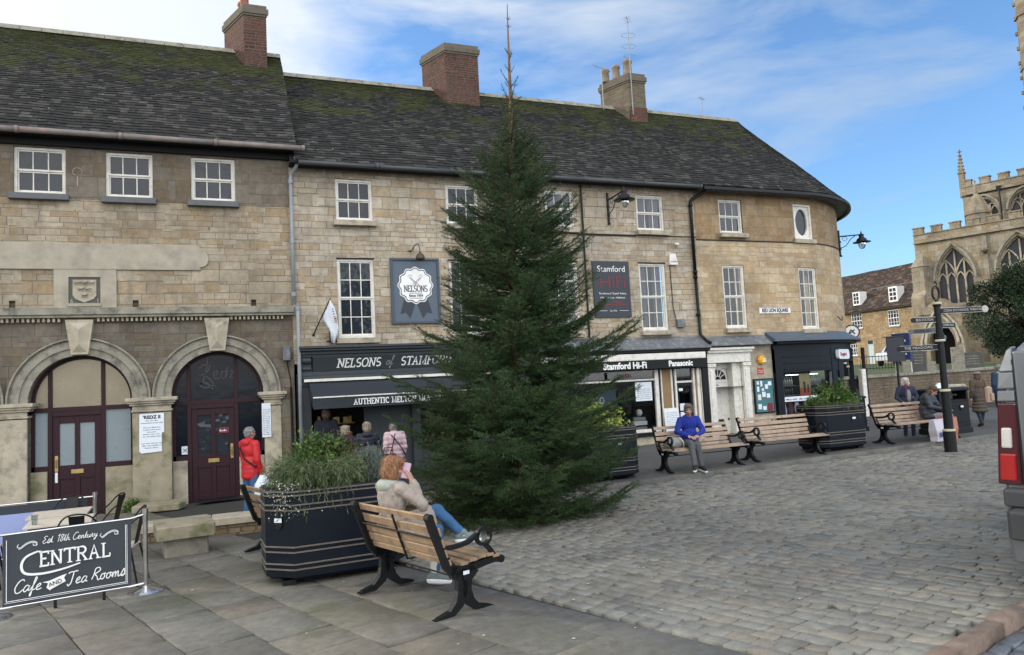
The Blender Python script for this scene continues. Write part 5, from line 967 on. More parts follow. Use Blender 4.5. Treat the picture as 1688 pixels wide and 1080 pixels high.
def bench(label, p_near, p_far, L=None, slat='slat', group='park benches around the square'):
    """local x runs along the bench, +y is the front; origin at the middle of the feet"""
    a, c = Vector(p_near), Vector(p_far); mid = (a + c) / 2; d = c - a; L = L or d.length; rz = math.atan2(d.y, d.x)
    t = thing('park_bench', label, 'bench', (mid.x, mid.y, (G(a.x, a.y) + G(c.x, c.y)) / 2 + (.08 if mid.y > 12 and mid.x > 5 else .004)), rz, group)
    # side profile in (y, z): seat curve runs into the back
    back = [(-.155, .40), (-.19, .47), (-.225, .55), (-.255, .64), (-.285, .74), (-.325, .85)]; seat = [(-.10, .385), (.0, .40), (.10, .415), (.20, .425), (.29, .425), (.355, .405)]
    for s_ in (-1, 1):
        x = s_ * (L / 2 - .06); b = MB(); W = .028
        b.ribbon([(-.30, .012), (-.16, .03), (-.07, .10), (-.035, .20), (-.03, .30), (-.05, .385)], [.03, .06, .085, .10, .10, .12], x - W, x + W, 'x')
        b.ribbon([(.26, .012), (.13, .03), (.05, .10), (.01, .20), (.02, .30), (.10, .385)], [.03, .06, .085, .10, .11, .12], x - W, x + W, 'x')
        b.ribbon([(-.14, .375), (.0, .375), (.12, .385), (.24, .40), (.33, .405), (.40, .395)], [.10, .07, .06, .055, .05, .05], x - W, x + W, 'x')
        b.ribbon([(-.10, .38), (-.17, .44), (-.215, .55), (-.26, .66), (-.30, .76), (-.34, .865)], [.10, .085, .07, .065, .065, .06], x - W, x + W, 'x')
        b.ribbon([(v.x, v.y) for v in curve3([(-.23, .60, 0), (-.12, .585, 0), (.05, .60, 0), (.18, .66, 0)], 4)], .035, x - W * .8, x + W * .8, 'x')
        b.ribbon([(.235 + .075 * math.cos(q), .625 + .075 * math.sin(q)) for q in np.linspace(0, 2 * math.pi, 21)], .026, x - W * .8, x + W * .8, 'x')
        b.ribbon([(.25, .55), (.30, .50), (.34, .44)], .035, x - W * .8, x + W * .8, 'x')
        for (py, pz, r) in ((.41, .395, .035), (-.34, .87, .034)): b.tube([(x - W * 1.2, py, pz), (x + W * 1.2, py, pz)], r, 10)
        b.box(x - .03, x + .03, -.33, -.2, 0, .018); b.box(x - .03, x + .03, .17, .29, 0, .018)
        e = b.build('end_frame', MAT['iron'], t)
        badge(e, x + s_ * .032, .0, .33, R(90) if s_ > 0 else R(-90))
    x0, x1 = -L / 2 + .03, L / 2 - .03
    for (y, z), w_ in zip(back[1:], (.055, .075, .075, .075, .06)):
        b = MB(); yy, zz = y + .035, z; tl = .32; b.T = Matrix.Translation((0, yy, zz)) @ Matrix.Rotation(tl, 4, 'X'); b.bbox(x0, x1, -.012, .012, -w_ / 2, w_ / 2, .004); b.build('back_slat', MAT[slat], t)
    for (y, z) in seat[1:]:
        b = MB(); b.T = Matrix.Translation((0, y - .0, z + .03)); b.bbox(x0, x1, -.038, .038, -.012, .012, .004); b.build('seat_slat', MAT[slat], t)
    b = MB(); b.ribbon([(-.16, .40), (-.195, .50), (-.225, .58), (-.26, .68), (-.31, .83)], .012, -.012, .012, 'x'); b.ribbon([(-.14, .40), (.0, .41), (.2, .425), (.33, .42)], .012, -.012, .012, 'x'); b.build('middle_strap', MAT['iron'], t)
    b = MB(); b.tube([(x0, -.02, .30), (x1, -.02, .30)], .009, 6); b.tube([(x0, -.285, .685), (x1, -.285, .685)], .009, 6); b.build('tie_rod', MAT['iron'], t)
    return t
bench('warm brown slatted bench in the foreground on which the woman on the phone sits', (1.44, 7.53, 0), (1.90, 6.20, 0), L=1.42)
bench('slatted bench seen from behind, left of the big foreground planter', (.47, 10.74, 0), (.91, 9.47, 0), L=1.42)
bench('pale slatted bench with the man in the blue fleece', (9.86, 12.62, 0), (8.02, 12.62, 0), slat='slat2')
bench('empty pale slatted bench between the man in blue and the planter', (12.02, 12.62, 0), (10.13, 12.62, 0), slat='slat2')
bench('pale slatted bench with the person in the dark quilted coat', (15.85, 12.68, 0), (13.98, 12.68, 0), slat='slat2')
# the near benches face east, their fronts point along the paving rows

# ================================================================== planters
def planter(label, x, y, rz=0., w_=1.40, d=.92, h=1.02, lift=None, bt='front', c=.17):
    z = G(x, y) + (.08 if y > 12 and x > 5 else .0); t = thing('planter', label, 'planter', (x, y, z), rz, 'black panelled planters')
    def oc(e): X, Y, k = w_ / 2 + e, d / 2 + e, c; return [(-X + k, -Y), (X - k, -Y), (X, -Y + k), (X, Y - k), (X - k, Y), (-X + k, Y), (-X, Y - k), (-X, -Y + k)]
    b = MB(); b.loft([[(px_, py, .055) for px_, py in oc(-.06)], [(px_, py, .10) for px_, py in oc(-.02)], [(px_, py, .10) for px_, py in oc(0)], [(px_, py, h - .03) for px_, py in oc(0)], [(px_, py, h) for px_, py in oc(-.01)], [(px_, py, h) for px_, py in oc(-.06)], [(px_, py, h - .12) for px_, py in oc(-.06)]]); b.build('box', MAT['navy'], t)
    b = MB()
    for zz in (.18, .235, .36, .415, .80, .855, .955, .995): 
        for e in (0,): b.loft([[(px_, py, zz - .009) for px_, py in oc(.001)], [(px_, py, zz - .006) for px_, py in oc(.011)], [(px_, py, zz + .006) for px_, py in oc(.011)], [(px_, py, zz + .009) for px_, py in oc(.001)]], False)
    b.build('band', mk('worn_band', (.10, .085, .07), .4, var=.5, sc=12, metal=.3) if 'worn_band' not in MAT else MAT['worn_band'], t)
    for s1 in (-1, 1):
        for s2 in (-1, 1): b = MB(); b.box(s1 * (w_ / 2 - .22) - .07, s1 * (w_ / 2 - .22) + .07, s2 * (d / 2 - .16) - .05, s2 * (d / 2 - .16) + .05, 0, .06); b.build('foot', MAT['iron'], t)
    b = MB(); b.poly([(px_, py, h - .05) for px_, py in oc(-.06)]); b.build('soil', mk('dark_soil', (.03, .022, .015), .95, var=.5, sc=30, bump=1, bsc=60), t)
    if bt == 'corner': badge(t, -w_ / 2 + c / 2 - .007, -d / 2 + c / 2 - .007, .66, R(-45), .13)
    else: badge(t, .22, -d / 2 - .003, .66, 0, .13)
    return t
MAT['worn_band'] = mk('worn_band', (.15, .13, .11), .4, var=.5, sc=12, metal=.2)
PL = [planter('large black octagonal planter in the foreground overflowing with green plants', 1.10, 8.74, R(3), w_=1.54, d=1.0, bt='corner', c=.26),
      planter('black planter half hidden behind the right side of the Christmas tree', 6.80, 12.95),
      planter('black planter with leafy shrub between the two pale benches in front of the off licence', 12.78, 12.98)]
# foliage made of many small blades and leaves
def leafmat(name, cols, rough=.6):
    m, nt, b = newmat(name); q = NT(nt); g = q.n('ShaderNodeNewGeometry').outputs['Random Per Island']; cc = q.n('ShaderNodeValToRGB', {'Fac': g}); e = cc.color_ramp.elements; e[0].color = (*cols[0], 1); e[1].color = (*cols[-1], 1)
    for i, c in enumerate(cols[1:-1]): x = e.new((i + 1) / (len(cols) - 1)); x.color = (*c, 1)
    c = q.mix(.7, cc.outputs[0], q.ramp(q.noise(q.obj(), 3, 3), .3, .7, (.6, .6, .6), (1.3, 1.3, 1.2)), 'MULTIPLY'); q.set(b.inputs['Base Color'], c); b.inputs['Roughness'].default_value = rough; b.inputs['Specular IOR Level'].default_value = .3; return m
MAT['leaf'] = leafmat('shrub_leaves', [(.035, .075, .018), (.07, .13, .03), (.12, .20, .05)]); MAT['grassy'] = leafmat('trailing_stems', [(.045, .075, .03), (.09, .125, .055), (.15, .175, .09)])
MAT['lav'] = leafmat('grey_lavender', [(.075, .10, .085), (.14, .17, .15), (.22, .25, .22)]); MAT['redleaf'] = leafmat('bronze_leaves', [(.07, .035, .025), (.12, .06, .04), (.08, .09, .04)])
MAT['flower'] = mk('white_flowers', (.65, .66, .6), .7); MAT['stem'] = mk('brown_stem', (.06, .045, .028), .9)
def leaves(name, parent, P, D, L, Wd, mat, rs, curl=.25):      # P base points, D directions, two-quad blades
    n = len(P); P = np.asarray(P); D = np.asarray(D); D = D / (np.linalg.norm(D, axis=1, keepdims=True) + 1e-9); A = rs.normal(size=(n, 3)); S = np.cross(D, A); S /= np.linalg.norm(S, axis=1, keepdims=True) + 1e-9; Nn = np.cross(S, D)
    L = np.asarray(L).reshape(-1, 1) * np.ones((n, 1)); Wd = np.asarray(Wd).reshape(-1, 1) * np.ones((n, 1))
    m = P + D * L * .5 + Nn * L * curl * .3; t = P + D * L - Nn * L * curl * .2
    V = np.stack([P, m - S * Wd * .5, t, m + S * Wd * .5], 1).reshape(-1, 3); F = np.arange(4 * n).reshape(-1, 4); return np_mesh(name, V, F, mat, parent)
def bush(name, label, loc, n, rad, kind, seed, group=None, stems=True, cat='plant'):
    rs = np.random.RandomState(seed); t = thing(name, label, cat, loc, 0, group); rx, ry, rz_ = rad
    u = rs.normal(size=(n, 3)); u /= np.linalg.norm(u, axis=1, keepdims=True); u[:, 2] = np.abs(u[:, 2]) * 1.1 - .15; r = rs.uniform(.35, 1, (n, 1)) ** .5
    lump = 1 + .22 * np.sin(u[:, :1] * 5 + seed) * np.cos(u[:, 1:2] * 6 + seed * 2) + .12 * rs.normal(size=(n, 1)); P = u * r * lump * np.array([rx, ry, rz_])
    if kind == 'leaf': leaves('foliage', t, P, u * .6 + rs.normal(size=(n, 3)) * .6 + [0, 0, .3], rs.uniform(.03, .065, n), rs.uniform(.018, .036, n), MAT['leaf'], rs)
    if kind == 'broad': leaves('foliage', t, P, u * .6 + rs.normal(size=(n, 3)) * .6 + [0, 0, .3], rs.uniform(.05, .10, n), rs.uniform(.03, .055, n), MAT['leaf'], rs)
    if kind == 'red': leaves('foliage', t, P, u + rs.normal(size=(n, 3)) * .6, rs.uniform(.04, .08, n), rs.uniform(.015, .03, n), MAT['redleaf'], rs)
    if kind == 'lav': leaves('foliage', t, P * .8, u * .5 + rs.normal(size=(n, 3)) * .35 + [0, 0, .8], rs.uniform(.05, .11, n), rs.uniform(.004, .008, n), MAT['lav'], rs)
    if kind == 'trail':                                    # arching, hanging stems set with fine blades
        PP, DD = [], []
        for i in range(n // 26):
            a = rs.uniform(0, 6.28); h = rs.uniform(.5, 1.15) * rz_; q = rs.uniform(.0, .6); x0, y0 = q * rx * math.cos(a), q * ry * math.sin(a); ex, ey = rx * math.cos(a) * rs.uniform(.75, 1.15), ry * math.sin(a) * rs.uniform(.75, 1.15); dr = rs.uniform(-.3, .9) * rz_ * (1 if rs.rand() < .7 else 2.2)
            for k in range(26):
                s_ = (k + rs.rand()) / 26; x = x0 + (ex - x0) * s_; y = y0 + (ey - y0) * s_; z = h * math.sin(s_ * 2.4) * (1 if s_ < .6 else 1) - dr * s_ ** 3; PP.append((x, y, z)); DD.append(((ex - x0) * .6 + rs.normal() * .16, (ey - y0) * .6 + rs.normal() * .16, h * 2.4 * math.cos(s_ * 2.4) - 3 * dr * s_ * s_ + rs.normal() * .2))
        leaves('foliage', t, PP, DD, rs.uniform(.05, .10, len(PP)), rs.uniform(.004, .010, len(PP)), MAT['grassy'], rs)
    if stems:
        b = MB()
        for k in range(9): a = rs.uniform(0, 6.28); q = rs.uniform(.3, .8); b.tube([(0, 0, -.1), (q * rx * .5 * math.cos(a), q * ry * .5 * math.sin(a), rz_ * .5), (q * rx * math.cos(a), q * ry * math.sin(a), rz_ * .85)], [.012, .008, .004], 5)
        b.build('stem', MAT['stem'], t)
    return t
zt = G(1.2, 8.7) + .96
bush('leafy_shrub', 'bright green leafy shrub at the back of the foreground planter', (1.02, 8.98, zt + .10), 5200, (.44, .34, .46), 'leaf', 3, stems=True)
bush('bronze_shrub', 'reddish brown sprig among the green plants of the foreground planter', (1.22, 8.90, zt + .33), 480, (.22, .16, .20), 'red', 4)
bush('trailing_plant', 'long trailing green stems hanging over the front corner of the foreground planter', (.92, 8.60, zt + .06), 15000, (.52, .46, .24), 'trail', 5, stems=False)
bush('lavender', 'silver grey lavender at the right end of the foreground planter', (1.52, 8.82, zt + .05), 7500, (.34, .38, .36), 'lav', 6)
rs = np.random.RandomState(9); n = 420; P = np.stack([rs.normal(.60, .10, n), rs.normal(8.30, .07, n), rs.uniform(zt - .24, zt + .14, n)], 1)
t = thing('trailing_flowers', 'tiny white flowers spilling over the left corner of the foreground planter', 'flowers', (.6, 8.3, zt)); o = leaves('petals', t, P - [.6, 8.3, zt], rs.normal(size=(n, 3)), rs.uniform(.010, .022, n), rs.uniform(.010, .018, n), MAT['flower'], rs)
o2 = leaves('foliage', t, (P - [.6, 8.3, zt] + rs.normal(size=(n, 3)) * .03), rs.normal(size=(n, 3)) + [0, 0, -.6], rs.uniform(.03, .06, n), rs.uniform(.005, .01, n), MAT['grassy'], rs)
t = thing('seed_heads', 'thin dry seed heads standing up behind the foreground planter shrub', 'flowers', (1.0, 9.05, zt + .3)); b = MB(); rr = random.Random(3)
for k in range(16): x, y, h_ = rr.uniform(-.38, .38), rr.uniform(-.15, .2), rr.uniform(.15, .36); b.tube([(x, y, 0), (x + rr.uniform(-.04, .04), y, h_)], .0035, 4); b.lathe([(.0, -.012), (.013, 0), (0, .014)], (x, y, h_), 6)
b.build('stems', MAT['stem'], t)
z3 = G(12.78, 12.98) + 1.04
bush('leafy_shrub', 'dark green shrub with arching leaves in the planter by the off licence', (12.95, 12.95, z3), 3000, (.52, .36, .48), 'broad', 13)
bush('low_plant', 'low bright green plant at the left end of the planter by the off licence', (12.36, 12.9, z3), 1500, (.30, .3, .24), 'leaf', 14); bush('trailing_plant', 'low green stems along the rim of the planter by the off licence', (12.8, 12.85, z3 - .05), 3900, (.66, .40, .16), 'trail', 15, stems=False)
bush('yellow_shrub', 'yellow green plant glimpsed behind the Christmas tree', (6.72, 12.95, G(6.7, 12.9) + 1.10), 2200, (.5, .36, .42), 'broad', 16).children if False else None
b_ = bush('yellow_shrub', 'yellow green leafy plant in the planter behind the Christmas tree', (6.72, 12.95, G(6.7, 12.9) + 1.08), 2600, (.58, .40, .46), 'broad', 17)
MAT['limeleaf'] = leafmat('lime_leaves', [(.14, .20, .03), (.28, .36, .07), (.45, .5, .16)]); [k for k in kids(b_) if k.name.startswith('foliage')][0].data.materials[0] = MAT['limeleaf']

# ================================================================== litter bins, pillar, signpost
def box_bin(label, x, y, w_, d, h, rz=0):
    t = thing('litter_bin', label, 'bin', (x, y, G(x, y) + .08), rz, 'black litter bins'); b = MB()
    b.loft([[(sx * (w_ / 2 - e), sy * (d / 2 - e), z) for sx, sy in ((-1, -1), (1, -1), (1, 1), (-1, 1))] for e, z in ((-.03, 0), (-.03, .12), (0, .14), (0, h - .34))])
    b.box(-w_ / 2 - .01, w_ / 2 + .01, -d / 2 - .01, d / 2 + .01, h - .34, h - .30); b.box(-w_ / 2, -w_ / 2 + .06, -d / 2, d / 2, h - .30, h - .08); b.box(w_ / 2 - .06, w_ / 2, -d / 2, d / 2, h - .30, h - .08); b.box(-w_ / 2, w_ / 2, d / 2 - .05, d / 2, h - .3, h - .08)
    b.loft([[(sx * (w_ / 2 - e), sy * (d / 2 - e), z) for sx, sy in ((-1, -1), (1, -1), (1, 1), (-1, 1))] for e, z in ((-.02, h - .08), (-.03, h - .05), (-.01, h - .02), (.06, h))])
    b.box(-w_ / 2 + .05, w_ / 2 - .05, -d / 2 + .03, d / 2 - .06, h - .3, h - .29); b.build('body', MAT['black'], t, bevel=.006)
    b = MB()
    for z in (.2, .28, h - .42): b.box(-w_ / 2 - .016, w_ / 2 + .016, -d / 2 - .016, d / 2 + .016, z, z + .018)
    b.build('band', MAT['iron'], t); badge(t, w_ * .22, -d / 2 - .018, h * .55, 0, .13)
    b = MB(); b.poly([(-.1, -d / 2 - .012, h - .19), (.1, -d / 2 - .012, h - .19), (.1, -d / 2 - .012, h - .15), (-.1, -d / 2 - .012, h - .15)]); b.build('opening_plate', MAT['iron'], t); return t
box_bin('large black litter bin behind the signpost, right of the person in the quilted coat', 16.62, 13.15, 1.0, .6, 1.12)
t = box_bin('small black litter bin at the corner of the off licence, right of the planter', 16.1, 15.6, .62, .5, .98)
b = MB(); b.box(-.13, .05, -.275, -.268, .60, .78); b.build('bin_label', MAT['paper'], t)
t = thing('rubbish_bag', 'crumpled white bag lying on top of the large black litter bin', 'bag', (16.55, 13.15, G(16.5, 13) + 1.20)); b = MB(); rr = random.Random(2); b.loft([[((.26 * (1 - k * .28) + rr.uniform(-.02, .02)) * math.cos(a), (.15 * (1 - k * .25) + rr.uniform(-.02, .02)) * math.sin(a), k * .04 + rr.uniform(0, .012)) for a in np.linspace(0, 6.28, 13)[:-1]] for k in range(4)]); b.build('bag', MAT['paper'], t)
t = thing('stone_post', 'square rough stone pillar standing right of the large litter bin', 'pillar', (17.28, 13.45, G(17.3, 13.3) + .03)); b = MB(); b.bbox(-.30, .30, -.22, .22, 0, 1.16, .03); b.build('shaft', MAT['mossy'], t); b = MB(); b.bbox(-.32, .32, -.24, .24, 1.16, 1.22, .03); b.build('cap', MAT['dressed'], t)
# finger post
sx, sy = 14.03, 11.03; sz = G(sx, sy); t = thing('fingerpost', 'tall black fingerpost with five arms and a ring on top', 'signpost', (sx, sy, sz)); b = MB()
b.lathe([(.12, 0), (.12, .42), (.10, .44)], (0, 0, 0), 16); b.lathe([(.092, .44), (.088, 1.28), (.085, 1.30)], (0, 0, 0), 16); b.lathe([(.07, 1.3), (.062, 2.35)], (0, 0, 0), 16); b.lathe([(.085, 2.35), (.085, 2.48), (.065, 2.5), (.065, 3.05), (.08, 3.08), (.08, 3.12), (.05, 3.16)], (0, 0, 0), 16); b.build('post', MAT['iron'], t, smooth=False)
MAT['gilt'] = mk('gilt_paint', (.50, .47, .33), .5, var=.2)
for z, r in ((.46, .125), (1.29, .105), (2.34, .10), (3.13, .095)): b = MB(); b.lathe([(r * .8, -.03), (r, -.022), (r, .012), (r * .8, .022)], (0, 0, z), 16); b.build('collar', MAT['gilt'], t)
b = MB(); b.tube([(.11 * math.cos(a), 0, 3.34 + .15 * math.sin(a)) for a in np.linspace(0, 6.283, 25)], .016, 8); b.tube([(.075 * math.cos(a), 0, 3.34 + .115 * math.sin(a)) for a in np.linspace(0, 6.283, 25)], .007, 6); b.lathe([(.03, 0), (.02, .05)], (0, 0, 3.16), 10)
b.tube(curve3([(.04, 0, 3.48), (.05, 0, 3.56), (.0, 0, 3.60), (.0, 0, 3.55)], 5), .012, 6); b.build('finial_ring', MAT['iron'], t)
MAT['armtext'] = mk('dull_white_lettering', (.42, .42, .40), .6)
def arm(z, ang, L, txt, left, grey=False, size=.075):
    """ang: heading of the arm in the ground plane; text faces the viewer"""
    b = MB(); b.T = Matrix.Rotation(ang, 4, 'Z'); b.box(.06, L, -.012, .012, z - .055, z + .055); b.prism([(L, z - .055), (L + .06, z - .035), (L + .06, z + .035), (L, z + .055)], -.012, .012)
    o = b.build('sign_arm', MAT['lead'] if grey else MAT['iron'], t, bevel=.004); b = MB(); b.T = Matrix.Rotation(ang, 4, 'Z')
    for z0 in (z - .058, z + .053):
        b.box(.07, L, -.016, .016, z0, z0 + .004)
    b.build('arm_edge', MAT['letter'], o)
    n_ = Vector((math.sin(ang), -math.cos(ang), 0)); rz = ang
    if n_.y > 0: n_ = -n_; rz = ang + math.pi
    c = Vector((math.cos(ang), math.sin(ang), 0)) * (L / 2 + .05) + n_ * .018 + Vector((0, 0, z - .0))
    if txt: text(txt, size, 'arm_lettering', MAT['armtext'] if not grey else MAT['ink'], o, c, (R(90), 0, rz), sx=min(1.1, (L - .14) / (len(txt) * size * .62)))
    return o
ex = R(-22)
a1 = arm(2.96, ex + .05, .98, 'CORN EXCHANGE THEATRE', False, size=.072); b = MB(); q = .98; b.T = Matrix.Rotation(ex + .05, 4, 'Z'); b.lathe([(0, -.02), (.075, -.018), (.075, .018), (0, .02)], (0, 0, 0), 8); 
b = MB(); b.T = Matrix.Rotation(ex + .05, 4, 'Z') @ Matrix.Translation((1.03, 0, 2.96)) @ Matrix.Rotation(R(90), 4, 'X'); b.lathe([(0, -.018), (.075, -.018), (.075, .018), (0, .018)], n=8); b.build('arm_roundel', MAT['armtext'], a1)
arm(2.78, ex + math.pi + .25, .62, 'BUS STATION', True); arm(2.66, ex + .5, .52, 'TOWN HALL', False); arm(2.56, ex + math.pi - .55, .52, 'MUSEUM', True, grey=True); arm(2.20, ex + math.pi - .05, .84, 'THE MEADOWS', True)
b = MB(); b.bbox(.02, .12, -.06, .06, 2.36, 2.44, .01); b.build('bracket', MAT['lead'], t)

# ================================================================== stone block seat and low wall, café things
zc = G(-.65, 11.6); t = thing('stone_block', 'worn square stone block seat with overhanging top slab', 'block', (-.60, 11.55, zc), R(8)); b = MB(); b.bbox(-.30, .26, -.36, .26, 0, .26, .02); b.build('base', MAT['dressed_grey'], t); b = MB(); b.bbox(-.40, .34, -.46, .34, .26, .44, .02); b.build('top_slab', MAT['mossy'], t)
t = thing('low_stone_wall', 'low stone ledge with pale coping behind the block seat', 'wall', (.2, 12.85, G(.2, 12.8))); b = MB(); b.box(-1.5, 3.6, -.12, .3, -.05, .15); b.build('wall', MAT['rubble'], t); b = MB()
for k in range(5): b.bbox(-1.52 + k * 1.03, -1.52 + (k + 1) * 1.03 - .01, -.17, .35, .15, .26, .012)
b.build('coping', MAT['dressed'], t)
t = thing('doormat', 'dark doormat in front of the right arched door', 'mat', (-.2, 18.15, G(-.2, 18) + .02)); b = MB(); b.bbox(-.5, .5, -.25, .25, 0, .02, .005); b.build('mat', MAT['black'], t)
t = thing('broken_step', 'mossy broken stone step lying at the foot of the middle pier', 'step', (-1.45, 17.7, G(-1.4, 17.8))); b = MB(); b.prism([(-.5, -.25), (.42, -.3), (.55, .0), (.4, .35), (-.42, .32)], 0, .16, 'z'); b.build('slab', MAT['mossy'], t, bevel=.03)
bush('weed', 'small dark green weed growing against the middle pier', (-1.98, 18.1, G(-2, 18.1)), 900, (.22, .14, .26), 'leaf', 21, stems=False)
# barriers
def post(parent, x, y, z0, h=.93, rz=0):
    b = MB(); b.lathe([(.185, 0), (.185, .012), (.16, .03), (.09, .05), (.035, .065), (.03, .07)], (x, y, z0), 28); pb = b.build('post_base', MAT['steel'], parent, smooth=False)
    b = MB(); b.lathe([(.026, .06), (.026, h - .05), (.032, h - .05), (.032, h), (.0, h + .004)], (x, y, z0), 16); b.build('post', MAT['steel'], parent)
pr = (-.88, 9.10); pll = (-2.25, 8.86)
d = Vector((pr[0] - pll[0], pr[1] - pll[1], G(*pr) - G(*pll))); Lb = math.hypot(d.x, d.y); za = G(*pll)
t = thing('cafe_barrier', 'charcoal fabric barrier reading Central Cafe and Tea Rooms between chrome posts', 'barrier', (pll[0], pll[1], za), math.atan2(d.y, d.x)); 
sl_ = d.z / Lb; T_ = lambda p: (p[0], p[1], p[2] + sl_ * p[0]); post(t, 0, 0, 0, .90); post(t, Lb, 0, d.z, .90)
b = MB(); b.T = T_; w0, w1, h0_, h1_ = .10, Lb - .14, .10, .80; n = 24; ids = []
for j in range(2):
    ids.append([])
    for k in range(n + 1): x = w0 + (w1 - w0) * k / n; ids[-1].append([b.vert((x, .006 * math.sin(k * .9) * (1 if 0 < i < 8 else 0) + (.003 if j else -.003), h0_ + (h1_ - h0_) * i / 8)) for i in range(9)])
for j in range(2):
    for k in range(n):
        for i in range(8): f = (ids[j][k][i], ids[j][k + 1][i], ids[j][k + 1][i + 1], ids[j][k][i + 1]); b.face(f if j == 0 else f[::-1])
b.build('banner', mk('charcoal_banner', (.035, .043, .052), .65, var=.25, sc=3), t, smooth=True, fix=False)
b = MB(); b.T = T_; b.tube([(0, 0, .83), (w0, 0, .81), (w1, 0, .81), (Lb, 0, .84)], .011, 8); b.tube([(0, 0, .10), (w0, 0, .09), (w1, 0, .09), (Lb, 0, .10)], .010, 8); b.build('rail', MAT['steel'], t)
b = MB(); b.T = T_
for x in (.55, Lb - .40): b.box(x - .015, x + .015, -.02, .02, .0, .09)
b.build('rail_leg', MAT['iron'], t)
y = -.014; b = MB(); b.T = T_; x0, x1, z0, z1 = w0 + .03, w1 - .05, h0_ + .045, h1_ - .045
for q in ((x0, x1, z0, z0 + .006), (x0, x0 + .006, z0, z1), (x1 - .006, x1, z0, z1), (x0 - .012, x1 + .012, z0 - .014, z0 - .010), (x1 + .008, x1 + .012, z0 - .014, z1)): b.box(q[0], q[1], y - .002, y, q[2], q[3])
b.build('border_line', MAT['letter'], t)
cx = (w0 + w1) / 2 + .01; LT = MAT['letter']
b = MB(); b.T = T_; s_ = 'Est. 18th Century'; hh = .072; wd = swidth(s_, hh, 'scr', sx=1.0); strokes(b, s_, cx - wd / 2 + .0, .675, hh, .0055, y, 'scr')
for s1, s2 in ((-1, -1), (1, 1)):
    X = cx + s1 * (wd / 2 + .12); c_ = curve3([(X - .085, .70, 0), (X - .095, .675, 0), (X - .07, .665, 0), (X - .02, .70, 0), (X + .03, .715, 0), (X + .07, .70, 0), (X + .07, .675, 0), (X + .045, .67, 0), (X + .04, .69, 0)], 5); b.ribbon([(v.x, v.y) for v in c_], .006, y - .003, y); b.ribbon([(v.x * 1, v.y - .012) for v in c_[8:-10]], .006, y - .003, y)
b.build('established_lettering', LT, t)
b = MB(); b.T = T_; hh = .140; s_ = 'ENTRAL'; sxx = .95; wd = swidth(s_, hh, sp=.10, sx=sxx); X0 = cx - wd / 2 + .055; strokes(b, s_, X0, .450, hh, .018, y, sp=.10, sx=sxx)
c_ = curve3([(X0 + .015, .60, 0), (X0 - .03, .60, 0), (X0 - .12, .56, 0), (X0 - .155, .48, 0), (X0 - .12, .40, 0), (X0 + .02, .375, 0), (X0 + .20, .39, 0), (X0 + .36, .425, 0)], 6); b.ribbon([(v.x, v.y) for v in c_], [.012 + .012 * math.sin(math.pi * i / len(c_)) for i in range(len(c_))], y - .004, y); b.ribbon([(X0 + .012, .605), (X0 + .012, .565)], .014, y - .004, y); b.build('name_lettering', LT, t)
b = MB(); b.T = T_; hh = .125; x = x0 + .06; x = strokes(b, 'Cafe', x, .22, hh, .0095, y, 'scr', sx=1.0); strokes(b, 'Tea Rooms', x + .225, .22, hh, .0095, y, 'scr', sx=.94); b.build('tea_rooms_lettering', LT, t)
b = MB(); b.T = T_; xx = x + .01; b.prism([(xx, .285), (xx + .05, .27), (xx + .035, .225), (xx + .07, .19), (xx + .07, .20), (xx + .17, .245), (xx + .205, .26), (xx + .19, .30), (xx + .215, .335), (xx + .17, .325), (xx + .06, .29)], y - .003, y); b.build('ribbon_device', LT, t)
text('AND', .062, 'ribbon_lettering', MAT['ink'], t, (xx + .113, y - .006, .262 + sl_ * xx), (R(90), R(-14), 0), sx=.9)
zb = G(-1.9, 12.7); t = thing('cafe_barrier', 'second cafe barrier behind the tables with a pale lilac panel', 'barrier', (-3.9, 12.35, zb), R(4)); post(t, 2.03, 0, 0, .90); post(t, -.1, 0, 0, .90)
b = MB(); b.box(.0, 1.93, -.004, .004, .10, .82); b.build('banner', MAT['signdark'], t); b = MB(); b.box(.04, 1.86, -.010, -.005, .13, .70); b.build('panel', mk('lilac_panel', (.30, .36, .62), .7, var=.15, sc=2), t); b = MB(); b.tube([(-.1, 0, .84), (2.03, 0, .84)], .012, 8); b.tube([(-.1, 0, .09), (2.03, 0, .09)], .01, 8); b.build('rail', MAT['steel'], t)
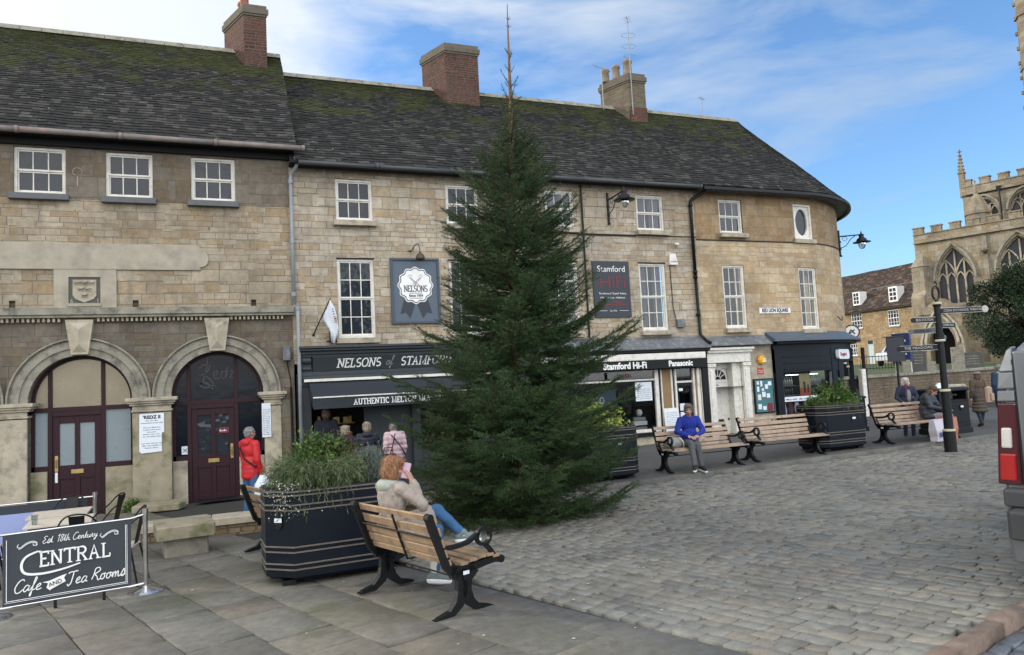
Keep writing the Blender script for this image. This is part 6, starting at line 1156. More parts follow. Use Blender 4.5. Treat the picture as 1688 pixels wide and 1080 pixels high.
# folding tables and chairs
MAT['paleslat'] = mk('pale_table_slats', (.50, .44, .35), .6, var=.25, sc=8, island=.2)
def table(label, x, y, rz):
    t = thing('cafe_table', label, 'table', (x, y, G(x, y)), rz, 'cafe tables'); 
    for k in range(6): b = MB(); b.bbox(-.35, .35, -.34 + k * .115, -.245 + k * .115, .715, .735, .004); b.build('table_slat', MAT['paleslat'], t)
    b = MB(); 
    for s_ in (-1, 1): b.tube([(s_ * .30, -.30, 0), (s_ * .30, .30, .70)], .011, 6); b.tube([(s_ * .27, .30, 0), (s_ * .27, -.30, .70)], .011, 6)
    b.tube([(-.30, -.30, .02), (.30, -.30, .02)], .01, 6); b.tube([(-.3, -.3, .70), (.3, -.3, .70)], .01, 6); b.tube([(-.3, .3, .70), (.3, .3, .70)], .01, 6); b.build('folding_frame', MAT['iron'], t); return t
def chair(label, x, y, rz):
    t = thing('cafe_chair', label, 'chair', (x, y, G(x, y)), rz, 'black metal cafe chairs'); b = MB(); b.bbox(-.19, .19, -.19, .19, .44, .46, .02); b.build('seat', MAT['paleslat'], t)
    for s1 in (-1, 1):
        b = MB(); b.tube([(s1 * .17, .17, .45), (s1 * .22, .24, 0)], .011, 6); b.build('leg', MAT['iron'], t); b = MB(); b.tube([(s1 * .17, -.17, .45), (s1 * .22, -.26, 0)], .011, 6); b.build('leg', MAT['iron'], t)
    b = MB(); b.tube(curve3([(-.19, .12, .45), (-.21, -.02, .62), (-.20, -.18, .74), (-.12, -.26, .85), (0, -.28, .88), (.12, -.26, .85), (.20, -.18, .74), (.21, -.02, .62), (.19, .12, .45)], 5), .010, 6); b.build('loop_frame', MAT['iron'], t)
    b = MB(); b.hexa([(-.06, -.18, .46), (.06, -.18, .46), (.06, -.19, .46), (-.06, -.19, .46), (-.08, -.27, .86), (.08, -.27, .86), (.08, -.28, .86), (-.08, -.28, .86)]); b.build('splat', MAT['iron'], t); return t
table('slatted cafe table right behind the Central banner', -1.95, 10.5, R(6)); table('slatted cafe table farther back near the lilac panel', -2.15, 11.6, R(3)); 
chair('black chair seen from behind between banner and nearest table', -1.62, 9.85, R(0)); chair('black chair at the left end of the nearest table', -2.75, 10.2, R(-80)); chair('black chair standing just behind the rear post', -1.72, 12.1, R(70)); chair('black chair beyond the far table', -2.15, 12.1, R(178)); chair('black chair glimpsed in the gap beside the right chrome post', -1.22, 9.75, R(80)); chair('dark chair at the far left of the cafe', -2.95, 11.3, R(-70))
t = thing('drinking_glass', 'clear drinking glass on the nearest cafe table', 'glass', (-2.18, 10.32, G(-2, 10.4) + .737)); b = MB(); b.lathe([(.03, 0), (.036, .11), (.033, .11), (.027, .01)], n=14); b.build('tumbler', MAT['glass_t'], t, fix=False)
# ================================================================== Christmas tree (spruce)
def spruce(x, y, H=8.15, seed=11):
    rs = np.random.RandomState(seed); z0 = G(x, y); t = thing('christmas_tree', 'tall undecorated dark green spruce with a bare leader standing in the square', 'tree', (x, y, z0))
    b = MB(); zs = np.linspace(0, H, 26); pts = [(.034 * z + .02 * math.sin(z * 1.3), .02 * math.cos(z), z) for z in zs]; rad = [max(.007, .085 * (1 - z / H) ** .62) for z in zs]; b.tube(pts, rad, 8)
    for z in (H - .25, H - .38): 
        for k in range(4): a = k * 1.57 + z; b.tube([(.034 * z, 0, z), (.034 * z + .05 * math.cos(a), .05 * math.sin(a), z + .03)], [.006, .003], 4)
    b.build('trunk', mk('spruce_bark', (.20, .115, .06), .9, var=.3, sc=12, bump=.4, bsc=60), t)
    env_z = np.array([.1, .35, .9, 1.6, 2.4, 3.2, 3.9, 4.6, 5.2, 5.7, 6.2, 6.7, 7.0, 7.35]); env_r = np.array([1.38, 1.64, 1.75, 1.70, 1.50, 1.30, 1.19, 1.0, .74, .50, .35, .25, .15, .16])
    segA, segB, twA, twB, twr = [], [], [], [], []
    z = .16
    while z < 7.35:
        n = int(rs.randint(8, 12)) if z < 5.8 else (int(rs.randint(4, 6))); ph = rs.uniform(0, 6.28)
        for i in range(n):
            az = ph + i * 2 * math.pi / n + rs.normal() * .18; lob = mnoise.noise(Vector((math.cos(az) * 1.3, math.sin(az) * 1.3, z * 1.1 + 5))); L = float(np.interp(z, env_z, env_r)) * (1 + .26 * lob) * (rs.uniform(.76, 1.06) if rs.rand() < .88 else rs.uniform(1.08, 1.22)); zz = z + rs.uniform(-.05, .05)
            el = float(np.interp(z, [0, 1.5, 3.5, 5.5, 6.6, 7.4], [R(-6), R(0), R(14), R(30), R(48), R(66)])) + rs.normal() * .09; sag = float(np.interp(z, [0, 3, 6, 7], [.20, .16, .08, -.1]))
            d = np.array([math.cos(az), math.sin(az), 0]); side = np.array([-math.sin(az), math.cos(az), 0]); K = 9; P = []
            bend_ = rs.normal() * .08
            for k in range(K):
                s = k / (K - 1); P.append(np.array([.034 * zz, 0, 0]) + d * L * s * math.cos(el) + side * bend_ * L * s * s + np.array([0, 0, zz + L * (math.sin(el) * s - sag * 4 * s * (1 - s) * .5 + .10 * s ** 3)]))
            P = np.array(P); r0 = .006 + .012 * L; 
            for k in range(K - 1): twA.append(P[k]); twB.append(P[k + 1]); twr.append(r0 * (1 - .85 * k / K))
            bare = .12 if z < 6.6 else .0
            if zz > 6.75: segA += list(P[2:-1]); segB += list(P[3:]); 
            else: segA += list(P[1:-1]); segB += list(P[2:])
            if L < .22: continue
            step = .062 if z < 6 else .085; s = .14
            while s < .97:
                i0 = s * (K - 1); k = int(i0); p = P[k] + (P[min(k + 1, K - 1)] - P[k]) * (i0 - k); fd = P[min(k + 1, K - 1)] - P[k]; fd = fd / (np.linalg.norm(fd) + 1e-9)
                for sg in (-1, 1):
                    if rs.rand() < .10: continue
                    if zz > 6.6 and rs.rand() < .6: continue
                    l2 = L * (.38 * (1 - s) + .12) * rs.uniform(.7, 1.2) * (1.0 if s > .3 else .55 + 1.5 * s); l2 = min(l2, .52)
                    dd = fd * .75 + side * sg * .72 + np.array([0, 0, -.10 + rs.normal() * .14]); dd /= np.linalg.norm(dd); q1 = p + dd * l2 * .5 + [0, 0, -.02 * l2]; q2 = p + dd * l2 + [0, 0, .03 * l2]
                    segA += [p, q1]; segB += [q1, q2]; twA += [p]; twB += [q2]; twr.append(.0022)
                    if l2 > .13:
                        u = .28
                        while u < .92:
                            for sg2 in (-1, 1):
                                if rs.rand() < .22: continue
                                l3 = l2 * (.42 * (1 - u) + .12) * rs.uniform(.7, 1.2); pp = p + (q2 - p) * u; s3 = np.cross(dd, [0, 0, 1.]); s3 /= np.linalg.norm(s3) + 1e-9
                                d3 = dd * .75 + s3 * sg2 * .65 + np.array([0, 0, rs.normal() * .25 - .08]); d3 /= np.linalg.norm(d3); segA.append(pp); segB.append(pp + d3 * l3)
                            u += .085 / l2
                s += step / L * rs.uniform(.8, 1.2)
        z += rs.uniform(.125, .175) if z < 6.4 else .24
    A_, B_ = np.array(segA), np.array(segB); D = B_ - A_; ln = np.linalg.norm(D, axis=1); keep = ln > .01; A_, D, ln = A_[keep], D[keep], ln[keep]
    cnt = np.maximum(2, (ln / .0135).astype(int)); idx = np.repeat(np.arange(len(ln)), cnt * 3); N_ = len(idx); f = rs.rand(N_, 1); P = A_[idx] + D[idx] * f; Dn = D[idx] / ln[idx][:, None]
    Rn = rs.normal(size=(N_, 3)); Rn -= Dn * (Rn * Dn).sum(1)[:, None]; Rn /= np.linalg.norm(Rn, axis=1)[:, None]; Nd = Dn * .62 + Rn * .78; Nd[:, 2] += .12; L_ = rs.uniform(.017, .030, (N_, 1)); S = np.cross(Nd, rs.normal(size=(N_, 3))); S /= np.linalg.norm(S, axis=1)[:, None]
    V = np.stack([P - S * .0019, P + S * .0019, P + Nd * L_ + S * .0009, P + Nd * L_ - S * .0009], 1)
    # light and dark sprays: split the needles by which spray they sit on
    print('needles', N_)
    m, nt, bs = newmat('spruce_needles'); q = NT(nt); v = q.obj(); c = q.n('ShaderNodeValToRGB', {'Fac': q.noise(v, 5, 4, .6)}); e = c.color_ramp.elements; e[0].position = .32; e[1].position = .68; e[0].color = (.013, .036, .015, 1); e[1].color = (.058, .108, .030, 1)
    g = q.n('ShaderNodeNewGeometry').outputs['Random Per Island']; cc = q.n('ShaderNodeVectorMath', {0: c.outputs[0], 'Scale': q.math('MULTIPLY_ADD', g, .9, .6)}, operation='SCALE').outputs[0]; q.set(bs.inputs['Base Color'], cc); bs.inputs['Roughness'].default_value = .55; bs.inputs['Specular IOR Level'].default_value = .3
    np_mesh('needles', V.reshape(-1, 3), np.arange(4 * N_).reshape(-1, 4), m, t)
    ta, tb, tr = np.array(twA), np.array(twB), np.array(twr)[:, None]; D = tb - ta; U = np.cross(D, [0.13, .21, 1.]); U /= np.linalg.norm(U, axis=1)[:, None] + 1e-9; W_ = np.cross(D, U); W_ /= np.linalg.norm(W_, axis=1)[:, None] + 1e-9
    rings = [];
    for base, k_ in ((ta, 1.), (tb, .8)):
        for a in (0, 2.094, 4.189): rings.append(base + (U * math.cos(a) + W_ * math.sin(a)) * tr * k_)
    V = np.stack(rings, 1).reshape(-1, 3); o = np.arange(len(ta))[:, None] * 6; F = np.concatenate([o + np.array([[0, 1, 4, 3]]), o + np.array([[1, 2, 5, 4]]), o + np.array([[2, 0, 3, 5]])])
    np_mesh('branches', V, F, mk('spruce_twig', (.055, .038, .024), .9, var=.3), t)
    return t
spruce(4.07, 10.50)
# ================================================================== churchyard, low wall, gravestones
MAT['grass'] = mk('churchyard_grass', (.060, .085, .028), .95, var=.4, sc=3, bump=.6, bsc=30)
def CY(x, y): return 1.38 + max(0, (x + y - 48) * .010)
w0, w1 = Vector((19.6, 19.45, 0)), Vector((33.8, 22.75, 0)); wd_ = (w1 - w0).normalized(); wn_ = Vector((-wd_.y, wd_.x, 0))
def inyard(x, y): p = Vector((x, y, 0)) - w0; return p.dot(wn_) > .1
V, F = [], []; gx = [18 + 1.3 * i for i in range(50)]; ww = [0.0, .8, 3, 6, 10, 15, 22, 30, 40, 60, 90]; nx = 44
for j, dpt in enumerate(ww):
    for i in range(nx): p = w0 + wd_ * (-6 + i * 1.9) + wn_ * dpt; V.append((p.x, p.y, CY(p.x, p.y)))
for j in range(len(ww) - 1):
    for i in range(nx - 1): F.append((j * nx + i, j * nx + i + 1, (j + 1) * nx + i + 1, (j + 1) * nx + i))
tag(np_mesh('churchyard_lawn', V, F, MAT['grass']), kind='structure')
rz = math.atan2(wd_.y, wd_.x); MAT['rub2'] = stone('churchyard_rubble', (.25, .205, .15), (.13, .11, .085), (.11, .095, .075), .24, .115, ux=.97, uy=.23, sootamt=.8, mort=.012, bumpk=1., wob=3.5)
t = thing('churchyard_wall', 'low rubble stone wall with flat coping in front of the churchyard', 'wall', w0, rz); L = (w1 - w0).length; b = MB(); b.box(0, L + 6, 0, .35, -.3, 1.36); b.build('rubble_face', MAT['rub2'], t); b = MB(); rr = random.Random(3); x = 0
while x < L + 6: q = rr.uniform(.6, 1.0); b.bbox(x, x + q - .01, -.06, .42, 1.36, 1.46 + rr.uniform(-.01, .015), .015); x += q
b.build('coping', MAT['dressed_grey'], t)
def grave(label, x, y, w_, h, kind, mat='dressed_grey', rz=R(-35)):
    t = thing('gravestone', label, 'gravestone', (x, y, CY(x, y) - .05), rz, 'old gravestones behind the low wall'); b = MB(); W = w_ / 2
    pts = [(-W, 0), (W, 0), (W, h * .85)]
    if kind == 0: pts += [(W * math.cos(a), h * .85 + h * .15 * math.sin(a)) for a in np.linspace(.1, math.pi - .1, 9)]
    elif kind == 1: pts += [(W * .6, h * .86), (W * .5, h), (-W * .5, h), (-W * .6, h * .86)]
    else: pts[-1] = (W, h); pts += [(-W, h)]
    pts += [(-W, h * .85)] if kind != 2 else []
    b.prism(pts, -.07, .07); b.build('slab', MAT[mat], t, bevel=.015); b = MB(); scr = random.Random(int(x * 10))
    for k in range(4): scribble(b, -W * .6, W * .6, h * .72 - k * .12, .04, -.071, scr)
    b.build('worn_inscription', MAT['dressed'], t)
MAT['darkstone'] = mk('dark_gravestone', (.085, .085, .08), .9, var=.3, sc=4, dirt=(.05, .055, .04))
grave('dark gravestone with curved shoulders, left of the fingerpost', 27.5, 22.75, .62, 1.10, 1, 'darkstone'); grave('pale narrow gravestone just left of the dark shouldered one', 26.6, 22.6, .34, .62, 2); grave('tall square topped gravestone in front of the porch', 30.9, 23.5, .52, 1.05, 2); grave('wide round topped gravestone beside the yew bush', 32.4, 23.95, .95, .80, 0, 'darkstone'); grave('small low gravestone beneath the dark shouldered one', 28.9, 23.3, .4, .5, 0)
t = thing('traffic_sign', 'back of a square dark traffic sign on a thin black pole', 'sign', (22.75, 19.7, 0), R(-45)); b = MB(); b.tube([(0, 0, -.05), (0, 0, 2.9)], .038, 8); b.build('pole', MAT['iron'], t); b = MB(); b.bbox(-.30, .30, -.05, -.03, 1.9, 2.80, .02); b.box(-.30, .30, -.03, -.015, 2.1, 2.14); b.box(-.30, .30, -.03, -.015, 2.56, 2.60); b.box(-.42, .3, -.06, -.02, 2.80, 2.83); b.build('plate', MAT['signdark'], t)
t = thing('church_notice', 'narrow dark blue notice board on white posts behind the low wall', 'sign', (26.75, 22.85, CY(26, 22)), R(20)); b = MB(); b.box(-.10, .10, -.35, .35, .5, 1.72); b.build('board', mk('royal_blue_board', (.02, .035, .13), .5), t); b = MB(); b.box(-.03, .03, -.33, -.25, 0, 1.75); b.box(-.03, .03, .25, .33, 0, 1.75); b.build('post', MAT['white'], t); b = MB()
for k in range(3): b.box(-.105, -.101, -.2, .2, .8 + k * .28, .88 + k * .28)
b.build('print', MAT['letter'], t)
pb = Vector((20.15, 18.75, 0)); t = thing('hanging_sign', 'tall dark hanging board beside the off licence entrance', 'sign', (20.75, 19.35, 1.0), R(40)); b = MB(); b.bbox(-.02, .48, -.05, .05, .05, 1.45, .01); b.build('board', MAT['black'], t); b = MB(); b.tube([(-.3, 0, 1.3), (.45, 0, 1.3)], .02, 6); b.build('bracket', MAT['iron'], t); b = MB(); b.box(.10, .18, -.056, -.051, .9, 1.0); b.build('red_mark', MAT['red'], t)
t = thing('road_sign', 'small round no turn sign with red plate under it at the corner building edge', 'sign', (21.35, 20.3, 2.35), R(-44)); b = MB(); b.T = Matrix.Translation((0, 0, .72)) @ Matrix.Rotation(R(90), 4, 'X'); b.lathe([(0, -.01), (.27, -.01), (.27, .01), (0, .01)], n=24); b.build('disc', MAT['letter'], t)
b = MB(); ring(b, 0, .72, .225, .27, -.02, -.012, 0, 360, 24); b.ribbon([(-.13, .62), (-.02, .80), (.1, .64)], .05, -.022, -.015); b.ribbon([(.1, .80), (-.1, .64)], .04, -.024, -.016); b.build('symbol', MAT['ink'], t); b = MB(); b.box(-.18, .27, -.02, 0, .32, .46); b.build('red_plate', MAT['red'], t); b = MB(); b.tube([(-.4, .05, .4), (.0, .05, .4)], .02, 6); b.tube([(0, .04, .3), (0, .04, .95)], .025, 6); b.build('bracket', MAT['iron'], t)
t = thing('wall_cabinet', 'grey box fixed high on the far side of the corner building', 'box', (21.0, 20.55, 4.0), R(45)); b = MB(); b.bbox(.0, .4, -.15, .1, 0, .75, .02); b.build('casing', MAT['lead'], t)
t = thing('traffic_pole', 'slim dark pole standing beyond the off licence corner', 'pole', (20.9, 19.4, 0)); b = MB(); b.tube([(0, 0, -.05), (0, 0, 1.7)], .04, 8); b.build('shaft', MAT['iron'], t); b = MB(); b.bbox(-.3, -.1, -.1, .1, 0, 1.7, .02); b.build('cabinet', MAT['offwhite'], t)
t = thing('railings', 'short run of black iron railings in front of the sandstone house', 'railings', (32.4, 30.4, CY(32, 30)), R(-21)); b = MB()
for k in range(13): b.tube([(k * .17, 0, 0), (k * .17, 0, .85)], .012, 5)
b.build('bars', MAT['iron'], t); b = MB(); b.box(-.02, 2.1, -.015, .015, .75, .79); b.box(-.02, 2.1, -.015, .015, .1, .14); b.build('rail', MAT['iron'], t)
# parked cars, half hidden beyond the churchyard
def car(label, x, y, rz, col):
    t = thing('parked_car', label, 'car', (x, y, CY(x, y)), rz, 'cars parked by the house'); b = MB()
    prof = [(-2.1, .35), (-2.12, .75), (-1.9, .92), (-1.0, .98), (-.45, 1.40), (.8, 1.44), (1.5, 1.05), (2.0, .95), (2.1, .6), (2.05, .35)]
    b.loft([[(x_, s_ * (.80 if z < 1.0 else .66), z) for x_, z in prof] for s_ in (-1, 1)]); b.build('body', mk('car_paint', col, .3, coat=.8, var=.05), t, bevel=.05)
    b = MB(); 
    for s_ in (-1, 1): b.poly([(-.85, s_ * .76, .98), (-.42, s_ * .69, 1.34), (.75, s_ * .69, 1.38), (1.3, s_ * .76, 1.04)])
    b.poly([(-1.0, -.6, 1.0), (-1.0, .6, 1.0), (-.5, .6, 1.38), (-.5, -.6, 1.38)]); b.build('window', MAT['glass'], t, fix=False)
    for wx in (-1.35, 1.3):
        for s_ in (-1, 1): b = MB(); b.tube([(wx, s_ * .62, .32), (wx, s_ * .82, .32)], .32, 16); w_ = b.build('wheel', MAT['black'], t); b = MB(); b.tube([(wx, s_ * .82, .32), (wx, s_ * .835, .32)], .2, 12); b.build('rim', MAT['steel'], w_)
car('white car partly hidden behind the dark blue notice board', 44.8, 38.6, R(20), (.6, .62, .64)); car('silver grey car parked in front of the sandstone house', 48.5, 40.0, R(40), (.2, .22, .24))

# ================================================================== sandstone house
Hs = thing('stone_house', 'golden sandstone house with brown roof, white sash windows and two white dormer windows', 'building'); HX = 55.; T_ = lambda p: (HX + (p[1]), p[0], p[2])   # author as (Y, depth, Z)
MAT['houseS'] = stone('golden_sandstone', (.47, .36, .23), (.34, .255, .16), (.24, .18, .12), .42, .2, ux=0, uy=1, sootamt=.2, bumpk=1.)
hw = [(51.0, 52.3, 5.3, 6.78), (47.0, 48.2, 5.18, 6.65), (47.3, 48.35, 2.75, 4.25), (49.95, 50.65, 1.9, 4.1), (51.8, 52.9, 2.8, 4.25), (43.2, 44.4, 5.1, 6.6), (56, 57.2, 5.4, 6.8)]
b = MB(); b.T = T_; b.wall(36, 66, 1.2, 6.95, 0, hw, .16); b.build('wall', MAT['houseS'], Hs, fix=False)
for i, (a, c, z0, z1) in enumerate(hw):
    if i == 3: continue
    b = MB(); b.T = T_; 
    for q in ((a, a + .08, z0, z1), (c - .08, c, z0, z1), (a + .08, c - .08, z0, z0 + .1), (a + .08, c - .08, z1 - .08, z1), (a + .08, c - .08, (z0 + z1) / 2 - .03, (z0 + z1) / 2 + .03)): b.box(q[0], q[1], .06, .12, q[2], q[3])
    for k in (1, 2, 3): x = a + (c - a) * k / 4; b.box(x - .018, x + .018, .07, .11, z0 + .1, z1 - .08)
    for k in (1, 3): z = z0 + (z1 - z0) * k / 4; b.box(a + .08, c - .08, .07, .11, z - .015, z + .015)
    w_ = b.build('window', MAT['letter'], Hs); b = MB(); b.T = T_; b.poly([(a, .13, z0), (c, .13, z0), (c, .13, z1), (a, .13, z1)]); b.build('pane', MAT['glass'], w_, fix=False); b = MB(); b.T = T_; b.box(a - .1, c + .1, -.06, .05, z0 - .12, z0); b.build('sill', MAT['dressed_grey'], w_)
b = MB(); b.T = T_; b.box(49.95, 50.65, .05, .1, 1.9, 3.7); b.box(49.95, 50.0, .02, .1, 1.9, 4.1); b.box(50.6, 50.65, .02, .1, 1.9, 4.1); b.box(50, 50.6, .02, .1, 3.7, 3.76); d_ = b.build('door', mk('pale_blue_door', (.42, .52, .52), .5), Hs); b = MB(); b.T = T_; b.poly([(50, .08, 3.76), (50.6, .08, 3.76), (50.6, .08, 4.1), (50, .08, 4.1)]); b.build('fanlight', MAT['glass'], d_, fix=False)
MAT['brownroof'] = slatemat('brown_tiles', ((.052, .040, .034), (.085, .064, .052), (.068, .052, .042)), 20, .02)
b = MB(); b.T = T_; b.poly([(36, -.3, 6.85), (66, -.3, 6.85), (66, 4.2, 11.0), (36, 4.2, 11.0)]); b.poly([(36, 9, 6.85), (66, 9, 6.85), (66, 4.2, 11.0), (36, 4.2, 11.0)]); ro = b.build('roof', MAT['brownroof'], Hs, fix=False)
slates('roof_tiles', ro, lambda t_: Vector((HX - .3, -t_, 6.9)), lambda t_: Vector((HX + 4.2, -t_, 11.05)), -60, -40, 1., MAT['brownroof'], 9, h0=.34, h1=.26, wmul=1.6)
b = MB(); b.T = T_; b.box(36, 66, -.35, -.2, 6.78, 6.86); b.build('gutter', MAT['iron'], Hs)
b = MB(); b.T = T_; b.box(36, 66, 1.95, 2.02, 9.0, 9.06); b.build('roof_flashing', MAT['lead'], ro)
for (a, c, z0, z1) in ((51.15, 51.95, 7.5, 8.75), (47.05, 47.95, 7.35, 8.7)):
    b = MB(); b.T = T_; b.box(a, c, .12, 1.0, z0, z1); dm = b.build('dormer', MAT['letter'], ro); b = MB(); b.T = T_
    for i in range(2):
        for j in range(3): x = a + .12 + i * (c - a - .16) / 2; z = z0 + .14 + j * (z1 - z0 - .2) / 3; b.poly([(x, .115, z), (x + (c - a) * .34, .115, z), (x + (c - a) * .34, .115, z + .3), (x, .115, z + .3)])
    b.build('pane', MAT['glass'], dm, fix=False)
rebase(Hs, (HX, 50, 1.6))

# ================================================================== church
CR = R(-68.3); Ch = thing('parish_church', 'large medieval stone church with battlemented parapets, pinnacles and tall pointed traceried windows', 'church', (43.9, 36.5, 0), CR)
MAT['churchS'] = stone('church_ashlar', (.37, .33, .26), (.26, .235, .185), (.18, .16, .13), .75, .36, ux=1, uy=1, sootamt=.7, bumpk=.8)
MAT['leadlight'] = mk('dark_leaded_glass', (.035, .035, .04), .35, var=.4, sc=2)
def gothic(cx, w_, zs, za, n=10):                     # pointed arch outline from left springing over the apex to the right springing
    h = za - zs; Rr = (w_ * w_ / 4 + h * h) / w_; L_ = []
    th = math.asin(min(1, h / Rr))
    for k in range(n + 1): a = math.pi - th * k / n; L_.append((cx - w_ / 2 + Rr + Rr * math.cos(a), zs + Rr * math.sin(a)))
    return L_ + [(2 * cx - x, z) for x, z in L_[-2::-1]]
def gwall(b, u0, u1, v0, v1, y, arches, dep=.5):       # wall with pointed openings
    us = [u0]
    for (cx, w_, zb, zs, za) in sorted(arches):
        us += [cx - w_ / 2, cx + w_ / 2]; A_ = gothic(cx, w_, zs, za)
        for p, q in zip(A_, A_[1:]): b.poly([(p[0], y, p[1]), (q[0], y, q[1]), (q[0], y, v1), (p[0], y, v1)]); b.poly([(p[0], y, p[1]), (p[0], y + dep, p[1]), (q[0], y + dep, q[1]), (q[0], y, q[1])])
        b.poly([(cx - w_ / 2, y, v0), (cx + w_ / 2, y, v0), (cx + w_ / 2, y, zb), (cx - w_ / 2, y, zb)]); b.poly([(cx - w_ / 2, y, zb), (cx + w_ / 2, y, zb), (cx + w_ / 2, y + dep, zb + .2), (cx - w_ / 2, y + dep, zb + .2)])
        for s_ in (-1, 1): x = cx + s_ * w_ / 2; b.poly([(x, y, zb), (x, y + dep, zb), (x, y + dep, zs), (x, y, zs)])
    us.append(u1)
    for a, c in zip(us[::2], us[1::2]): b.poly([(a, y, v0), (c, y, v0), (c, y, v1), (a, y, v1)])
def gwindow(parent, cx, w_, zb, zs, za, y, lights=4, name='window'):
    b = MB(); A_ = gothic(cx, w_, zs, za); b.poly([(cx - w_ / 2, y + .42, zb), (cx + w_ / 2, y + .42, zb)] + [(x, y + .42, z) for x, z in A_[::-1]]); W_ = b.build(name, MAT['leadlight'], parent, fix=False)
    b = MB(); lw = w_ / lights
    for k in range(1, lights): x = cx - w_ / 2 + lw * k; b.box(x - .045, x + .045, y + .25, y + .40, zb, zs + (za - zs) * (.55 if k != lights // 2 else .9))
    for k in range(lights):                              # heads of the lights and simple panel tracery
        xm = cx - w_ / 2 + lw * (k + .5)
        for dz, sc_ in ((0, 1.),): pts = gothic(xm, lw * .92, zs - .1, zs + lw * .75, 5); b.ribbon(pts, .075, y + .26, y + .39)
    for s_ in (-1, 1):
        pts = gothic(cx + s_ * w_ / 4, w_ / 2, zs, zs + (za - zs) * .62, 6); b.ribbon(pts, .08, y + .25, y + .40)
    b.ribbon([(p[0], p[1] - .03) for p in A_], .10, y + .24, y + .40); b.build('tracery', MAT['dressed'], W_)
    b = MB(); H_ = gothic(cx, w_ + .34, zs - .1, za + .26); b.ribbon(H_, .13, y - .14, y + .02); b.build('hood_mould', MAT['dressed_grey'], parent)
def battlement(parent, u0, u1, z, y, mw=.62, gap=.5, h=.48, th=.3, name='battlement'):
    b = MB(); b.box(u0, u1, y - .04, y + th, z - 1.0, z - h); b.box(u0 - .02, u1, y - .10, y + .02, z - h - .04, z - h + .03); x = u0
    while x < u1 - .2: b.box(x, min(x + mw, u1), y - .04, y + th, z - h + .03, z - .08); b.box(x - .05, min(x + mw + .05, u1), y - .09, y + th + .05, z - .08, z); x += mw + gap
    b.box(u0 - .02, u1, y - .20, y, z - 1.12, z - 1.0); b.build(name, MAT['churchS'], parent)
b = MB(); gwall(b, .6, 16, -.5, 10.0, 0, [(2.87, 2.12, 5.5, 7.3, 9.35), (6.55, 2.4, 5.5, 7.4, 9.5), (10.6, 2.4, 5.5, 7.4, 9.5)], .5); b.box(.6, .75, .1, 9, -.5, 10.0); b.build('aisle_wall', MAT['churchS'], Ch, fix=False)
for c_, w_ in ((2.87, 2.12), (6.55, 2.4), (10.6, 2.4)): gwindow(Ch, c_, w_, 5.5, 7.3 if w_ < 2.3 else 7.4, 9.35 if w_ < 2.3 else 9.5, 0)
battlement(Ch, .6, 16, 11.05, 0)
b = MB(); b.box(.6, 16, 0.2, 3.9, 10.2, 10.35); b.build('aisle_roof', MAT['lead'], Ch)
b = MB(); b.T = Matrix.Translation((1.0, .1, 0)) @ Matrix.Rotation(R(-12), 4, 'Z'); b.box(-.5, .42, -.95, .2, -.5, 6.2); b.box(-.45, .37, -.7, .2, 6.2, 8.3); b.prism([(-.95, 6.2), (-.7, 6.6), (-.7, 6.2)], -.5, .42, 'x'); b.hexa([(-.5, -.75, 8.3), (.42, -.75, 8.3), (.42, .1, 8.3), (-.5, .1, 8.3), (-.25, -.3, 9.0), (.17, -.3, 9.0), (.17, .1, 9.0), (-.25, .1, 9.0)]); b.build('buttress', MAT['churchS'], Ch)
b = MB(); b.box(4.5, 4.95, -.35, 0, -.5, 5.4); b.prism([(-.35, 5.4), (0, 5.9), (0, 5.4)], 4.5, 4.95, 'x'); b.box(4.58, 4.88, -.12, 0, 5.9, 9.8); b.build('buttress', MAT['churchS'], Ch)
for (x, z) in ((4.75, 8.7), (5.0, 6.15)): b = MB(); b.tube([(x, 0, z), (x, -.3, z + .05), (x + .05, -.5, z + .12)], [.14, .12, .07], 8); b.tube([(x - .22, -.25, z + .1), (x + .22, -.25, z + .1)], .06, 6); b.build('gargoyle', MAT['darkstone'], Ch)
b = MB(); b.tube([(4.98, 3.85, 10.8), (4.98, 3.85, 13.4)], .07, 8); b.box(4.85, 5.1, 3.75, 3.95, 13.3, 13.6); b.build('rain_pipe', MAT['iron'], Ch)
b = MB(); gwall(b, 2.74, 16, 10, 13.3, 4, [(4.0, 1.6, 10.8, 12.0, 12.95), (6.35, 1.7, 10.8, 12.0, 13.0), (9, 1.7, 10.8, 12.0, 13.0)], .5); b.box(2.74, 2.9, 4.1, 12, 10, 13.3); b.build('clerestory_wall', MAT['churchS'], Ch, fix=False)
for c_ in (4.0, 6.35, 9): gwindow(Ch, c_, 1.6 if c_ == 4 else 1.7, 10.8, 12.0, 12.95 if c_ == 4 else 13.0, 4, 3)
battlement(Ch, 2.74, 16, 14.5, 4); battlement(Ch, 2.8, 16, 14.9, 9)
b = MB(); b.box(2.8, 16, 4.2, 9, 13.5, 13.7); b.prism([(4.3, 13.7), (9, 13.7), (6.6, 14.6)], 3, 16, 'x'); b.build('nave_roof', MAT['lead'], Ch)
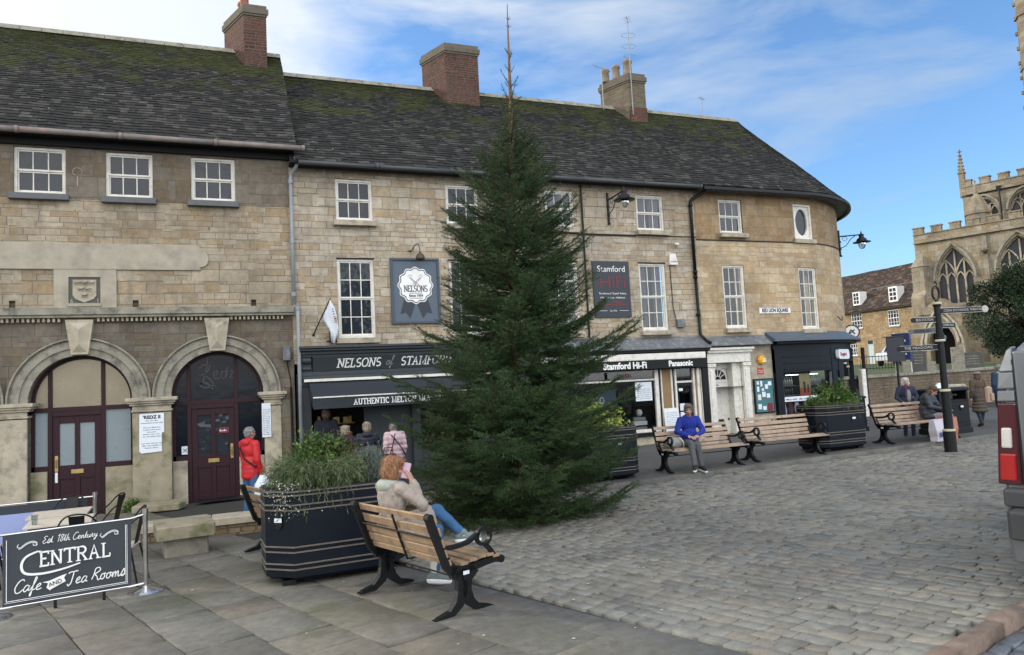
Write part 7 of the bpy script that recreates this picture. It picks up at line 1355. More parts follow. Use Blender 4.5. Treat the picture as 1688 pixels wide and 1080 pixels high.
def pinnacle(x, y, z, h, w_=.28):
    b = MB(); b.loft([[(x + sx * w_ * k, y + sy * w_ * k, zz) for sx, sy in ((-1, -1), (1, -1), (1, 1), (-1, 1))] for k, zz in ((.62, z - 1), (.62, z + h * .30), (.85, z + h * .32), (.75, z + h * .36), (.50, z + h * .37), (.1, z + h))])
    for k in range(5):
        f = .42 + k * .11; r = w_ * (.55 - .45 * (f - .37) / .63); zz = z + h * f
        for sx, sy in ((-1, -1), (1, -1), (1, 1), (-1, 1)): b.box(x + sx * r - .045, x + sx * r + .045, y + sy * r - .045, y + sy * r + .045, zz, zz + .09)
    b.box(x - .14, x + .14, y - .03, y + .03, z + h - .02, z + h + .05); b.box(x - .03, x + .03, y - .14, y + .14, z + h - .02, z + h + .05); b.box(x - .03, x + .03, y - .03, y + .03, z + h - .05, z + h + .2); b.build('pinnacle', MAT['churchS'], Ch)
pinnacle(2.8, 4.1, 14.3, 2.3); pinnacle(7.3, 9, 14.6, 2.6, .3)
b = MB(); n = 6; x0, y0 = 4.0, 2.2                                            # little stair turret with a stone spirelet
b.lathe([(.72, 10), (.72, 11.55), (.82, 11.6), (.82, 11.75), (.68, 12.1), (.35, 12.75), (.14, 13.0), (.14, 13.1), (.04, 13.8), (.08, 13.9), (0, 14.0)], (x0, y0, 0), 8); b.build('stair_turret', MAT['churchS'], Ch); b = MB(); b.T = Matrix.Translation((x0 + .1, y0 - .70, 11.3)) @ Matrix.Rotation(R(90), 4, 'X'); b.lathe([(0, 0), (.2, 0), (.2, .03), (0, .03)], n=12); b.build('clock_disc', MAT['lead'], Ch)
b = MB(); b.box(8.0, 14, 2.4, 8, -1, 32); b.lathe([(.9, 9), (.9, 33)], (8.1, 2.6, 0), 8)
for z in (12, 16.5, 20.5, 24, 28): b.box(7.9, 14.1, 2.3, 8.1, z, z + .3); b.lathe([(1.0, 0), (1.0, .3)], (8.1, 2.6, z), 8)
for z in range(14, 33): b.box(7.08, 7.22, 2.5, 2.7, z, z + .22)
b.build('tower', MAT['churchS'], Ch)
b = MB(); A_ = gothic(2.15, 1.5, 3.0, 4.4, 8); y = -1.4; gwall(b, .9, 3.4, -.5, 5.0, y, [(2.15, 1.5, 0, 3.0, 4.4)], .5); b.box(.9, 1.0, y + .05, 0, -.5, 5.0); b.box(3.3, 3.4, y + .05, 0, -.5, 5.0); b.prism([(.75, 4.95), (3.55, 4.95), (2.15, 6.0)], y - .1, 0); pc = b.build('porch', MAT['churchS'], Ch, fix=False); b = MB(); b.ribbon([(p[0], p[1]) for p in gothic(2.15, 1.9, 3.0, 4.9, 8)], .16, y - .1, y + .02); b.ribbon([(.9, 1.5), (.95, 3.2), (1.25, 4.2), (2.15, 5.5)], .12, y - .12, y); b.ribbon([(3.4, 1.5), (3.35, 3.2), (3.05, 4.2), (2.15, 5.5)], .12, y - .12, y); b.build('porch_moulding', MAT['dressed'], pc)
b = MB(); b.box(1.3, 3.0, y + 1.1, y + 1.2, -.5, 4.5); b.build('porch_doorway', MAT['dark'], pc)
# yew and background trees
def blob_tree(name, label, x, y, z, r, h, seed, n=26000, leaf=(.05, .10), trunk=1.2, mat='yew', nodes=34):
    rs = np.random.RandomState(seed); t = thing(name, label, 'tree', (x, y, z)); b = MB(); b.tube([(0, 0, -.1), (.05, 0, trunk * .5), (0, .05, h * .6)], [.22, .17, .06], 8)
    cs = []
    for k in range(nodes): a = rs.uniform(0, 6.28); q = rs.uniform(.15, 1) ** .6; zz = rs.uniform(.02, .97); w_ = r * (math.sin(min(1, zz * 1.25 + .22) * math.pi * .5) if zz < .5 else math.cos((zz - .5) * 2.6) ** .6 if (zz - .5) * 2.6 < 1.5 else .2); cs.append((q * w_ * math.cos(a), q * w_ * math.sin(a), zz * h))
    for c in cs: b.tube([(0, 0, c[2] * .5), tuple(np.array(c) * [.5, .5, .85]), c], [.07, .045, .02], 5)
    b.build('trunk', MAT['stem'], t); cs = np.array(cs); i = rs.randint(0, nodes, n); u = rs.normal(size=(n, 3)); u /= np.linalg.norm(u, axis=1, keepdims=True); rad = r * rs.uniform(.22, .42, nodes)[i][:, None]; P = cs[i] + u * rad * rs.uniform(.5, 1.1, (n, 1)) * [1, 1, .8]
    leaves('crown', t, P, u + rs.normal(size=(n, 3)) * .5 + [0, 0, .25], rs.uniform(*leaf, n), rs.uniform(leaf[0] * .5, leaf[1] * .5, n), MAT[mat], rs)
MAT['yew'] = leafmat('yew_foliage', [(.008, .020, .009), (.018, .038, .016), (.034, .062, .025)])
blob_tree('yew_tree', 'dark evergreen tree in the churchyard at the right edge', 37.4, 24.6, CY(36, 25) - .1, 2.3, 4.9, 5, leaf=(.07, .15), n=60000, nodes=60)

# ================================================================== van
vz = -.17; Vn = thing('parked_van', 'silver grey van, only its rear corner with the tall tail light showing', 'van', (5.89, 4.205, vz), R(-74.4)); W = 1.85
MAT['silver'] = mk('silver_paint', (.16, .17, .18), .30, metal=.55, var=.04, coat=.7); MAT['trim'] = mk('grey_plastic_trim', (.030, .034, .036), .5); MAT['lens_red'] = mk('red_lens', (.30, .006, .008), .15, var=.08, coat=1.); MAT['lens_dark'] = mk('dark_red_lens', (.05, .005, .009), .12, coat=1.); MAT['lens_clear'] = mk('clear_lens', (.5, .48, .45), .15, coat=1.); MAT['rubber'] = mk('rubber', (.012, .012, .012), .7)
def vsec(y, top, ins=0.): # cross section ring, rounded shoulders
    pts = []; x0, x1 = ins, W - ins
    prof = [(0, .32), (-.02, .55), (0, .9), (.01, 1.2), (.035, 1.6), (.07, 1.85), (.12, 2.0), (.22, top - .03), (.36, top)]
    return [(x0 + px_, y, z) for px_, z in prof] + [(x1 - px_, y, z) for px_, z in prof[::-1]]
b = MB(); b.loft([vsec(.0, 2.07, .05), vsec(.04, 2.11, .01), vsec(.14, 2.13, 0), vsec(3.2, 2.14, 0), vsec(3.9, 1.95, .02), vsec(4.0, 1.3, .05), vsec(4.9, 1.25, .1)][:4]); b.hexa([(0, 3.2, .32), (W, 3.2, .32), (W, 4.95, .4), (0, 4.95, .4), (.12, 3.2, 2.0), (W - .12, 3.2, 2.0), (W - .1, 4.9, 1.0), (.1, 4.9, 1.0)]); b.build('body', MAT['silver'], Vn, smooth=False, bevel=.02)
for (x0, x1) in ((.175, .92), (.93, 1.70)):
    b = MB(); b.bbox(x0, x1, -.022, .03, .60, 2.03, .01); dr_ = b.build('rear_door', MAT['silver'], Vn, bevel=.012); b = MB(); b.bbox(x0 + .08, x1 - .08, -.030, -.02, 1.25, 1.90, .008); b.build('window', MAT['glass'], dr_)
b = MB(); b.box(.16, .175, -.012, .02, .45, 1.96); b.box(.92, .93, -.01, .02, .5, 1.95); b.build('door_seal', MAT['rubber'], Vn)
for s_ in (0, 1):
    X = lambda v: v if s_ == 0 else W - v
    b = MB(); b.hexa([(X(-.022), -.015, .95), (X(.155), -.035, .95), (X(.155), .1, .95), (X(-.026), .16, .95), (X(.03), -.015, 1.61), (X(.165), -.03, 1.61), (X(.165), .1, 1.61), (X(.028), .16, 1.61)]); tl = b.build('tail_light', MAT['lens_dark'], Vn, bevel=.014)
    b = MB(); b.hexa([(X(.035), -.036, 1.245), (X(.115), -.045, 1.245), (X(.115), 0, 1.245), (X(.035), 0, 1.245), (X(.045), -.034, 1.41), (X(.122), -.042, 1.41), (X(.122), 0, 1.41), (X(.045), 0, 1.41)]); b.build('reversing_lens', MAT['lens_clear'], tl, bevel=.014)
    b = MB(); b.hexa([(X(.005), -.034, .985), (X(.13), -.047, .985), (X(.13), 0, .985), (X(.005), 0, .985), (X(.02), -.036, 1.20), (X(.135), -.045, 1.20), (X(.135), 0, 1.20), (X(.02), 0, 1.20)]); b.build('brake_lens', MAT['lens_red'], tl, bevel=.012)
    b = MB(); b.hexa([(X(.032), -.02, 1.62), (X(.165), -.03, 1.62), (X(.165), .08, 1.62), (X(.032), .08, 1.62), (X(.04), -.016, 1.71), (X(.166), -.026, 1.71), (X(.166), .08, 1.71), (X(.04), .08, 1.71)]); b.hexa([(X(.041), -.015, 1.722), (X(.166), -.026, 1.722), (X(.166), .08, 1.722), (X(.041), .08, 1.722), (X(.055), -.008, 1.86), (X(.168), -.022, 1.86), (X(.168), .08, 1.86), (X(.055), .08, 1.86)]); b.hexa([(X(.055), -.008, 1.861), (X(.168), -.022, 1.861), (X(.168), .08, 1.861), (X(.055), .08, 1.861), (X(.12), .02, 2.04), (X(.172), .0, 2.07), (X(.172), .1, 2.07), (X(.12), .1, 2.04)]); b.build('pillar_trim', MAT['silver'], Vn, bevel=.012)
b = MB(); b.bbox(.03, W - .03, -.09, .12, .52, .78, .04); b.bbox(.02, W - .02, -.07, .1, .78, .93, .02); b.build('bumper', MAT['trim'], Vn, bevel=.02)
for (wx, wy) in ((.12, .95), (W - .12, .95), (.12, 3.95), (W - .12, 3.95)): b = MB(); b.tube([(wx - .11, wy, .33), (wx + .11, wy, .33)], .33, 24); w_ = b.build('wheel', MAT['rubber'], Vn); b = MB(); b.tube([(wx - .115, wy, .33), (wx + .115, wy, .33)], .2, 16); b.build('rim', MAT['silver'], w_)
for y_ in (.55, 2.4): b = MB(); b.box(.16, W - .16, y_ - .02, y_ + .02, 2.20, 2.24); b.box(.24, .28, y_ - .03, y_ + .03, 2.1, 2.20); b.box(W - .28, W - .24, y_ - .03, y_ + .03, 2.1, 2.20); b.build('roof_bar', MAT['steel'], Vn)
# ================================================================== people
SKIN = mk('skin', (.42, .24, .17), .55, var=.08, sc=9); LIP = mk('lips', (.35, .11, .09), .5); EYE = mk('eyes', (.03, .025, .02), .3)
def cloth(name, c, var=.12, rough=.85): return mk(name, c, rough, var=var, sc=14, bump=.25, bsc=90)
def cone(b, p0, p1, r0, r1, n=12, sq=1.):
    p0, p1 = Vector(p0), Vector(p1); d = (p1 - p0); L = d.length; d = d / L if L > 1e-6 else Vector((0, 0, 1)); pts, rad = [], []
    for k in range(4): a = math.pi / 2 * (1 - k / 4); pts.append(p0 - d * r0 * math.sin(a)); rad.append(max(.0005, r0 * math.cos(a)))
    pts.append(p0); rad.append(r0); pts.append(p1); rad.append(r1)
    for k in range(1, 5): a = math.pi / 2 * k / 4; pts.append(p1 + d * r1 * math.sin(a)); rad.append(max(.0005, r1 * math.cos(a)))
    b.tube(pts, rad, n)
def ell(b, c, r, rot=(0, 0, 0), n=14):
    from mathutils import Euler
    T = Matrix.Translation(c) @ Euler(rot).to_matrix().to_4x4() @ Matrix.Diagonal((*r, 1)); old = b.T; b.T = T
    b.lathe([(max(.001, math.sin(math.pi * k / 10)), -math.cos(math.pi * k / 10)) for k in range(11)], n=n); b.T = old
def blob(name, b, mat, parent, vox=.012, smooth=4, disp=None):
    o = b.build(name, mat, parent); m = o.modifiers.new('r', 'REMESH'); m.mode = 'VOXEL'; m.voxel_size = vox; s = o.modifiers.new('s', 'SMOOTH'); s.iterations = smooth; s.factor = .5
    bpy.context.view_layer.update(); me = bpy.data.meshes.new_from_object(o.evaluated_get(bpy.context.evaluated_depsgraph_get())); o.modifiers.clear(); old = o.data; o.data = me; bpy.data.meshes.remove(old); me.name = name
    if not len(me.materials): me.materials.append(mat)
    if disp:
        nv = len(me.vertices); co = np.empty(nv * 3, np.float32); me.vertices.foreach_get('co', co); co = co.reshape(-1, 3); no = np.empty(nv * 3, np.float32); me.vertices.foreach_get('normal', no); no = no.reshape(-1, 3)
        dv = np.array([disp(c) for c in co], np.float32)[:, None]; me.vertices.foreach_set('co', (co + no * dv).ravel())
    me.polygons.foreach_set('use_smooth', [True] * len(me.polygons)); me.update(); return o
def wrinkle(a=.006, s=9): return lambda c: a * mnoise.noise(Vector(c) * s) + a * .5 * mnoise.noise(Vector(c) * s * 2.3)
def quilt(a=.008, f=75): return lambda c: a * (abs(math.sin(c[2] * f * .5)) - .5) + .004 * mnoise.noise(Vector(c) * 11)
STAND = dict(pel=(0, 0, .93), wai=(0, 0, 1.08), che=(0, 0, 1.29), neck=(0, .015, 1.45), head=(0, -.015, 1.585), shL=(.175, .01, 1.395), shR=(-.175, .01, 1.395), elL=(.225, .03, 1.12), elR=(-.225, .03, 1.12), wrL=(.215, -.07, .89), wrR=(-.215, -.07, .89),
 hiL=(.09, 0, .92), hiR=(-.09, 0, .92), knL=(.10, -.02, .50), knR=(-.10, -.02, .50), anL=(.10, .03, .09), anR=(-.10, .03, .09), toL=(.12, -.14, .035), toR=(-.12, -.14, .035))
SIT = dict(pel=(0, .0, .55), wai=(0, .03, .70), che=(0, .05, .92), neck=(0, .04, 1.08), head=(0, .0, 1.215), shL=(.175, .05, 1.03), shR=(-.175, .05, 1.03), elL=(.24, -.02, .78), elR=(-.24, -.02, .78), wrL=(.12, -.22, .70), wrR=(-.12, -.22, .70),
 hiL=(.09, 0, .54), hiR=(-.09, 0, .54), knL=(.11, -.44, .54), knR=(-.11, -.44, .54), anL=(.11, -.42, .09), anR=(-.11, -.42, .09), toL=(.12, -.58, .04), toR=(-.12, -.58, .04))
def hand(b, wr, fw, up, curl=.5, side=1, r=.0095):
    """palm and five fingers. fw: direction of the fingers, up: back of the hand"""
    wr, fw, up = Vector(wr), Vector(fw).normalized(), Vector(up).normalized(); up = (up - fw * up.dot(fw)).normalized(); s_ = fw.cross(up) * side
    for k in range(4): o = (k - 1.5) * .018; cone(b, wr + fw * .01 + s_ * o * .6, wr + fw * .085 + s_ * o, .017, .014, 8)
    for k, L in enumerate((.066, .076, .071, .055)):
        o = (k - 1.5) * .020; p = wr + fw * .09 + s_ * o; d = fw
        for j in range(3): a = curl * (.5 + .45 * j); d = (fw * math.cos(a) - up * math.sin(a)); q = p + d * L * (.42, .33, .25)[j]; cone(b, p, q, r - j * .0008, r - (j + 1) * .0008, 8); p = q
    p = wr + fw * .03 - s_ * .030; q = p - s_ * .028 + fw * .028 - up * .012; cone(b, p, q, .013, .0105, 8); cone(b, q, q + fw * .03 + s_ * .006 - up * .012, .0105, .009, 8)
def person(label, loc, rz, J=None, base='stand', h=1.70, top=None, topmat=None, legmat=None, shoemat=None, hairmat=None, hair='short', coat=0., disp=None, hood=None, group=None, vox=.012, hemflare=0., bulk=1., face=True, headyaw=0., fingers=None, headpitch=0., sole=None, headscale=1.):
    P = dict(STAND if base == 'stand' else SIT); P.update(J or {}); k = h / 1.70; P = {a: Vector(v) * k for a, v in P.items()}; S = k
    t = thing('person', label, 'person', loc, rz, group)
    b = MB(); Hc = P['head']; Rh = Matrix.Rotation(headyaw, 4, 'Z') @ Matrix.Rotation(headpitch, 4, 'X'); HS = S * headscale
    def hp(x, y, z): return Hc + (Rh @ Vector((x, y, z))) * HS
    re = (headpitch, 0, headyaw)
    def he(c, r): ell(b, hp(*c), [q * HS for q in r], re)
    he((0, .012, .02), (.074, .092, .088)); he((0, -.02, -.035), (.058, .066, .075)); he((0, -.042, -.078), (.032, .032, .028)); cone(b, hp(0, -.082, .0), hp(0, -.104, -.028), .008 * HS, .013 * HS, 8); he((0, -.078, -.058), (.024, .014, .010))
    for s_ in (-1, 1): he((s_ * .076, .012, -.012), (.010, .020, .032)); he((s_ * .036, -.060, -.022), (.022, .02, .02)); he((s_ * .030, -.074, .024), (.024, .012, .008))
    cone(b, P['neck'] - Vector((0, 0, .03 * S)), Hc + Vector((0, .01, -.07)) * S, .054 * S, .048 * S)
    sh_ = (P['shL'] + P['shR']) / 2
    ell(b, P['che'], (.145 * S, .095 * S, .17 * S)); ell(b, (P['wai'] + P['pel']) / 2, (.12 * S, .09 * S, .15 * S)); ell(b, P['pel'], (.15 * S, .105 * S, .11 * S)); cone(b, P['shL'], P['shR'], .052 * S, .052 * S)
    for s_ in 'LR':
        cone(b, P['sh' + s_], P['el' + s_], .046 * S, .036 * S); cone(b, P['el' + s_], P['wr' + s_], .036 * S, .024 * S); cone(b, P['hi' + s_], P['kn' + s_], .076 * S, .052 * S); cone(b, P['kn' + s_], P['an' + s_], .052 * S, .036 * S); cone(b, P['an' + s_], P['to' + s_], .034 * S, .026 * S)
        f = (fingers or {}).get(s_); fw = (P['wr' + s_] - P['el' + s_]).normalized()
        if f: hand(b, P['wr' + s_], *f)
        else: up = Vector((0, 1, .3)) if base == 'stand' else Vector((0, 0, 1)); hand(b, P['wr' + s_], fw, Vector((1 if s_ == 'L' else -1, .1, .0)) if base == 'stand' else up, .5, 1 if s_ == 'L' else -1)
    body = blob('body', b, SKIN, t, min(vox, .009), 1)
    if face:
        for s_ in (-1, 1): b = MB(); ell(b, hp(s_ * .030, -.080, .006), (.013 * HS, .006 * HS, .007 * HS), re, 10); b.build('eye', EYE, body, smooth=True)
        b = MB(); ell(b, hp(0, -.091, -.058), (.022 * HS, .006 * HS, .006 * HS), re, 10); b.build('mouth', LIP, body, smooth=True)
        if hairmat: 
            b = MB()
            for s_ in (-1, 1): cone(b, hp(s_ * .018, -.087, .026), hp(s_ * .046, -.078, .028), .004 * HS, .003 * HS, 6)
            b.build('eyebrows', hairmat, body)
    # trousers and shoes
    if legmat:
        b = MB(); ell(b, P['pel'] - Vector((0, 0, .01)), (.158 * S, .115 * S, .115 * S))
        for s_ in 'LR': cone(b, P['hi' + s_], P['kn' + s_], .090 * S * bulk ** .5, .066 * S); A_ = P['kn' + s_].lerp(P['an' + s_], .90); cone(b, P['kn' + s_], A_, .065 * S, .050 * S)
        blob('trousers', b, legmat, t, vox, 2, wrinkle(.006, 12))
    for s_ in 'LR':
        b = MB(); a_, o_ = P['an' + s_], P['to' + s_]; dr = (o_ - a_).normalized(); dn = Vector((0, 0, -1)); hl = a_ - dr * .055 * S; hl = hl + Vector((0, 0, (o_.z - a_.z) * .55)) if base == 'stand' else hl + (Vector((0, 0, -.035)) if abs(dr.z) < .5 else Vector((0, 0, 0)))
        cone(b, hl, a_.lerp(o_, .5) + Vector((0, 0, -.005)), .040 * S, .043 * S); cone(b, a_.lerp(o_, .5), o_, .043 * S, .034 * S); cone(b, a_ + Vector((0, 0, .02)), hl, .045 * S, .040 * S); sh = blob('shoe', b, shoemat or MAT['black'], t, .008, 2)
        if sole: b = MB(); c0 = hl - Vector((0, 0, .028 * S)); c1 = o_ - Vector((0, 0, .022 * S)); cone(b, c0, c0.lerp(c1, .5), .040 * S, .043 * S); cone(b, c0.lerp(c1, .5), c1, .043 * S, .033 * S); sl2 = b.build('sole', sole, sh, smooth=True); 
    # coat / jumper
    if topmat:
        b = MB(); B_ = bulk; ell(b, P['che'] + Vector((0, .0, .01)), (.175 * S * B_, .125 * S * B_, .19 * S)); ell(b, P['wai'], (.155 * S * B_, .125 * S * B_, .17 * S)); cone(b, P['shL'], P['shR'], .075 * S, .075 * S); ell(b, P['pel'].lerp(P['wai'], .35), (.168 * S * B_, .125 * S * B_, .14 * S)); cone(b, P['neck'] - Vector((0, 0, .05 * S)), P['neck'] + Vector((0, .0, .015 * S)), .078 * S, .066 * S)
        for s_ in 'LR': cone(b, P['sh' + s_], P['el' + s_], .072 * S * B_ ** .5, .058 * S * B_ ** .5); cone(b, P['el' + s_], P['wr' + s_].lerp(P['el' + s_], .04), .058 * S * B_ ** .5, .043 * S)
        if coat:                                       # skirt of the coat
            if base == 'stand': n_ = 5; 
            if base == 'stand':
                for q in range(n_): f = q / (n_ - 1); c = P['pel'] - Vector((0, 0, coat * f * S)); ell(b, c, ((.165 + hemflare * f) * S * B_, (.125 + hemflare * f) * S * B_, .09 * S))
            else:
                for s_ in 'LR': cone(b, P['hi' + s_], P['hi' + s_].lerp(P['kn' + s_], coat), .115 * S, .095 * S)
        blob(top or 'coat', b, topmat, t, vox, 3, disp or wrinkle(.008, 8))
    if hood:
        b = MB(); ell(b, P['neck'] + Vector((0, .085, -.03)) * S, (.115 * S, .06 * S, .075 * S), (-.5, 0, 0)); 
        for a in np.linspace(-.3, math.pi + .3, 9): ell(b, P['neck'] + Vector((.085 * math.cos(a), .02 + .06 * math.sin(a), .0 + .015 * math.sin(a))) * S, (.034 * S, .034 * S, .034 * S))
        blob('hood', b, hood, t, vox, 2, wrinkle(.005, 14))
    if hairmat and hair:
        b = MB(); e2 = lambda c, r: ell(b, hp(*c), [q * HS for q in r], re)
        if hair == 'short': e2((0, .024, .040), (.090, .102, .092)); e2((0, .065, -.02), (.080, .062, .088)); e2((0, -.050, .078), (.066, .042, .032)); e2((.05, .03, -.01), (.042, .06, .06)); e2((-.05, .03, -.01), (.042, .06, .06))
        if hair == 'crop': e2((0, .024, .03), (.080, .092, .084)); e2((0, .05, -.01), (.070, .055, .07))
        if hair == 'bob': e2((0, .026, .040), (.094, .102, .090)); e2((0, .055, -.02), (.092, .072, .098)); e2((.055, .02, -.03), (.045, .065, .090)); e2((-.055, .02, -.03), (.045, .065, .090)); e2((0, -.048, .078), (.068, .04, .034)); e2((.03, .075, -.085), (.05, .035, .035)); e2((-.03, .078, -.075), (.05, .035, .035))
        if hair == 'long': e2((0, .024, .035), (.086, .098, .086)); e2((0, .06, -.06), (.09, .055, .12)); e2((.06, .03, -.1), (.04, .05, .12)); e2((-.06, .03, -.1), (.04, .05, .12))
        blob('hair', b, hairmat, body, min(vox, .009), 1, lambda c: .008 * abs(mnoise.noise(Vector((c[0] * 45, c[1] * 45, c[2] * 9)))) + .006 * mnoise.noise(Vector(c) * 16))
    return t, P
def hairm(name, a, c2):
    m, nt, bs = newmat(name); q = NT(nt); mp_ = q.n('ShaderNodeMapping', {'Vector': q.obj()}); mp_.inputs['Scale'].default_value = (1, 1, .22); q.set(bs.inputs['Base Color'], q.ramp(q.noise(mp_.outputs[0], 70, 3), .35, .65, a, c2)); bs.inputs['Roughness'].default_value = .5
    q.set(bs.inputs['Normal'], q.n('ShaderNodeBump', {'Height': q.noise(mp_.outputs[0], 90, 2), 'Strength': .6, 'Distance': .01})); return m
H_RED = hairm('strawberry_hair', (.16, .062, .026), (.46, .24, .12)); H_BLOND = hairm('streaked_blond_hair', (.13, .105, .075), (.42, .37, .28)); H_GREY = hairm('grey_hair', (.14, .13, .12), (.38, .37, .36)); H_WHITE = hairm('white_hair', (.42, .41, .39), (.72, .71, .68)); H_BROWN = hairm('brown_hair', (.05, .03, .018), (.13, .08, .05)); H_GB = hairm('greying_brown_hair', (.08, .06, .045), (.2, .16, .13))
JEANS = mk('blue_denim', (.035, .11, .24), .85, var=.35, sc=7, bump=.2, bsc=120); DARKJ = cloth('dark_jeans', (.015, .022, .045)); NAVYC = cloth('navy_quilted', (.012, .016, .028), rough=.6); BLACKC = cloth('black_cloth', (.012, .012, .014)); GREYT = cloth('grey_trousers', (.085, .09, .095)); LTGREY = cloth('light_grey_trousers', (.20, .225, .235))
# --- woman on the phone, near bench
brz = R(106.9); bl = Vector((1.485, 7.30, G(1.62, 7.0) + .0)); FLEECE = mk('beige_fleece', (.33, .285, .245), .95, var=.35, sc=9, bump=.9, bsc=55); HOODM = mk('sage_hood', (.33, .36, .31), .9, var=.12, sc=9, bump=.3, bsc=60)
sit = dict(pel=(0, -.02, .56), wai=(.0, .0, .70), che=(-.01, .0, .92), neck=(-.02, .0, 1.09), head=(-.035, -.03, 1.225), shL=(.17, .0, 1.04), shR=(-.185, -.02, 1.04), elR=(-.30, -.18, .86), wrR=(-.175, -.155, 1.085), elL=(.23, -.08, .80), wrL=(.06, -.26, .68), knR=(-.11, -.47, .55), anR=(-.13, -.40, .11), toR=(-.16, -.55, .045), knL=(-.01, -.53, .74), anL=(-.24, -.70, .48), toL=(-.33, -.83, .45))
wt, WP = person('woman with strawberry blond bob in beige fleece holding a pink phone to her ear', bl, brz, sit, 'sit', 1.66, 'fleece', FLEECE, JEANS, mk('grey_green_trainers', (.16, .20, .19), .8, var=.3, sc=20), H_RED, 'bob', hood=HOODM, vox=.011, bulk=1.1, headyaw=R(-28), headpitch=R(10), fingers={'R': ((.35, .25, 1.0), (-.9, -.5, .2), .55, -1)}, sole=MAT['letter'], disp=lambda c: .020 * mnoise.noise(Vector(c) * 7) + .009 * mnoise.noise(Vector(c) * 19) + .004 * mnoise.noise(Vector(c) * 60), headscale=1.02, coat=.55)
# loose strands over the bob
def strands(t, n, L, seed, mat, wd=.0022):
    body = [k for k in kids(t) if k.name.startswith('body')][0]; hr = [k for k in kids(body) if k.name.startswith('hair')][0]; me = hr.data; co = np.empty(len(me.vertices) * 3, np.float32); me.vertices.foreach_get('co', co); no = np.empty_like(co); me.vertices.foreach_get('normal', no); co = co.reshape(-1, 3); no = no.reshape(-1, 3)
    rs = np.random.RandomState(seed); i = rs.randint(0, len(co), n); N_ = no[i]; down = np.array([0, 0, -1.]) + rs.normal(size=(n, 3)) * .22; D = down - N_ * (down * N_).sum(1)[:, None] * .9 + N_ * .10; o = leaves('hair_strands', hr, co[i] + N_ * .002 - D * L * .3, D, rs.uniform(L * .5, L * 1.2, n), rs.uniform(wd * .6, wd * 1.2, n), mat, rs, curl=.5); return o
strands(wt, 2600, .075, 3, H_RED)
b = MB(); ell(b, (.0, .035, 1.06), (.105, .085, .035), (.25, 0, 0)); ell(b, (-.09, -.05, 1.05), (.035, .05, .04)); blob('blue_collar', b, JEANS, wt, .012, 2)
b = MB()
for a_, c_ in ((WP['hiL'], WP['knL']), (WP['hiR'], WP['knR'])): cone(b, a_, a_.lerp(c_, .80), .12, .098)
cone(b, WP['knL'] + Vector((.03, .12, .0)), WP['knL'] + Vector((.03, .10, -.20)), .075, .05); blob('fleece_hem', b, FLEECE, wt, .012, 3, wrinkle(.022, 9))
b = MB(); cone(b, WP['anR'] + Vector((0, 0, .02)), WP['anR'] + Vector((0, 0, .12)), .043, .046); cone(b, WP['anL'], WP['anL'].lerp(WP['knL'], .2), .042, .044); blob('socks', b, MAT['offwhite'], wt, .01, 1)
pc = WP['wrR'] + Vector((.055, .035, .115)); t = thing('mobile_phone', 'pink mobile phone held to the ear of the woman on the near bench', 'phone', bl + Matrix.Rotation(brz, 3, 'Z') @ pc, 0); t.rotation_euler = (R(14), R(-16), brz + R(62)); b = MB(); b.bbox(-.038, .038, -.005, .005, -.078, .078, .006); b.build('case', mk('pink_case', (.50, .32, .42), .5), t, bevel=.004); b = MB(); b.bbox(-.03, -.006, -.0075, -.005, .045, .070, .003); b.build('camera_lens', MAT['ink'], t)
# --- man in blue fleece
by = 12.62; bz = G(8.7, by) + .08; BLUEF = mk('royal_blue_fleece', (.012, .03, .26), .95, var=.25, sc=10, bump=.5, bsc=80)
person('man in a royal blue fleece and grey trousers sitting with ankles crossed', (8.70, by - .02, bz), R(-24), dict(head=(0, -.05, 1.205), neck=(0, .01, 1.07), shL=(.165, .04, 1.0), shR=(-.165, .04, 1.0), elL=(.26, -.04, .77), elR=(-.26, -.05, .77), wrL=(.10, -.25, .70), wrR=(-.08, -.24, .70), knL=(.06, -.45, .53), knR=(-.07, -.46, .56), anL=(.10, -.46, .10), anR=(-.06, -.62, .12), toL=(.15, -.60, .05), toR=(-.10, -.76, .09)), 'sit', 1.70, 'fleece_jumper', BLUEF, GREYT, BLACKC, H_GB, 'short', vox=.012, bulk=1.08, sole=MAT['letter'], headpitch=R(6), headyaw=R(-8))
t = thing('shoulder_bag', 'grey and white bag lying on the bench beside the man in blue', 'bag', (8.32, by - .02, bz + .46)); b = MB(); ell(b, (0, 0, .09), (.24, .13, .11)); ell(b, (-.03, 0, .16), (.18, .10, .06)); blob('bag', b, cloth('grey_canvas', (.24, .25, .24)), t, .012, 3, wrinkle(.015, 9)); b = MB(); b.tube(curve3([(.14, -.12, .02), (.12, -.14, .12), (.10, -.08, .19), (.12, .02, .2)], 5), .012, 6); b.build('strap', MAT['offwhite'], t)
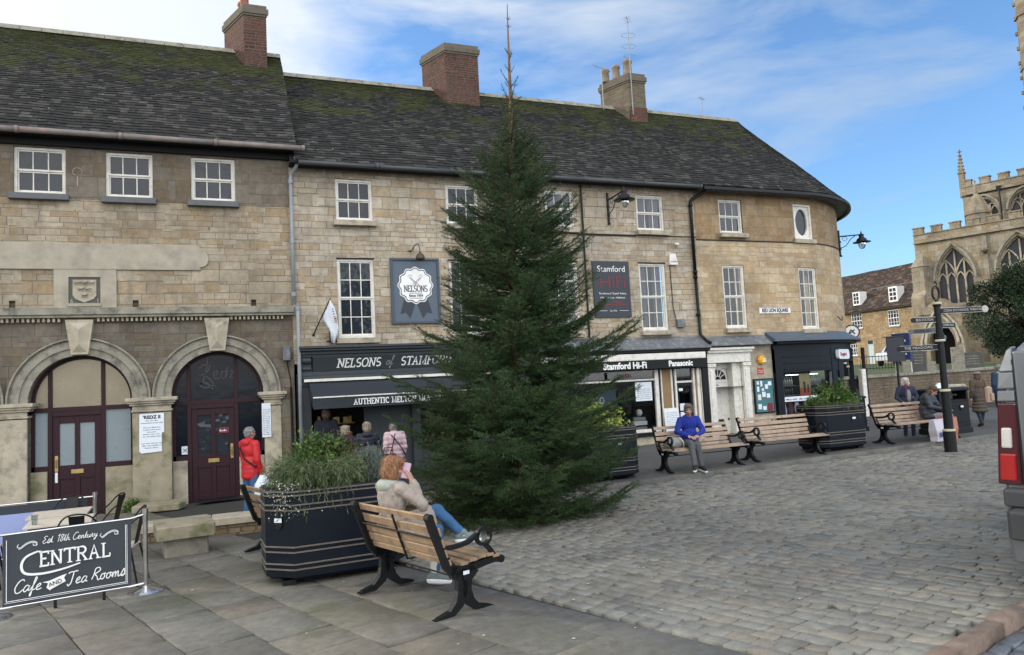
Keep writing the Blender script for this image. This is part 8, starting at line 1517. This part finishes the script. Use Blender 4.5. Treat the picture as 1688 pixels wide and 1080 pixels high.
# --- man in red
REDJ = mk('red_jacket', (.48, .012, .018), .6, var=.15, sc=8, bump=.3, bsc=40); rx, ry = .33, 13.6
rt, RP = person('man in a bright red jacket with a strap across his back, carrying a white bag', (rx, ry, G(rx, ry)), R(125), dict(elL=(.21, -.03, 1.12), wrL=(.12, -.24, 1.02), elR=(-.235, .02, 1.12)), 'stand', 1.66, 'jacket', REDJ, JEANS, BLACKC, H_GREY, 'crop', coat=.10, bulk=1.12, hood=REDJ)
b = MB(); b.tube([(.16, -.05, 1.40), (.10, .13, 1.30), (-.05, .155, 1.12), (-.20, .06, .98), (-.19, -.08, .95)], .013, 6); b.build('shoulder_strap', MAT['black'], rt)
t = thing('carrier_bag', 'white carrier bag hanging from the hand of the man in red', 'bag', Vector((rx, ry, G(rx, ry))) + Matrix.Rotation(R(125), 3, 'Z') @ Vector((-.23, -.08, .42))); b = MB(); b.loft([[(w_ * math.cos(a), w_ * .45 * math.sin(a), z) for a in np.linspace(0, 6.28, 11)[:-1]] for w_, z in ((.12, 0), (.15, .08), (.14, .25), (.05, .40))]); b.build('bag', MAT['paper'], t, smooth=True)
# --- group at the butcher's
gx = lambda x, y: (x, y, G(x, y))
person('woman with blond fringed hair turning her head back towards the square', gx(2.17, 14.9), R(150), dict(), 'stand', 1.50, 'coat', cloth('plum_black_coat', (.02, .013, .022)), BLACKC, BLACKC, H_BLOND, 'bob', coat=.2, headyaw=R(-95), hood=NAVYC)
person('woman with short grey blond hair in a hooded black quilted coat seen from behind', gx(2.55, 14.65), R(175), dict(elR=(-.27, -.02, 1.14), wrR=(-.36, -.18, 1.0), elL=(.25, .03, 1.14)), 'stand', 1.54, 'quilted_coat', NAVYC, BLACKC, BLACKC, H_BLOND, 'short', coat=.28, disp=quilt(), hood=NAVYC, bulk=1.15)
PINK = mk('pink_quilted', (.62, .44, .47), .6, var=.15, sc=6, bump=.5, bsc=25)
pt, PP_ = person('woman in a shiny pink quilted coat with black straps over her shoulder', gx(3.05, 14.45), R(190), dict(neck=(0, -.03, 1.44), head=(0, -.07, 1.555)), 'stand', 1.52, 'quilted_coat', PINK, BLACKC, BLACKC, H_GREY, 'crop', coat=.34, disp=quilt(.010, 60), bulk=1.18)
b = MB(); b.tube([(.12, -.03, 1.30), (.08, .15, 1.22), (-.06, .17, 1.02), (-.2, .05, .85)], .013, 6); b.tube([(.02, .10, 1.28), (.12, .17, 1.0), (.18, .1, .82)], .010, 6); b.build('bag_strap', MAT['black'], pt)
t = thing('handbag', 'black handbag at the hip of the woman in the pink coat', 'bag', (2.88, 14.27, G(3, 14.3) + .78)); b = MB(); b.bbox(-.16, .16, -.07, .07, -.12, .12, .03); b.build('bag', MAT['black'], t); b = MB(); b.tube([(-.1, 0, .12), (-.07, 0, .24), (.07, 0, .24), (.1, 0, .12)], .01, 6); b.build('handle', MAT['black'], t)
person('tall person in dark navy clothes standing in the butcher doorway', (2.17, 18.0, G(2.2, 18.0)), R(170), dict(), 'stand', 1.86, 'coat', cloth('navy_coat', (.006, .008, .018)), BLACKC, BLACKC, H_BROWN, 'short', coat=.2, bulk=1.25)
# --- right hand group
PUFF = cloth('grey_black_puffer', (.022, .028, .036), rough=.55); bz5 = G(15.3, by) + .08
person('person in a dark quilted coat and grey trousers bent over a paper on the bench', (15.42, by, bz5), R(22), dict(head=(0, -.16, 1.14), neck=(0, -.07, 1.05), che=(0, -.01, .90), shL=(.175, -.04, 1.01), shR=(-.175, -.04, 1.01), elL=(.24, -.14, .78), elR=(-.24, -.14, .78), wrL=(.07, -.34, .70), wrR=(-.07, -.34, .70)), 'sit', 1.68, 'quilted_coat', PUFF, LTGREY, BLACKC, H_BROWN, 'long', disp=quilt(.010, 55), bulk=1.32, coat=.35, headpitch=R(42), hood=PUFF)
t = thing('folded_paper', 'white folded paper on the knee of the person in the quilted coat', 'paper', (15.58, by - .40, bz5 + .66), R(20)); b = MB(); b.hexa([(-.1, -.07, 0), (.1, -.07, -.01), (.1, .07, .02), (-.1, .07, .03), (-.1, -.07, .006), (.1, -.07, -.004), (.1, .07, .026), (-.1, .07, .036)]); b.build('sheet', MAT['paper'], t)
def carrier(label, x, y, z, mat, rz, w_=.19, h=.42, txt=None):
    t = thing('carrier_bag', label, 'bag', (x, y, z), rz); b = MB(); b.loft([[(w_ * k * sx_ + .01 * math.sin(i * 2 + j), .10 * k * sy_ * (1 - .5 * (zz > .3)), zz) for j, (sx_, sy_) in enumerate(((-1, -1), (0, -1.15), (1, -1), (1, 1), (0, 1.1), (-1, 1)))] for i, (k, zz) in enumerate(((.85, 0), (.9, .1), (1., .25), (1.02, h)))], True); b.build('bag', mat, t, bevel=.01)
    b = MB(); b.tube([(-.07, -.05, h), (-.05, -.05, h + .09), (.05, -.05, h + .09), (.07, -.05, h)], .009, 6); b.build('handle', MAT['red'], t)
    if txt: text(txt, .15, 'lettering', cloth('blue_print', (.05, .07, .25)), t, (0, -.125, h * .30), bold=.006)
carrier('big pale carrier bag with blue print on the ground at the seated person\'s feet', 15.05, by - .52, bz5, mk('pale_bag', (.50, .47, .52), .5, var=.12, sc=9), R(10), .23, .50, 'SALE'); carrier('reddish brown carrier bag beside the pale one at the seated person\'s feet', 15.42, by - .50, bz5, mk('brown_bag', (.34, .13, .08), .5, var=.25, sc=8), R(-15), .17, .52)
wt2, WP2 = person('white haired woman with a plum scarf and navy jacket standing behind the bench', (15.75, 13.45, G(15.7, 13.4) - .0), R(-35), dict(elL=(.26, -.02, 1.16), elR=(-.26, -.02, 1.16), wrL=(.14, -.2, 1.02), wrR=(-.16, -.2, 1.03)), 'stand', 1.52, 'jacket', cloth('navy_jacket', (.016, .024, .05)), DARKJ, BLACKC, H_WHITE, 'bob', coat=.1, bulk=1.1)
b = MB(); 
for a in np.linspace(0, 6.28, 12): ell(b, (.085 * math.cos(a), -.0 + .07 * math.sin(a), 1.285 + .01 * math.sin(a * 3)), (.04, .04, .035))
cone(b, (-.03, -.1, 1.25), (-.05, -.135, 1.08), .035, .03); blob('scarf', b, cloth('plum_scarf', (.06, .02, .05)), wt2, .012, 2); b = MB(); ell(b, (.02, -.115, 1.08), (.055, .03, .15)); b.build('pale_top', LTGREY, wt2, smooth=True)
gw = (18.45, 13.55); tw_, _ = person('woman in a brown knee length coat and grey beret walking away', (*gw, G(*gw) + .06), R(160), dict(anL=(.09, .16, .14), toL=(.10, .04, .04), knL=(.095, .03, .50), anR=(-.09, -.12, .09), toR=(-.10, -.28, .035)), 'stand', 1.46, 'long_coat', mk('brown_tweed', (.075, .058, .045), .95, var=.3, sc=30, bump=.4), DARKJ, cloth('brown_boots', (.04, .022, .014)), H_BROWN, 'long', coat=.42, hemflare=.05, bulk=1.1)
b = MB(); ell(b, (0, .0, 1.41), (.10, .11, .045), (.1, 0, 0)); b.build('beret', cloth('grey_beret', (.19, .19, .18)), tw_, smooth=True)
t = thing('backpack', 'beige backpack slung at the side of the woman in the brown coat', 'bag', (gw[0] + .24, gw[1] - .10, G(*gw) + .92), R(20)); b = MB(); b.bbox(-.14, .14, -.07, .09, -.22, .20, .05); b.bbox(-.11, .11, -.11, -.07, -.17, .02, .03); b.build('bag', mk('beige_canvas', (.36, .26, .19), .8, var=.15), t, bevel=.02); b = MB(); b.tube(curve3([(-.08, .0, .18), (-.1, .02, .34), (-.2, .08, .40), (-.24, .1, .2)], 5), .014, 6); b.build('strap', MAT['timber'], t)
person('person in a dark blue jacket walking away at the van edge', (19.6, 13.75, G(19.6, 13.7) + .06), R(165), dict(anL=(.09, .14, .13), toL=(.10, .02, .04)), 'stand', 1.60, 'jacket', cloth('dark_blue_jacket', (.012, .035, .075)), BLACKC, BLACKC, H_GREY, 'crop', coat=.12, bulk=1.2, hood=cloth('pale_blue_hood', (.25, .38, .45)))
for o_ in [o for o in bpy.data.objects if o.name.startswith('person') and o.parent is None and o is not wt]:
    bd = [k for k in kids(o_) if k.name.startswith('body')][0]; hh = [k for k in kids(bd) if k.name.startswith('hair')]
    if hh: strands(o_, 900, .045, len(o_.name) + int(o_.location.x * 7), hh[0].data.materials[0], .0035)
